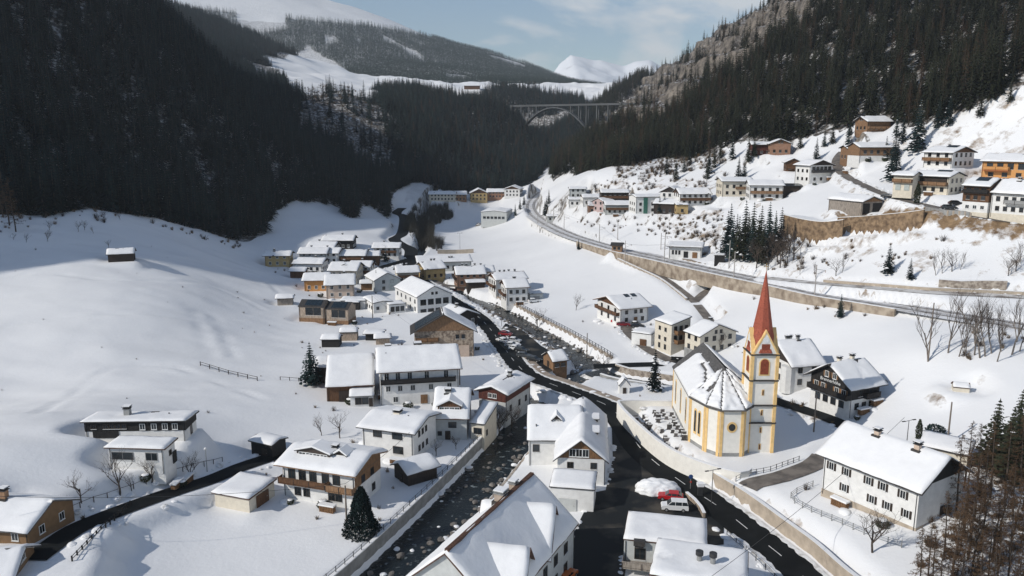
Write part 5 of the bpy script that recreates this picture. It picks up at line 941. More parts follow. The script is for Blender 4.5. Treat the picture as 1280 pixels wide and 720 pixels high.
# ---------------- church ----------------
def church():
    root=empty('church',(41,150,3.),0,'white and yellow church with patchy snow on a grey roof','church')
    ox,oy=41,150
    P=[(47.6,165.5),(34.9,165.5),(34.3,146.2),(36.1,141.2),(38.2,138.7),(42.6,138.7),(44.8,141.2),(47.6,146.2)]
    P=[(a-ox,b-oy) for a,b in P]     # counter-clockwise
    E=9.3; RZ=14.6; k=len(P)
    MB().prism(P,-2,E,0).obj('wall',P_church,root)
    MB().prism([(p[0]*1.004,p[1]*1.004) for p in P],-2.1,.7,0).obj('plinth',S_concg,root)
    # roof: ridge + hip over the choir
    r0=(0.1,15.9,RZ); r1=(-.2,-2.2,RZ); ov=.55
    c=np.mean(P,0); Q=[]
    for p in P:
        v=np.array(p)-np.array((0.2,2.)); v=v/np.linalg.norm(v); Q.append((p[0]+v[0]*ov,p[1]+v[1]*ov,E-.12))
    # order of Q ccw: find rear corners
    rl=min(range(k),key=lambda i:Q[i][0]-Q[i][1]); rr=max(range(k),key=lambda i:Q[i][0]+Q[i][1])
    vs=[*Q,r0,r1]; i0,i1=k,k+1; fs=[]
    i=rl; chain=[rl]
    while i!=rr: i=(i+1)%k; chain.append(i)
    # chain runs from the rear left corner round the choir to the rear right corner
    fs.append((chain[0],chain[1],i1,i0))
    for a,b in zip(chain[1:-2],chain[2:-1]): fs.append((a,b,i1))
    fs.append((chain[-2],chain[-1],i0,i1)); fs.append((chain[-1],chain[0],i0))
    rf=MB(); rf.add(vs,fs); rf.add([(v[0],v[1],v[2]-.25) for v in Q],[tuple(range(k-1,-1,-1))])
    rf.f+=[]; n0=k+2
    for a in range(k): rf.f.append((a,n0+a,n0+(a+1)%k,(a+1)%k)); rf.m.append(0)
    roof=rf.obj('roof',R_grey,root)
    # snow patches lying on the roof planes, ragged outlines
    def patch(face,test,th,seed,n=46,name='roof_snow'):
        F_=[Vector(vs[j]) for j in face]; a=F_[0]; nrm=(F_[1]-F_[0]).cross(F_[2]-F_[0]).normalized()
        if nrm.z<0: nrm=-nrm
        ux=(F_[1]-F_[0]).normalized(); uy=nrm.cross(ux).normalized()
        pts=[((q-a).dot(ux),(q-a).dot(uy)) for q in F_]
        lo=[min(p[i] for p in pts) for i in (0,1)]; hi=[max(p[i] for p in pts) for i in (0,1)]
        st=max(hi[0]-lo[0],hi[1]-lo[1])/n; nx=int((hi[0]-lo[0])/st)+1; ny=int((hi[1]-lo[1])/st)+1
        gx=lo[0]+(np.arange(nx)+.5)*st; gy=lo[1]+(np.arange(ny)+.5)*st; X,Y=np.meshgrid(gx,gy,indexing='ij')
        ins=inpoly(X,Y,pts); d,_,_=near_poly(X,Y,np.array([(*p,0) for p in pts+[pts[0]]]))
        f=np.where(ins&(d>.12),test((X-lo[0])/(hi[0]-lo[0]),(Y-lo[1])/(hi[1]-lo[1]),d)+.5*fbm(X/1.6+seed,Y/1.6,4,seed),-1)
        ok=f>0; b=MB(); vid={}
        H_=th*sstep(0,.22,f)*(1+.5*fbm(X/1.2,Y/1.2,3,seed+3))+.03
        def vert(i,j,top):
            key=(i,j,top)
            if key not in vid:
                zz=[H_[p,q] for p in (i-1,i) for q in (j-1,j) if 0<=p<nx and 0<=q<ny and ok[p,q]]; full=len(zz)==4
                hgt=(np.mean(zz) if full else .05) if top else .004
                w=a+ux*(lo[0]+i*st)+uy*(lo[1]+j*st)+nrm*hgt; vid[key]=len(b.v); b.v.append(tuple(w))
            return vid[key]
        for i in range(nx):
            for j in range(ny):
                if ok[i,j]:
                    b.f.append((vert(i,j,1),vert(i+1,j,1),vert(i+1,j+1,1),vert(i,j+1,1))); b.m.append(0)
                    for (di,dj,e) in ((-1,0,((i,j+1),(i,j))),(1,0,((i+1,j),(i+1,j+1))),(0,-1,((i,j),(i+1,j))),(0,1,((i+1,j+1),(i,j+1)))):
                        p,q=i+di,j+dj
                        if not(0<=p<nx and 0<=q<ny and ok[p,q]):
                            (a0,b0),(a1,b1)=e; b.f.append((vert(a0,b0,1),vert(a0,b0,0),vert(a1,b1,0),vert(a1,b1,1))); b.m.append(0)
        if b.f: b.obj(name,snow,root,smooth=True)
    full=lambda u,v,d:.6+0*u
    L=fs[0]
    patch(L,lambda u,v,d:np.where((u>.12)&(v<.80),.45,-.6)-.9*np.exp(-((v-.40-.25*np.sin(u*3))/.035)**2)*(u>.45)+np.where((u>.75),.0,0)-.8*sstep(.62,.9,v)-.7*(1-sstep(.10,.2,u)),.35,11)
    for n_,fc in enumerate(fs[1:-2]): patch(fc,lambda u,v,d:.13-.8*np.exp(-((u-.5)/.06)**2)*(n_==0)*(v>.3),.4,20+n_)
    patch(fs[-2],lambda u,v,d:.5-.5*sstep(.75,.95,u),.3,40)
    # yellow pilasters, windows, cornice
    MB().prism([(p[0]+ (p[0]-0.1)*.018,p[1]+(p[1]-2)*.014) for p in P],E-.45,E-.13,0,True).obj('cornice',P_churchy,root)
    def onwall(i,t,w,z0,z1,dep,name,m,parent=root,arch=False):
        a,b=np.array(P[i]),np.array(P[(i+1)%k]); d=b-a; L_=np.linalg.norm(d); d=d/L_; nn=np.array((d[1],-d[0])); c=a+d*L_*t
        pr=[(-w/2,z0),(w/2,z0),(w/2,z1-(w/2 if arch else 0))]+([(w/2*math.cos(x),z1-w/2+w/2*math.sin(x)) for x in np.linspace(.3,math.pi-.3,6)] if arch else [])+[(-w/2,z1-(w/2 if arch else 0))]
        n=len(pr); V=[(c[0]+d[0]*x+nn[0]*o,c[1]+d[1]*x+nn[1]*o,z) for o in (.004,dep) for x,z in pr]
        return MB().add(V,[tuple(range(n-1,-1,-1)),tuple(range(n,2*n))]+[(j,(j+1)%n,n+(j+1)%n,n+j) for j in range(n)]).obj(name,m,parent)
    for i in range(k):
        ln=np.linalg.norm(np.array(P[i])-np.array(P[(i+1)%k]))
        for t in (.32/ln,1-.32/ln): onwall(i,t,.55,-.3,E-.46,.08,'pilaster',P_churchy)
        if ln>15 and (P[i][0]+P[(i+1)%k][0])/2<0:      # nave side towards the road
            for t in (.2,.5,.8):
                o=onwall(i,t,1.25,2.3,7.6,.07,'window_surround',P_churchy,arch=True); onwall(i,t,.75,2.8,7.2,.10,'window',GL,arch=True)
        elif 4<ln<6.5 and (P[i][0]+P[(i+1)%k][0])/2<-1.5:
            for t in (.38,.64): onwall(i,t,1.0,2.3,7.4,.07,'window_surround',P_churchy,arch=True); onwall(i,t,.6,2.8,7.0,.10,'window',GL,arch=True)
    # round choir window
    ci=min(range(k),key=lambda i:P[i][1]+P[(i+1)%k][1]); cx=(P[ci][0]+P[(ci+1)%k][0])/2; cy=P[ci][1]
    def disc(x,y,z,r,dep,name,m,rz=1.):
        V=[(x+r*math.cos(a),y-o,z+r*rz*math.sin(a)) for o in (.005,dep) for a in np.linspace(0,2*math.pi,20,endpoint=False)]
        MB().add(V,[tuple(range(19,-1,-1)),tuple(range(20,40))]+[(j,(j+1)%20,20+(j+1)%20,20+j) for j in range(20)]).obj(name,m,root)
    disc(cx,cy,5.7,.95,.08,'round_surround',P_churchy,1.1); disc(cx,cy,5.7,.62,.11,'round_window',GL,1.1)
    # tower
    tx0,tx1,ty0,ty1=44.0-ox,48.6-ox,140.6-oy,145.2-oy; TH=19.2; tcx,tcy=(tx0+tx1)/2,(ty0+ty1)/2; hw=2.3
    tw=MB().box(tx0,tx1,ty0,ty1,-2,TH).obj('tower',P_church,root)
    for a,b in ((tx0,ty0),(tx1,ty0),(tx0,ty1),(tx1,ty1)): MB().box(a-.28 if a==tx0 else a-.30,a+.30 if a==tx0 else a+.28,b-.28 if b==ty0 else b-.3,b+.3 if b==ty0 else b+.28,-.2,TH-.02).obj('pilaster',P_churchy,tw)
    for z in (5.8,9.2,14.0,18.9): MB().box(tx0-.4,tx1+.4,ty0-.4,ty1+.4,z,z+.22).obj('cornice',R_dark,tw)
    for z,s in ((.6,.45),(3.9,.4),(7.3,.4),(11.2,.4)): MB().box(tcx-.22,tcx+.22,ty0-.07,ty0-.004,z,z+1.15).obj('slit_surround',P_churchy,tw); MB().box(tcx-.1,tcx+.1,ty0-.1,ty0-.07,z+.1,z+1.).obj('slit_window',W_red,tw)
    def arch(axis,sgn,c,z0,w,h,dep,name,m):
        pr=[(-w/2,z0),(w/2,z0),(w/2,z0+h-w/2)]+[(w/2*math.cos(x),z0+h-w/2+w/2*math.sin(x)) for x in np.linspace(.3,math.pi-.3,6)]+[(-w/2,z0+h-w/2)]; n=len(pr)
        def pt(u,o,z): return (c+u*1,sgn*(hw+o)+tcy,z) if axis=='y' else (sgn*(hw+o)+tcx,c+u,z)
        V=[pt(u,o,z) for o in (.004,dep) for u,z in pr]; MB().add(V,[tuple(range(n-1,-1,-1)),tuple(range(n,2*n))]+[(j,(j+1)%n,n+(j+1)%n,n+j) for j in range(n)]).obj(name,m,tw)
    for ax,c in (('y',tcx),('x',tcy)):
        for sg in (-1,1):
            arch(ax,sg,c,15.0,2.0,3.3,.07,'belfry_surround',P_churchy); arch(ax,sg,c,15.25,1.5,2.9,.11,'belfry_louver',mat('louver_red',(.25,.06,.03),.8,.2,3))
            # gable above
            def pt(u,o,z,ax=ax,sg=sg): return (tcx+u,sg*(hw+o)+tcy,z) if ax=='y' else (sg*(hw+o)+tcx,tcy+u,z)
            for w_,b_,t_,d0,d1,nm,mm in ((2.35,19.14,23.4,-.6,.1,'gable',P_church),):
                pr=[(-w_,b_),(w_,b_),(0,t_)]; V=[pt(u,o,z) for o in (d0,d1) for u,z in pr]; MB().add(V,[(2,1,0),(3,4,5),(0,1,4,3),(1,2,5,4),(2,0,3,5)]).obj(nm,mm,tw)
            for s2 in (-1,1):
                V=[pt(u,o,z) for o in (-.6,.16) for u,z in ((s2*2.45,19.1),(s2*2.1,19.1),(0,23.05),(0,23.6))]; MB().add(V,[(3,2,1,0),(4,5,6,7),(0,1,5,4),(1,2,6,5),(2,3,7,6),(3,0,4,7)]).obj('gable_edge',P_churchy,tw)
            V=[pt(u,o,z) for o in (.104,.14) for u,z in ((-.75,19.5),(.75,19.5),(.75,21.),(-.75,21.))]; MB().add(V,[(3,2,1,0),(4,5,6,7),(0,1,5,4),(1,2,6,5),(2,3,7,6),(3,0,4,7)]).obj('belfry_louver',MATS['louver_red'],tw)
            V=[pt(.62*math.cos(a),o,21.75+.62*math.sin(a)) for o in (.104,.16) for a in np.linspace(0,2*math.pi,18,endpoint=False)]; MB().add(V,[tuple(range(17,-1,-1)),tuple(range(18,36))]+[(j,(j+1)%18,18+(j+1)%18,18+j) for j in range(18)]).obj('clock',FR_w,tw)
    sp=MB(); rings=[(19.3,2.75),(21.2,2.25),(23.2,1.78),(27.,1.15),(34.2,.04)]; n=8; vs2=[(tcx+r*math.cos(a+math.pi/8)/math.cos(math.pi/8)*.94,tcy+r*math.sin(a+math.pi/8)/math.cos(math.pi/8)*.94,z) for z,r in rings for a in np.linspace(0,2*math.pi,n,endpoint=False)]
    sp.add(vs2,[(i*n+j,i*n+(j+1)%n,(i+1)*n+(j+1)%n,(i+1)*n+j) for i in range(len(rings)-1) for j in range(n)]); spo=sp.obj('spire',R_red,tw)
    fin=MB(); fin.tube((tcx,tcy,33.9),(tcx,tcy,35.6),.05,n=6,cap=True); fin.box(tcx-.35,tcx+.35,tcy-.04,tcy+.04,34.9,35.0); fin.obj('cross',mat('gilt',(.45,.28,.08),.4,metal=.6),tw)
church()
# graves
gp=A['church_yard']; poly=[gp[0],gp[1],(36,159),(33.6,150),(34.,146),(31,143),gp[11],gp[12]]
xs=[p[0] for p in poly]; ys=[p[1] for p in poly]; gm=[]
for v in range(3):
    b=MB(); wd=.34+.08*v; b.box(-wd,wd,-.1,.1,0,.75+.2*v); b.box(-wd-.1,wd+.1,-.16,.16,-.15,.12)
    if v==2: b.box(-.08,.08,-.06,.06,.95,1.5); b.box(-.28,.28,-.05,.05,1.2,1.34)
    gm.append((b.mesh('headstone',mat('gravestone',(.11,.10,.095),.7,.3,2,obj_rand=.5)),MB().box(-wd-.02,wd+.02,-.12,.12,.752+.2*v,.9+.2*v).mesh('snow_cap',snow)))
y=min(ys)+1.2
while y<max(ys):
    x=min(xs)+rnd.uniform(.5,1)
    while x<max(xs):
        if inpoly(np.array(x),np.array(y),poly) and near_poly(np.array(x),np.array(y),cw)[0]>1.1 and rnd.random()<.85:
            v=rnd.choice((0,0,1,1,2)); o=tag(link('gravestone',gm[v][0],None,(x+rnd.uniform(-.2,.2),y,hz(x,y)),rnd.uniform(-.1,.1)),'dark gravestone with a snow cap in the rows beside the church','gravestone','graves in the churchyard'); link('snow_cap',gm[v][1],o)
        x+=1.55
    y+=1.9
# ---------------- arch viaduct ----------------
def viaduct():
    a=np.array((-32.,1150.)); b=np.array((150.,1040.)); L=np.linalg.norm(b-a); rz=math.atan2(b[1]-a[1],b[0]-a[0]); zd=97.
    root=empty('viaduct',(a[0],a[1],0),rz,'tall concrete motorway viaduct with one wide arch across the gorge','bridge')
    cm=mat('viaduct_concrete',(.12,.125,.127),.9,.1,.05)
    MB().box(-60,L+30,-4,4,zd-1.5,zd).obj('deck',cm,root)
    for y in (-4.1,3.9): MB().box(-60,L+30,y,y+.2,zd+.002,zd+.9).obj('parapet',cm,root)
    x0,x1=56.,152.; zs=zd-30; n=28; ar=MB()
    top=[]
    for i in range(n+1):
        t=i/n; x=x0+(x1-x0)*t; z=zs+(zd-3.4-zs)*(1-(2*t-1)**2); th=2.0-.8*(1-abs(2*t-1)); top.append((x,z,th))
    vs=[]; 
    for x,z,th in top: vs+=[(x,-4,z-th/2),(x,4,z-th/2),(x,4,z+th/2),(x,-4,z+th/2)]
    fs=[]
    for i in range(n):
        for j in range(4): fs.append((4*i+j,4*i+(j+1)%4,4*i+4+(j+1)%4,4*i+4+j))
    ar.add(vs,fs).obj('arch',cm,root)
    def archz(x):
        t=(x-x0)/(x1-x0); return zs+(zd-3.4-zs)*(1-(2*t-1)**2) if 0<t<1 else None
    for x in (-40,-20,0,20,38,54,66,78,130,142,153,168,184):
        z=archz(x); w=a+np.array((math.cos(rz),math.sin(rz)))*x
        zb=z+.6 if z else hz(w[0],w[1])-4
        if zd-2.2-zb>1:
            for yy in (-3.2,3.2): MB().box(x-.55,x+.55,yy-.7,yy+.7,zb,zd-1.501).obj('pier',cm,root)
viaduct()
# ---------------- trees ----------------
def spruce(seed,H=14.,R=2.7,wh=13,br=8,snowp=0.,trunk=True,fine=1,droop=.35):
    r=random.Random(seed); c=MB(); 
    for k in range(wh):
        t=(k+.4)/wh; z=H*(.10+.88*t); rad=R*(1-t)**.85*(.85+.3*r.random())+.12; n=max(4,int(br*(1-.55*t))); a0=r.random()*6.3
        for j in range(n):
            a=a0+6.283*j/n+r.uniform(-.25,.25); rr=rad*r.uniform(.65,1.15); dz=-rr*droop*r.uniform(.6,1.4); w=.34*rr+.18
            ca,sa=math.cos(a),math.sin(a); up=H/wh*.75
            for s_ in range(fine):
                f0=s_/fine; f1=(s_+1)/fine
                q=lambda f,o,zz:(ca*rr*f-sa*o,sa*rr*f+ca*o,z+dz*f*f+zz)
                mi=1 if r.random()<snowp else 0
                wa=w*(1-.35*f0)*(.35 if f0==0 else 1); wb=w*(1-f1)*.8+.05
                c.add([q(f0,0,up*.35*(1-f0)),q((f0+f1)/2,wa,-.12),q(f1,0,0),q((f0+f1)/2,-wa,-.12)],[(0,1,2),(0,2,3)],mi)
    c.add([(0,0,H),(.16,0,H*.93),(-.1,.14,H*.93),(-.1,-.14,H*.93)],[(0,1,2),(0,2,3),(0,3,1)])
    t=MB().tube((0,0,-1.2),(0,0,H*.9),.02*H+.03,.03,n=6)
    return c,t
def branchy(seed,H=8.,n0=5,levels=4,spread=.6,r0=.14,up=.35,twig=3,trunkf=.35,sides=5):
    r=random.Random(seed); tr=MB(); cr=MB()
    def grow(p,d,l,rad,lv):
        segs=2; q=p
        for k in range(segs):
            d2=(d+Vector((r.uniform(-1,1),r.uniform(-1,1),r.uniform(-.3,.9)))*.16).normalized(); e=q+d2*l/segs
            (tr if lv<=1 else cr).tube(q,e,rad*(1-.3*k/segs),rad*(1-.3*(k+1)/segs),n=sides if lv<2 else 3); q=e; d=d2
        if lv>=levels: return
        nb=n0 if lv==0 else r.randint(2,3+ (1 if lv<3 else 0))
        for j in range(nb):
            v=Vector((r.uniform(-1,1),r.uniform(-1,1),r.uniform(-.2,1)*.6)).normalized()
            d3=(d*(1-spread)+v*spread+Vector((0,0,up*.4))).normalized()
            f=r.uniform(.35,1.) if lv>0 else r.uniform(.5,1.)
            grow(p+(q-p)*f,d3,l*r.uniform(.55,.8),rad*.52,lv+1)
    grow(Vector((0,0,-.5)),Vector((r.uniform(-.06,.06),r.uniform(-.06,.06),1)),H*trunkf+.5,r0,0)
    return cr,tr
def larch_tree(seed,H=16.,R=3.2):
    r=random.Random(seed); c=MB(); lean=Vector((r.uniform(-.05,.05),r.uniform(-.05,.05),1)); top=lean*H
    t=MB(); p=Vector((0,0,-1.5)); n=6
    for k in range(n):
        q=lean*(H*(k+1)/n)+Vector((r.uniform(-.1,.1),r.uniform(-.1,.1),0)); t.tube(p,q,.20*(1-k/n)+.03,.20*(1-(k+1)/n)+.02,n=6); p=q
    z=H*.16
    while z<H*.985:
        f=z/H; rad=R*(1-f)**.7*r.uniform(.5,1.15)+.2; a=r.random()*6.283; b=lean*z; d=Vector((math.cos(a),math.sin(a),r.uniform(-.15,.3))).normalized()
        e=b+d*rad; e.z-=rad*.12; c.tube(b,e,.035,.012,n=3)
        for m in range(int(9+rad*11)):
            g=r.uniform(.25,1); s=b.lerp(e,g); dd=Vector((r.uniform(-1,1),r.uniform(-1,1),r.uniform(-1.1,.25))); l=r.uniform(.25,.7)
            w=Vector((-dd.y,dd.x,0)); w=w.normalized()*.034 if w.length>0 else Vector((.03,0,0)); u=s+dd.normalized()*l
            c.add([s-w,s+w,u],[(0,1,2)])
        z+=r.uniform(.10,.22)*H/16
    return c,t
def bush(seed,R=1.,H=1.3,n=46,w=.03):
    r=random.Random(seed); c=MB()
    for k in range(n):
        a=r.random()*6.283; d=Vector((math.cos(a)*r.uniform(.1,1)*R,math.sin(a)*r.uniform(.1,1)*R,H*r.uniform(.5,1.1))); p=Vector((r.uniform(-.3,.3)*R,r.uniform(-.3,.3)*R,-.1)); m=p.lerp(p+d,.55)+Vector((r.uniform(-.15,.15),r.uniform(-.15,.15),.1)); s=Vector((-d.y,d.x,0)).normalized()*w
        c.add([p-s,p+s,m+s*.7,m-s*.7],[(0,1,2,3)]); c.add([m-s*.7,m+s*.7,p+d],[(0,1,2)])
        e=m+Vector((r.uniform(-1,1),r.uniform(-1,1),r.uniform(.2,1)))*.45*R; c.add([m-s*.5,m+s*.5,e],[(0,1,2)])
    return c
def leafball(seed,H,R,n=900,shape='column',leaf=.16):
    r=random.Random(seed); c=MB()
    for k in range(n):
        t=r.random(); a=r.random()*6.283
        rr={'column':R*(math.sin(math.pi*min(1,.12+t*.88))**.45)*(1-.35*t),'ball':R*math.sqrt(max(0,1-(2*t-1)**2)),'cone':R*(1-t)**.75+.1}[shape]*r.uniform(.72,1.06)*(1+.14*math.sin(a*3+seed)+.1*math.sin(t*9+a*2))
        p=Vector((rr*math.cos(a),rr*math.sin(a),H*t)); d=Vector((r.uniform(-1,1),r.uniform(-1,1),r.uniform(-.2,1))).normalized()*leaf*r.uniform(.7,1.5); s=Vector((r.uniform(-1,1),r.uniform(-1,1),r.uniform(-1,1))).normalized()*leaf*.8
        c.add([p-s,p+s,p+d*1.6,p-d*.6],[(0,1,2),(0,1,3)])
    return c
def mh(me): return max(v.co.z for v in me.vertices)
def tree(name,label,crown,trunk,loc,sc=1.,rz=0.,cat='tree',group=None):
    o=empty(name,loc,rz,label,cat,group); o.scale=(sc,)*3 if not hasattr(sc,'__len__') else sc
    if trunk: link('trunk',trunk,o)
    link('crown',crown,o); return o
def meshes(ct,cm,tm,smooth=False): return ct[0].mesh('crown',cm),ct[1].mesh('trunk',tm)
SPR=[meshes(spruce(k,14,2.6,18,11,.03,fine=3),[NEED,snow],BARK) for k in (1,2,3)]
SPRo=[meshes(spruce(k,14,2.6,18,11,.02,fine=3),[NEEDw,snow],BARK) for k in (4,5)]
def ground_pt(p,dz=-.1): return (p[0],p[1],hz(p[0],p[1])+dz)
def spr(p,H,label,olive=False,cat='tree',name='spruce_tree',wide=1.,group=None):
    c,t=rnd.choice(SPRo if olive else SPR); s=H/14.; return tree(name,label,c,t,ground_pt(p),(s*wide,s*wide,s),rnd.random()*6,cat,group)
pc,pt_=spruce(91,11.2,3.0,17,13,.02,fine=3,droop=.15)
tree('pine_tree','tall dark pine standing alone beside the big barn',pc.mesh('crown',[NEED,snow]),pt_.mesh('trunk',BARK),ground_pt(PT['big_pine'][0]),1)
spr(PT['spruce_church'][0],10.8,'dark spruce on the snow patch beside the church',wide=1.15)
tree('yew_tree','dense round dark conifer before the orange balcony chalet',leafball(5,8,2.6,7000,'cone',.17).mesh('crown',NEED),MB().tube((0,0,-.5),(0,0,4),.25,.1,n=7).mesh('trunk',BARK),ground_pt(PT['yew'][0]),1)
col=leafball(8,5.2,.85,1500,'column',.14).mesh('crown',HEDGE)
tree('cypress_bush','tall clipped column bush at the corner of the black inn',col,MB().tube((0,0,-.3),(0,0,2),.1,.05,n=5).mesh('trunk',BARK),ground_pt(PT['column'][0]),1.05,0,'bush')
tree('cypress_bush','small column bush behind the big white farmhouse',col,None,ground_pt(PT['column'][1]),.72,1,'bush')
tree('cypress_bush','thin column bush before the timber fronted terrace chalet',col,None,ground_pt((126.5,249.5)),1.2,1,'bush')
tree('yew_bush','round dark bush behind the big white farmhouse',leafball(9,2.6,1.7,900,'ball',.18).mesh('crown',NEED),None,ground_pt(PT['round_bush'][0]),1,0,'bush')
SL=['lone spruce on the bank below the railway','small spruce at the foot of the railway wall','slender spruce on the slope under the brown bank','second slope spruce nearer the hillside road','round dark tree before the far white house']
for i,p in enumerate(PT['slope_spruce']):
    if i<5: spr(p,(6.4,5,8.5,6,7.5)[i],SL[i],wide=1.25)
    else: spr(p,rnd.uniform(9,13.5),'dark green spruce in the grove at the lower right edge',True,wide=1.5,group='spruces at the lower right edge')
TL=['tall spruce before the timber fronted chalet','shorter spruce beside the tall terrace spruce','very tall spruce above the upper solar chalet','spruce between the terrace road and the solar chalets','spruce below the orange cabin','spruce under the long honey timber house','spruce right of the beige balcony house','spruce left of the beige balcony house','spruce above the broad roofed white house','dark spruce beside the white apartment block','smaller spruce beside the white apartment block','spruce above the veranda house']
for p,l,hh in zip(PT['terrace_spruce'],TL,(15,12,20,11,10,10,10,10,12,9,8,10)): spr(p,hh,l,wide=1.1)
for p in PT['clump']: spr(p,rnd.uniform(11,18),'dark conifer in the clump above the railway',rnd.random()<.3,group='conifer clump above the railway')
for p in PT['rail_spruce']: spr(p,rnd.uniform(6,10),'conifer standing beside the far railway curve',group='conifers at the railway curve')
for p in PT['edge_conifer']: spr(p,rnd.uniform(8,14),'scattered conifer between the terrace houses and the forest',rnd.random()<.5,group='conifers above the terrace')
BT=[meshes(branchy(k,7.5,5,5,.62,.13),TWIG,BARK) for k in (1,2,3)]; BTb=[meshes(branchy(k,10,4,5,.42,.12,.8,trunkf=.4),TWIG,BARKb) for k in (7,8)]
def bare(p,H,label,birch=False,group=None,name='bare_tree'):
    c,t=rnd.choice(BTb if birch else BT); s=H/mh(c); return tree(name,label,c,t,ground_pt(p),s,rnd.random()*6,'tree',group)
BL=['small bare tree beside the bend of the side road','wide bare tree below the white flat roofed house','slim bare tree under the picture window house','thin bare sapling between the two roadside trees','bare tree near the round street lamp','tiny bare sapling on the left snow slope','bare garden tree before the barn','second bare garden tree before the barn','lone bare tree on the middle snowfield','bare tree beside the field fence','bare tree by the brook','bare tree before the cream gabled house','bare crooked tree below the big farmhouse','bare shrub tree before the white two storey house','bare shrub tree on the garden lawn by the stream','bare dark tree over the stream','second bare tree over the stream']
for p,l,hh in zip(PT['bare'],BL,(5.5,8,6,4,5,3,5,6,6.5,8.5,6,7,8,4,3.5,8,7)): bare(p,hh,l)
for p in PT['right_bare']: bare(p,rnd.uniform(11,17),'tall slim bare tree in the row on the right snow slope',True,'bare trees on the right slope')
for p in PT['slope_bare']: bare(p,rnd.uniform(5,8),'bare tree on the slope between railway and terrace',rnd.random()<.5,'bare trees under the terrace')
for p in PT['clump_bare']: bare(p,rnd.uniform(6,11),'brown bare tree beside the conifer clump above the railway',group='bare trees beside the conifer clump')
for p in PT['left_small']: bare(p,rnd.uniform(2.5,5),'small bare shrub on the shaded upper snowfield',group='shrubs on the shaded field')
LA=[meshes(larch_tree(k),LARCH,BARK) for k in (1,2,3)]
for p in PT['larch']: c,t=rnd.choice(LA); tree('larch_tree','leafless brown larch in the thicket at the lower right corner',c,t,ground_pt(p),rnd.uniform(.5,.8),rnd.random()*6,'tree','larches in the lower right corner')
for p,l in zip(PT['autumn'],('rust brown larch at the forest edge','second rust brown larch at the forest edge')): c,t=LA[0]; tree('larch_tree',l,c,t,ground_pt(p),.8,1)
for p in PT['left_tall']: c,t=LA[1]; tree('larch_tree','tall dark leafless trunk at the left edge of the field',c,t,ground_pt(p),1.2,rnd.random()*6,'tree','tall trunks at the left edge')
AL=[meshes(branchy(k,6,6,5,.6,.1,.5,trunkf=.3),ALD,BARK) for k in (21,22)]
for p in PT['alder']: c,t=rnd.choice(AL); tree('alder_tree','dark bare alder in the wood along the far stream',c,t,ground_pt(p),rnd.uniform(.8,1.15),rnd.random()*6,'tree','alders along the far stream')
# ---- forests: geometry-node instances for the mass, single trees for the 300 that show largest ----
def proto(name,parts):
    b=MB(); mats=[]
    for mb,ms in parts:
        o=len(b.v); b.v+=mb.v; b.f+=[tuple(i+o for i in f) for f in mb.f]; k=len(mats); mats+=ms; b.m+=[i+k for i in mb.m]
    return bpy.data.objects.new(name,b.mesh(name,mats))
def forest(name,label,pts,protos):
    "pts rows: x y z scale rot variant"
    pts=np.array(pts); me=bpy.data.meshes.new(name); me.vertices.add(len(pts)); me.vertices.foreach_set('co',pts[:,:3].ravel().astype(np.float32))
    for a,c in (('sc',3),('rot',4)): x=me.attributes.new(a,'FLOAT','POINT'); x.data.foreach_set('value',pts[:,c].astype(np.float32))
    x=me.attributes.new('var','INT','POINT'); x.data.foreach_set('value',pts[:,5].astype(np.int32))
    o=tag(link(name,me),label,kind='stuff'); cl=bpy.data.collections.new(name+'_kinds')
    for p in protos: cl.objects.link(p)
    g=bpy.data.node_groups.new(name,'GeometryNodeTree'); g.interface.new_socket('Geometry',in_out='INPUT',socket_type='NodeSocketGeometry'); g.interface.new_socket('Geometry',in_out='OUTPUT',socket_type='NodeSocketGeometry')
    n=g.nodes; L=g.links.new; i=n.new('NodeGroupInput'); ou=n.new('NodeGroupOutput'); ip=n.new('GeometryNodeInstanceOnPoints'); ci=n.new('GeometryNodeCollectionInfo')
    ci.inputs['Collection'].default_value=cl; ci.inputs['Separate Children'].default_value=True; ci.inputs['Reset Children'].default_value=True
    def na(nm,t): q=n.new('GeometryNodeInputNamedAttribute'); q.data_type=t; q.inputs['Name'].default_value=nm; return q.outputs['Attribute']
    cx=n.new('ShaderNodeCombineXYZ'); L(na('rot','FLOAT'),cx.inputs['Z'])
    L(i.outputs[0],ip.inputs['Points']); L(ci.outputs[0],ip.inputs['Instance']); ip.inputs['Pick Instance'].default_value=True; L(na('var','INT'),ip.inputs['Instance Index']); L(cx.outputs[0],ip.inputs['Rotation']); L(na('sc','FLOAT'),ip.inputs['Scale']); L(ip.outputs[0],ou.inputs[0])
    m=o.modifiers.new('scatter','NODES'); m.node_group=g; return o
rs=np.random.RandomState(5)
def scatter(poly,dens,holes=(),keep=None,xr=None):
    p=np.array(poly); x0,y0=p.min(0); x1,y1=p.max(0); n=int((x1-x0)*(y1-y0)*dens); x=rs.uniform(x0,x1,n); y=rs.uniform(y0,y1,n); ok=inpoly(x,y,poly)
    for hpoly,pr in holes: ok&=~(inpoly(x,y,hpoly)&(rs.rand(n)<pr))
    if keep is not None: ok&=keep(x,y)
    return np.stack([x[ok],y[ok]],-1)
fpos=[]
clear=lambda t,s=45.,sd=31:(lambda x,y: fbm(x/s,y/s,3,sd)>-t)
def infr(x,y,m=40): return abs(x)<.70*y+m      # what the picture could plausibly see, with a margin
PL=scatter(F['left'],.075,holes=[(FAR_CLEAR[0],.97)],keep=lambda x,y:((y<1000)|(x<-.36*y)|(fbm(x/60,y/60,3,88)>-.30+.5*sstep(-.36,-.25,x/y)))&clear(.30)(x,y)&clear(.25,16,33)(x,y)&(infr(x,y,120)))
PG=scatter(F['gorge'],.07,holes=[(F['rocky'],.9),(F['rock_hill'],.93)],keep=clear(.20,60,37))
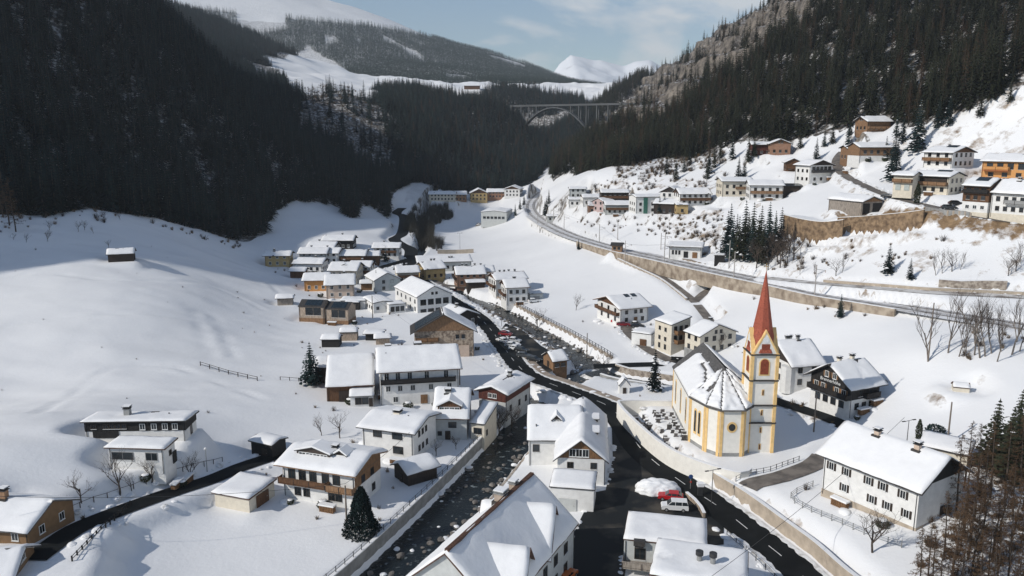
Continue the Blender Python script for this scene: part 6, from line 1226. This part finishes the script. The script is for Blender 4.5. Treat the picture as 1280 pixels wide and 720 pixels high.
PR=scatter(F['right'],.075,holes=[(F['cliff'],.955),(F['streak'],.95)],keep=lambda x,y:clear(.30)(x,y)&clear(.24,16,34)(x,y)&infr(x,y,120))
allp=[]
for kind,Pp in enumerate((PL,PG,PR)):
    for x,y in Pp:
        if kind==0 and inpoly(np.array(x),np.array(y),F['rock_hill']) and rs.rand()<.92: continue
        z=hz(x,y); edge=rs.rand(); H=(9+11*rs.rand()**1.3)*(1.1 if kind==0 else 1.); var=rs.randint(0,4) if kind<2 else (rs.randint(4,7) if rs.rand()<.86 else 7)
        if kind==1 and rs.rand()<.12: var=7
        allp.append((x,y,z-.4,H/14.,rs.uniform(0,6.3),var,kind))
allp=np.array(allp)
dist=np.hypot(allp[:,0],allp[:,1]); big=allp[:,3]/dist; fr=abs(allp[:,0])<.655*allp[:,1]
up=(allp[:,2]+14*allp[:,3]-62)/allp[:,1]<.16
order=np.argsort(-(big*fr*up)); pick=order[:300]; rest=np.setdiff1d(np.arange(len(allp)),pick)
FP=[]
for k in range(4): c,t=spruce(50+k,14,3.2,15,10,.0,fine=1); FP.append((c,t,[NEED,snow]))
for k in range(3): c,t=spruce(60+k,14,3.4,15,10,.0,fine=1); FP.append((c,t,[NEEDw,snow]))
c,t=larch_tree(70,14,2.2); FP.append((c,t,[LARCH]))
kinds=[proto('forest_kind_%s'%chr(97+i),[(c,ms),(t,[BARK])]) for i,(c,t,ms) in enumerate(FP)]
fm=[(c.mesh('crown',ms),t.mesh('trunk',BARK)) for c,t,ms in FP]
lab={0:('spruce in the dark shaded forest on the left mountainside','trees of the left forest'),1:('spruce in the forest of the gorge','trees of the gorge forest'),2:('conifer in the sunlit forest on the right mountainside','trees of the right forest')}
for i in pick:
    x,y,z,s,r_,v,kd=allp[i]; c,t=fm[int(v)]; l,gp_=lab[int(kd)]; tree('forest_tree',l,c,t,(x,y,z),s,r_,'tree',gp_)
for kd,nm,lb in ((0,'left_forest','dense dark spruce forest covering the shaded left mountainside'),(1,'gorge_forest','dark spruce forest on the hill before the gorge'),(2,'right_forest','spruce and larch forest covering the right mountainside')):
    sel=rest[allp[rest,6]==kd]; forest(nm,lb,allp[sel][:,:6],[k.copy() for k in kinds])
# brush on slopes
BU=[proto('brush_kind_a',[(bush(1),[DRYB])]),proto('brush_kind_b',[(bush(2,1.2,1.6),[TWIG])]),proto('brush_kind_c',[(bush(3,.8,1.),[DRYB])]),proto('brush_kind_d',[(bush(4,.9,2.,60,.02),[ALD])])]
bp=[]
def brush(poly,dens,s0,s1,keep=None,kd=None):
    for x,y in scatter(poly,dens,keep=keep): bp.append((x,y,hz(x,y)-.05,rs.uniform(s0,s1),rs.uniform(0,6.3),rs.randint(0,3) if kd is None else kd))
brush(F['bare_lower'],.10,.8,2.2); brush(F['cliff'],.012,.8,1.8); brush(F['alder'],.16,1.8,3.4,kd=3); brush(F['brush_slope'],.035,.5,1.3,clear(.0,14,77)); brush(F['brush_right'],.14,.5,1.4,clear(.02,9,78)); brush(F['brush_corner'],.22,.5,1.5); brush(F['rail_bank'],.06,.5,1.3,clear(-.02,9,79)); brush(F['rock_bed'],.25,.3,.9); brush(F['row_brush'],.03,.6,1.4); brush(F['edge_left'],.03,.6,1.8,clear(.02,20,80)); brush(F['river_brush'],.12,.4,1.2); brush([(-160,120),(-60,150),(-60,300),(-130,300),(-200,240)],.0022,.2,.5); brush(F['rock_hill'],.02,1,2.5); brush(F['scrub'],.11,.5,1.7); brush(F['scrub_b'],.10,.5,1.6); brush(F['scrub_c'],.07,.6,1.8)
hc_=np.array([(v[0],v[1],max(v[4],v[5])) for v in HS.values()])
brush(F['village'],.012,.35,1.,lambda x,y:(np.hypot(x[:,None]-hc_[:,0],y[:,None]-hc_[:,1])<hc_[:,2]*.5+7).any(1)&~(np.hypot(x[:,None]-hc_[:,0],y[:,None]-hc_[:,1])<hc_[:,2]*.62).any(1)&(near_poly(x,y,np.array(R['road_main']))[0]>6)&(near_poly(x,y,np.array(R['river']))[0]>7))
forest('brush','dry brown brush and bare shrubs on the banks and slopes',bp,BU)
# ---------------- far mountains ----------------
def heightmesh(name,X,Y,Z,m,label,attrs=()):
    ny,nx=X.shape; idx=np.arange(ny*nx).reshape(ny,nx); q=np.stack([idx[:-1,:-1],idx[:-1,1:],idx[1:,1:],idx[1:,:-1]],-1).reshape(-1,4)
    me=bpy.data.meshes.new(name); me.from_pydata(np.stack([X.ravel(),Y.ravel(),Z.ravel()],-1).tolist(),[],q.tolist()); me.polygons.foreach_set('use_smooth',[True]*len(q))
    for n_,a in attrs: t=me.attributes.new(n_,'FLOAT','POINT'); t.data.foreach_set('value',a.ravel().astype(np.float32))
    me.materials.append(m); return tag(link(name,me),label,kind='structure')
X,Y=np.meshgrid(np.linspace(-2600,1500,170),np.linspace(1500,4600,130))
Z=tps_eval(tps_fit(FARC,.0),X,Y); Z+=fbm(X/400,Y/400,5,2)*60*sstep(1600,2200,Y)
s_=fbm(X/120,Y/120,4,8)
FH=(X,Y,Z)
heightmesh('hill',X,Y,Z,GROUND,'big forested mountain with snowy top behind the gorge',(('rock',np.where(Z>FAR_TOP,.42,0)),('earth',X*0),('litter',np.where((Z<FAR_TOP)&(Z>FAR_LOW+20),.55,.1))))
def farz(x,y):
    ax=np.linspace(-2600,1500,170); ay=np.linspace(1500,4600,130); i=np.clip(((x+2600)/4100*169).astype(int),0,168); j=np.clip(((y-1500)/3100*129).astype(int),0,128); fx=(x-ax[i])/(ax[1]-ax[0]); fy=(y-ay[j])/(ay[1]-ay[0]); Zz=FH[2]
    return (Zz[j,i]*(1-fx)+Zz[j,i+1]*fx)*(1-fy)+(Zz[j+1,i]*(1-fx)+Zz[j+1,i+1]*fx)*fy
n=170000; x=rs.uniform(-1500,700,n); y=rs.uniform(1540,3700,n); z=farz(x,y)
ok=(abs(x)<.72*y+100)&(z<FAR_TOP+140*fbm(x/300,y/300,3,12)+20)&((z>FAR_LOW+90*fbm(x/170,y/170,3,14))|(x<-.31*y))&((y>1620)|(x<-.31*y))&((fbm(x/260,y/420,4,19)>-.17)|(x<-.33*y))
for pl in FAR_CLEAR: ok&=~inpoly(x,y,pl)
x,y,z=x[ok],y[ok],z[ok]; m_=len(x)
ck=[]
for k in range(2):
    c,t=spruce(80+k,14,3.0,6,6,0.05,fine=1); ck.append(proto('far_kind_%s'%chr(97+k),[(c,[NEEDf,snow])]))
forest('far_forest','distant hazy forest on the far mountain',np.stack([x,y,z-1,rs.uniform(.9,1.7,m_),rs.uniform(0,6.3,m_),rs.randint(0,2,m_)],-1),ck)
# snow peaks
PEAK[:,1]=PEAK[:,1]*1.06+25
X,Y=np.meshgrid(np.linspace(-600,2600,150),np.linspace(5200,7600,110))
ri=np.interp(X,[p[0] for p in PEAK],[p[1] for p in PEAK]); d=abs(Y-6400)/1000.
Z=ri*np.clip(1-.62*d,0,1)+fbm(X/420,Y/420,6,33)*210*np.clip(1.25-d,0,1)*(.4+.6*sstep(0,.25,d))-40
heightmesh('snow_mountain',X,Y,Z,mat('alpine_snow',(.84,.85,.87),.8,.02,.004,.6,.012,col2=(.30,.29,.28),thr=(.24,.34),coord='Object'),'bright snow covered peaks closing the valley')
# valley far ground closing sheet
gx=MB(); gx.add([(-3100,-250,-60),(3100,-250,-60),(3100,7600,-60),(-3100,7600,-60)],[(0,1,2,3)]); tag(gx.obj('terrain_base',snow),'snow ground beyond the valley',kind='structure')
# ---------------- cars ----------------
CARM={}
def car(loc,rz,label,paint,cat='car',van=False,L=4.3,group=None,snowy=False,name='parked_car'):
    k=(paint.name,van,snowy)
    if k not in CARM:
        w=.86 if not van else .9; Ht=1.45 if not van else 1.82; l=L/2
        if van: low=[(-l,.35),(l*.98,.35),(l,.75),(l*.93,.98),(l*.55,1.08),(-l*.98,1.08),(-l,.8)]; top=[(l*.60,1.08),(l*.22,Ht),(-l*.90,Ht),(-l*.99,1.08)]
        else: low=[(-l,.35),(l*.98,.35),(l,.65),(l*.92,.84),(l*.42,.95),(-l*.95,.98),(-l,.75)]; top=[(l*.45,.95),(l*.10,Ht),(-l*.60,Ht),(-l*.92,.98)]
        b=MB(); n=len(low); b.add([(x,s*w*(1 if .4<z<.9 else .96),z) for s in (-1,1) for x,z in low],[tuple(range(n)),tuple(range(2*n-1,n-1,-1))]+[(i,n+i,n+(i+1)%n,(i+1)%n) for i in range(n)])
        tw=w*.80; V=[(x,s*(w*.95 if z<1.1 else tw),z) for s in (-1,1) for x,z in top]; b.add(V,[(3,2,1,0),(4,5,6,7),(1,2,6,5),(0,1,5,4),(2,3,7,6)])
        g=MB()
        for s in (-1,1):
            (x0,z0),(x1,z1),(x2,z2),(x3,z3)=top; q=lambda x,t:(x,s*((w*.95)*(1-t)+tw*t+.012),z0+(Ht-z0)*t)
            xa=lambda t:x0+(x1-x0)*t; xb=lambda t:x3+(x2-x3)*t; lo,hi=.12,.86
            m1=xa(lo)*.62+xb(lo)*.38; m2=xa(lo)*.3+xb(lo)*.7
            for u0,u1 in ((xa,lambda t:m1+.04),(lambda t:m1-.04,lambda t:m2+.04),(lambda t:m2-.04,xb)):
                f=[q(u0(lo)-.1*(u0 is xa),lo),q(u1(lo),lo),q(u1(hi) if u1 is not xb else xb(hi)+.1,hi),q((u0(hi)-.1) if u0 is xa else u0(hi),hi)]; g.add(f,[(0,1,2,3) if s<0 else (3,2,1,0)])
        for (xa_,za),(xb_,zb),sg in ((top[0],top[1],1),(top[3],top[2],-1)):
            P0=[(xa_+(xb_-xa_)*t+sg*.012,y_*(w*.9*(1-t)+tw*.92*t),za+(zb-za)*t+.012) for t,y_ in ((.1,-1),(.1,1),(.9,1),(.9,-1))]; g.add(P0,[(0,1,2,3) if sg>0 else (3,2,1,0)])
        wh=MB().tube((0,-.11,0),(0,.11,0),.32,n=14,cap=True); ri=MB().tube((0,-.118,0),(0,.118,0),.19,n=10,cap=True)
        hl=MB(); 
        CARM[k]=(b.mesh('body',paint),g.mesh('window',GL),wh.mesh('wheel',mat('tyre',(.02,.02,.02),.9)),ri.mesh('rim',METg),MB().box(-.05,.03,-.17,.17,-.08,.08).mesh('headlight',FR_w),MB().box(-.03,.05,-.12,.12,-.1,.1).mesh('tail_light',mat('tail_red',(.35,.02,.02),.4)),MB().box(-l*.55,l*.1,-tw+.03,tw-.03,Ht+.003,Ht+.13).mesh('roof_snow',snow) if snowy else None,w,l)
    bo,gl,wh,ri,hl,tl,rsn,w,l=CARM[k]
    o=empty(name,loc,rz,label,cat,group); link('body',bo,o); link('window',gl,o)
    for sx_ in (-1,1):
        for sy_ in (-1,1): q=link('wheel',wh,o,(sx_*l*.62,sy_*(w-.10),.32)); link('rim',ri,q)
    for sy_ in (-1,1): link('headlight',hl,o,(l*.985,sy_*w*.7,.68)); link('tail_light',tl,o,(-l*.995,sy_*w*.75,.78))
    if rsn: link('roof_snow',rsn,o)
    return o
paints={n:mat('paint_'+n,c,.3,.02,1,spec=.5) for n,c in dict(white=(.75,.75,.74),red=(.45,.015,.02),silver=(.4,.41,.42),black=(.015,.016,.018),dark=(.05,.055,.06),wine=(.22,.015,.02)).items()}
def gp3(p,z=None): return (p[0],p[1],hz(p[0],p[1])+.07 if z is None else z)
v=PT['van'][0]; car(gp3(v,.42),math.radians(173),'white van parked beside the snow heap on the yard',paints['white'],'van',True,4.4,name='parked_van')
v=PT['redcar'][0]; car(gp3(v,.42),math.radians(168),'red car half hidden behind the white van',paints['red'])
cl=[('dark red car at the upper end of the stream car park','wine'),('silver car with snow on its roof next to the dark red one','silver'),('black car in the middle of the stream car park','black'),('white car at the roadside edge of the car park','white'),('dark car in the shaded car park row','dark'),('black car nearest the kiosk hut','black'),('snowy silver car between the parked dark ones','silver')]
for p,(l,c) in zip(PT['carpark'],cl): car(gp3(p),rnd.uniform(-.3,.1)+math.radians(-20),l,paints[c],snowy=c in('silver','white'))
for p,l,c in zip(PT['midcar'],('red car before the balcony chalet of the lane','second red car close to the lane chalet wall','black car beside the lane chalet'),('red','wine','black')): car(gp3(p),rnd.uniform(-.3,.3),l,paints[c])
for p,l,c in zip(PT['terrcar'],('black car on the terrace road before the timber house','dark car behind the black terrace car','black car before the green garage doors'),('black','dark','black')): car(gp3(p),rnd.uniform(-.3,.3)-.5,l,paints[c])
for (x_,y_,a_,l,c) in ((13.5,196,1.9,'silver car by the road side of the kiosk hut','silver'),(-3,232,2.2,'white car parked at the kerb before the stone barn','white'),(-24,322,.5,'red car on the muddy lane by the yellow house','red'),(-21,318,.4,'dark car on the muddy lane by the terracotta house','dark'),(8,285,.3,'white car on the snow before the field chalets','white')): car((x_,y_,hz(x_,y_)+.07),a_,l,paints[c],snowy=c=='white')
# excavator-orange vehicle in the yard shadow
car((7.6,101.5,.42),math.radians(60),'orange car in the shadow beside the steep roofed house',mat('paint_orange',(.5,.13,.03),.35,.02))
# ---------------- poles, lamps, fences ----------------
def mast(p,H,label,m,arms=True,group=None,cat='mast',name='catenary_mast',rz=0):
    o=empty(name,(p[0],p[1],hz(p[0],p[1])-.3),rz,label,cat,group); MB().tube((0,0,0),(0,0,H),.17,.12,n=8,cap=True).obj('pole',m,o)
    if arms:
        a=MB(); a.tube((0,0,H-1.2),(2.6,0,H-1.6),.05,n=5); a.tube((0,0,H-2.6),(2.6,0,H-1.7),.04,n=5); a.obj('bracket',MET,o); MB().tube((2.5,0,H-2.2),(2.5,0,H-1.6),.07,n=6,cap=True).obj('insulator',P_terra,o)
    return o
MLb=['tall catenary mast before the conifer clump','second mast beside the tall one','tall mast in front of the signal hut wall','mast at the far left of the railway curve','mast on the inside of the railway curve','mast among the slope field left of the houses','mast below the railway curve','mast beside the signal hut','mast on the wall below the station','first mast left of the station','second mast left of the station','mast above the small wall spruce','thick concrete mast beside the hillside road','tall leaning pole among the bare trees']
for i,(p,l) in enumerate(zip(PT['mast'],MLb)): mast(p,(10.,10,9.5,7,8,8,8,8,9,7,7,8.5,9.5,13)[i],l,(POLE if i in(13,) else POLEc),i!=13,'masts along the railway',name='utility_pole' if i==13 else 'catenary_mast',cat='pole' if i==13 else 'mast')
p=(-26.3,117.2); mast(p,7.6,'wooden utility pole beside the dark round conifer',POLE,False,None,'pole','utility_pole')
def lamp(p,label,H=6.,ball=False,rz=0.):
    o=empty('street_lamp',(p[0],p[1],hz(p[0],p[1])-.2),rz,label,'street lamp'); MB().tube((0,0,0),(0,0,H),.08,.05,n=8).obj('pole',METg if ball else MET,o)
    if ball: 
        b=MB(); bm=bmesh.new(); bmesh.ops.create_icosphere(bm,subdivisions=2,radius=.28); b.add([(v.co.x,v.co.y,v.co.z+H+.2) for v in bm.verts],[[v.index for v in f.verts] for f in bm.faces]); bm.free(); b.obj('globe',FR_w,o,True)
    else:
        b=MB(); b.tube((-.9,0,H-.05),(.9,0,H+.1),.045,n=6); b.obj('arm',MET,o)
        for s in (-1,1): MB().box(s*1.15-.35,s*1.15+.35,-.12,.12,H-.02+.05*s,H+.10+.05*s).obj('lamp_head',MET,o)
LL=['double armed street lamp beside the road fence','white globe lamp beside the side road','slim street lamp where the far road bends','tall floodlight pole on the far snowfield','street lamp by the stream car park','grey post lamp behind the big farmhouse']
for i,(p,l) in enumerate(zip(PT['lamp'],LL)): lamp(p,l,(6.5,4.2,7,9,5,5)[i],i==1,.3)
def fence(name,pl,H,step,m,label,rails=2,cat='fence',th=.05,snowtop=False):
    pl=np.array(pl,float); s=np.r_[0,np.cumsum(np.linalg.norm(np.diff(pl[:,:2],axis=0),axis=1))]; n=max(2,int(s[-1]/step)+1); c=np.stack([np.interp(np.linspace(0,s[-1],n),s,pl[:,k]) for k in range(3)],-1)
    o=empty(name,tuple(c[0]),0,label,cat); loc=c-c[0]; me=MB().box(-th,th,-th,th,-.3,H).mesh('post',m)
    for q in loc: link('post',me,o,tuple(q))
    for r in range(rails):
        z=H*(.92-(.5 if rails==2 else .3)*r); b=MB()
        for a,e in zip(loc[:-1],loc[1:]): b.tube((a[0],a[1],a[2]+z),(e[0],e[1],e[2]+z),th*.8,n=4)
        b.obj('rail',m,o)
    return o
def drape(pl,dz=0): pl=np.array(pl,float); pl=pl.copy(); pl[:,2]=[hz(a,b)+dz for a,b in pl[:,:2]]; return pl
f_=offset(rv,5.2)[3:iy(170)].copy(); f_[:,2]+=3.0; fence('stream_fence',f_,1.0,2.2,MET,'black railing along the left stream wall',2)
f_=offset(top,-5.9)[1:].copy(); f_[:,2]+=2.9; fence('field_fence',f_,1.1,2.,W_black,'dark post and rail fence on the stone wall by the snowfield',2,th=.07)
f_=offset(plm,4.3)[2:int(np.argmax(plm[:,1]>117))]; fence('road_fence',drape(f_),1.0,2.4,MET,'black guard rail fence curving beside the road bend',2)
f_=np.array([HS['big_right'][:2]]); bx,by,_,byaw,bL,bW=HS['big_right'][:6]
def hl(u,v,h_=HS['big_right']): a=math.radians(h_[3]); return (h_[0]+u*math.cos(a)-v*math.sin(a),h_[1]+u*math.sin(a)+v*math.cos(a),0)
fence('garden_fence',drape(resample(np.array([hl(-11,-4),hl(-11,-9.5),hl(-7,-11),hl(0,-11.3),hl(6,-11.5),hl(9,-11)]),1.5)),1.1,1.8,METg,'grey curved garden fence around the big farmhouse',3)
fence('side_fence',drape(resample(np.array([(*p[:2],0) for p in offset(np.array(R['road_left']),4.2)[2:7]]),2.)),.9,2.2,W_dark,'low dark fence along the upper side road edge',1)
fence('snow_fence',drape(np.array([(-78.,192,0),(-70,189,0),(-62,186,0)])),1.1,2.6,W_dark,'short dark snow fence on the left snowfield',2,th=.08)
fence('snow_fence',drape(np.array([(-57.,188,0),(-53,188,0),(-48,187,0)])),.9,2.,W_dark,'little fence left of the tall pine',1,th=.07)
gate=drape(np.array([(*p[:2],0) for p in offset(np.array(R['lane_church']),2.6)[0:4]])); fence('church_railing',gate,1.,1.4,MET,'dark iron railing along the church drive',2)
gl_=drape(np.array([(*q[:2],0) for q in PTW['hedge']])); fence('hedge_fence',gl_,.8,1.5,W_black,'low dark fence down the lower left snowfield',2,th=.08)
# wires
def wire(a,b,label,sag=.6,r=.035,group=None):
    m=MB(); a=Vector(a); b=Vector(b); pr=None
    for i in range(13):
        t=i/12; q=a.lerp(b,t); q.z-=sag*4*t*(1-t)
        if pr: m.tube(pr,q,r,n=3)
        pr=q
    tag(m.obj('overhead_wire',MET),label,'wire',group)
wire((-75,100,14),(-26.3,117.2,7.6),'thin overhead wire across the lower left snowfield',1.2)
wire((-26.3,117.2,7.6),(-19,145,6),'thin wire from the utility pole to the white house',.5)
wire((24,88,9),(70,135,12),'thin overhead wire above the road bend',1.)
mp_=[PT['mast'][i] for i in (0,8,2,11,4,3)]
for a,b in zip(mp_[:-1],mp_[1:]): wire((a[0],a[1],hz(a[0],a[1])+8),(b[0],b[1],hz(b[0],b[1])+8),'thin catenary wire hanging between the railway masts',.5,.03,'railway wires')
# ---------------- boulders, heaps, small things ----------------
def blob(seed,sx_,sy_,sz_,sub=2,rough=.35,fr=1.6):
    bm=bmesh.new(); bmesh.ops.create_icosphere(bm,subdivisions=sub,radius=1); c=[v.co.copy() for v in bm.verts]; P_=np.array([tuple(v) for v in c]); d=1+rough*2*(fbm(P_[:,0]*fr+seed*3.1+P_[:,2]*1.7,P_[:,1]*fr+P_[:,2]*2.3+seed,3,seed%50))
    b=MB(); b.add([(x*k*sx_,y*k*sy_,z*k*sz_) for (x,y,z),k in zip(P_,d)],[[v.index for v in f.verts] for f in bm.faces]); bm.free(); return b
p=PT['mound'][0]; hb=blob(4,4.0,2.4,2.0,5,.16,4.5); tag(hb.obj('snow_heap',snow,smooth=True),'big rough heap of cleared snow on the yard','snow heap').location=(p[0]+.4,p[1]+.6,.5)
RK=[blob(k,.7,.55,.42,2,.5).mesh('boulder',ROCK) for k in range(3)]; RS=[blob(k+9,.62,.5,.22,2,.3).mesh('snow_cap',snow,True) for k in range(3)]
cnt=0
for i in range(0,len(rv)-2):
    for _ in range(rnd.randint(0,1)):
        off=rnd.uniform(-5,5); q=offset(rv,off)[i]
        if abs(off)<2.2 and rnd.random()<.6: continue
        k=rnd.randrange(3); s=rnd.uniform(.5,1.5)*(1.25 if abs(off)>3.4 else .8); o=tag(link('boulder',RK[k],None,(q[0],q[1],-2.75+rnd.uniform(0,.2)),rnd.random()*6),'grey boulder lying in the stream bed','boulder','boulders in the stream'); o.scale=(s,s,s)
        if rnd.random()<.25: link('snow_cap',RS[k],o,(0,0,.34))
rk_=[]
for i in range(len(rv)-2):
    for _ in range(5):
        off=-abs(rnd.gauss(4.3,1.3)) if rnd.random()<.75 else rnd.uniform(-3,4.4)
        q=offset(rv[max(0,i-2):i+3],max(-6,off)); q=q[len(q)//2]; rk_.append((q[0]+rnd.uniform(-1,1),q[1]+rnd.uniform(-1,1),-2.75+max(0,(-off-3.4))*.35,rnd.uniform(.3,1.0),rnd.random()*6,rnd.choice((0,0,0,0,0,1))))
forest('stream_stones','loose dark stones with snow along the near stream bed',rk_,[proto('stream_stone_a',[(blob(41,.7,.6,.5),[ROCK])]),proto('stream_stone_b',[(blob(42,.7,.6,.4),[snow])])])
# ploughed snow along the roads
sb=[]
for key,hw,i0,i1 in (('road_main',4.2,0,110),('road_left',3.1,0,60),('road_terrace',2.6,0,60),('lane_house2',2.4,0,30),('lane_chalet',2.7,0,30),('road_lane',2.8,0,40)):
    pl=resample(R[key],1.2)[i0*2:i1*2]
    for sg in (-1,1):
        for _ in range(2):
            for q in offset(pl,sg*(hw+.3))[::2]:
                o_=rnd.gauss(.5,.5); x_,y_=q[0]+rnd.uniform(-.8,.8),q[1]+rnd.uniform(-.5,.5)
                if rnd.random()<.6 and hz(x_,y_)>-.6 and not (key=='road_main' and ((x_>26 and sg<0 and y_<140) or (sg>0 and 116<y_<168))): sb.append((x_,y_,hz(x_,y_)+.02,rnd.uniform(.35,1.1),rnd.random()*6,rnd.randrange(3)))
for q in resample(np.array([(*p,0) for p in A['plaza']+A['plaza'][:1]]),1.): 
    if rnd.random()<.5 and near_poly(np.array(q[0]),np.array(q[1]),np.array(R['road_main']))[0]>5: sb.append((q[0],q[1],.3,rnd.uniform(.3,.9),rnd.random()*6,rnd.randrange(3)))
forest('snow_banks','ploughed lumps of snow along the road edges',sb,[proto('lump_kind_%s'%chr(97+k),[(blob(70+k,.9,.7,.42,2,.35),[snow if k else snow_dirty])]) for k in range(3)])
# rubble on the rocky stream bank
rbp=[]
for x_,y_ in scatter(F['rock_bed'],.35): rbp.append((x_,y_,hz(x_,y_),rnd.uniform(.5,1.5),rnd.random()*6,rnd.randrange(2)))
forest('rubble','loose snow dusted stones on the upper stream bank',rbp,[proto('stone_kind_a',[(blob(31,.7,.6,.5),[ROCK])]),proto('stone_kind_b',[(blob(32,.7,.6,.4),[snow])])])
# road sign and mailbox-like bin by the yard
sg=empty('road_sign',ground_pt(PTW['sign'][0]),0,'round blue road sign beside the snow heap','sign'); MB().tube((0,0,0),(0,0,2.6),.05,n=6).obj('post',METg,sg)
MB().tube((0,-.08,2.5),(0,-.03,2.5),.4,n=18,cap=True).obj('panel',mat('sign_blue',(.03,.07,.2),.5),sg); MB().tube((.05,-.08,1.5),(.05,-.03,1.5),.25,n=3,cap=True).obj('lower_panel',mat('sign_red',(.5,.05,.03),.5),sg)
bs=empty('bus_post',ground_pt(PTW['sign'][1]),0,'dark snow topped column beside the road fence','column'); MB().box(-.4,.4,-.3,.3,-.2,1.9).obj('body',MET,bs); MB().box(-.55,.55,-.45,.45,1.903,2.5).obj('snow_cap',snow,bs)
# clutter beside the houses
lg=MB()
for i in range(9):
    for j in range(4): lg.tube((-1.2+.3*i,-.45,.15+.28*j),(-1.2+.3*i,.45,.15+.28*j),.14,n=6,cap=True)
lgm=lg.mesh('log_stack',W_mid); lgs=MB().box(-1.45,1.45,-.55,.55,1.16,1.42).mesh('snow_cap',snow); hb2=[blob(90+k,1.3,1.,.75,3,.3).mesh('snow_heap',snow,True) for k in range(3)]; hg=leafball(12,1.2,.8,420,'ball',.12).mesh('crown',HEDGE); hgs=blob(95,.62,.6,.16,2,.2).mesh('snow_cap',snow,True)
keys=[k for k in ('chalet_dormer','white_front','hotel','barn_hotel','stone_barn','school','school_annex','grey_house','red_base','big_right','dark_chalet','white_behind','chalet_mid','beige_gable','yellow_mid','brown_mid','chalet_white','far_e','far_f','cream_far','peach','white_far','timber_b','balcony_a','veranda','solar_low','row_a','row_c','timber_long','annex_left') if k in HS]
def beside(v,side,t,gap):
    a=math.radians(v[3]); x,y={'N':(t*v[4]/2,-v[5]/2-gap),'R':(v[4]/2+gap,t*v[5]/2),'L':(-v[4]/2-gap,t*v[5]/2)}[side]; return (v[0]+x*math.cos(a)-y*math.sin(a),v[1]+x*math.sin(a)+y*math.cos(a),a+(0 if side=='N' else math.pi/2))
def free(x,y): return near_poly(np.array(x),np.array(y),np.array(R['road_main']))[0]>4.6 and near_poly(np.array(x),np.array(y),np.array(R['river']))[0]>6.5 and hz(x,y)>-.5
for k in keys:
    v=HS[k]
    for it in range(4):
        x_,y_,a_=beside(v,rnd.choice('NNRL'),rnd.uniform(-.8,.8),rnd.uniform(.9,2.6))
        if not free(x_,y_): continue
        z_=hz(x_,y_); w_=rnd.random()
        if w_<.3: o=tag(link('woodpile',lgm,None,(x_,y_,z_-.05),a_),'stacked firewood with a snow cap beside a village house','woodpile','woodpiles beside the houses'); link('snow_cap',lgs,o)
        elif w_<.65: s_=rnd.uniform(.5,1.2); tag(link('snow_heap',rnd.choice(hb2),None,(x_,y_,z_),rnd.random()*6),'shovelled snow heap beside a village house','snow heap','shovelled heaps by the houses').scale=(s_,s_,s_*.8)
        else: s_=rnd.uniform(.7,1.4); o=tree('garden_bush','dark garden bush with a little snow beside a village house',hg,None,(x_,y_,z_-.1),s_,rnd.random()*6,'bush','garden bushes by the houses'); link('snow_cap',hgs,o,(0,0,1.12))
for x_,y_,l in ((-13,190,'wooden pole behind the guesthouse'),(-47,262,'wooden pole before the hall annex'),(-62,300,'wooden pole among the far houses'),(22,226,'wooden pole by the field chalet lane'),(60,150,'grey pole beside the church road'),(77,133,'wooden pole behind the farmhouse roof')): mast((x_,y_),8.,l,POLE,False,None,'pole','utility_pole')
wire((-13,190,8),(-47,262,8),'thin wire across the middle of the village',1.,.025); wire((-47,262,8),(-62,300,8.),'thin wire between the far village poles',.5,.025)
# scrap yard in the far meadow
for i,p in enumerate([(-22+5*a,508+7*b) for a in range(4) for b in range(3)]):
    o=tag(blob(60+i,1.9,1.2,.9,2,.4).obj('scrap_pile',MET if i%3 else ROCK),'dark snow dusted scrap pile in the far meadow yard','scrap pile','scrap piles'); o.location=(p[0]+rnd.uniform(-1,1),p[1],hz(*p)+.3); s=MB(); link('snow_cap',RS[0],o,(0,0,.75)).scale=(2,1.6,1)
# terrace retaining wall with buttresses
rw_=drape(np.array([(*q[:2],0) for q in PTW['grid_wall']])); rwall=wall('slope_wall',rw_,.4,-2.2,1.2,S_concg,'grey ribbed retaining wall below the terrace road',.0)
s=np.r_[0,np.cumsum(np.linalg.norm(np.diff(rw_[:,:2],axis=0),axis=1))]
for t in np.linspace(0,s[-1],11):
    q=[np.interp(t,s,rw_[:,k]) for k in range(3)]; MB().box(q[0]-.15,q[0]+.15,q[1]-.6,q[1]-.1,q[2]-2.2,q[2]+1.1).obj('rib',S_conc,rwall)
wall('hill_wall',drape(np.array([(*q[:2],0) for q in PTW['stone_wall']])),.6,-1.5,1.8,S_wall,'dark rubble wall above the hillside road',.1)
wall('brown_wall',resample(EDGE['lower'],2),.7,-3.,6.3,S_tan,'tall brown stone retaining wall left of the carport',.2,centre=-1.5); wall('brown_wall',resample(EDGE['upper'],2),.7,-2.,4.5,S_tan,'long brown rubble wall below the open carport',.15,centre=-1.5)
wall('park_wall',drape(np.array([(*q[:2],0) for q in PTW['park_wall']])),.4,-.5,.9,S_rub,'low stone wall beside the parked van',.12)
wall('playing_wall',drape(np.array([(*q[:2],0) for q in PTW['play']])),.3,-1,2.0,S_conc,'long beige wall on the snowfield behind the yellow house',.1)
# ---------------- haze ----------------
hm=bpy.data.materials.new('haze'); hm.use_nodes=True; n_=hm.node_tree.nodes; n_.clear(); ou=n_.new('ShaderNodeOutputMaterial'); pv_=n_.new('ShaderNodeVolumePrincipled'); pv_.inputs['Color'].default_value=(.80,.88,.95,1); pv_.inputs['Density'].default_value=HAZE; pv_.inputs['Anisotropy'].default_value=.0
hm.node_tree.links.new(pv_.outputs[0],ou.inputs['Volume'])
tag(MB().box(-3200,3200,-300,7650,-80,1000).obj('haze',hm),'thin pale haze filling the valley air',kind='stuff')
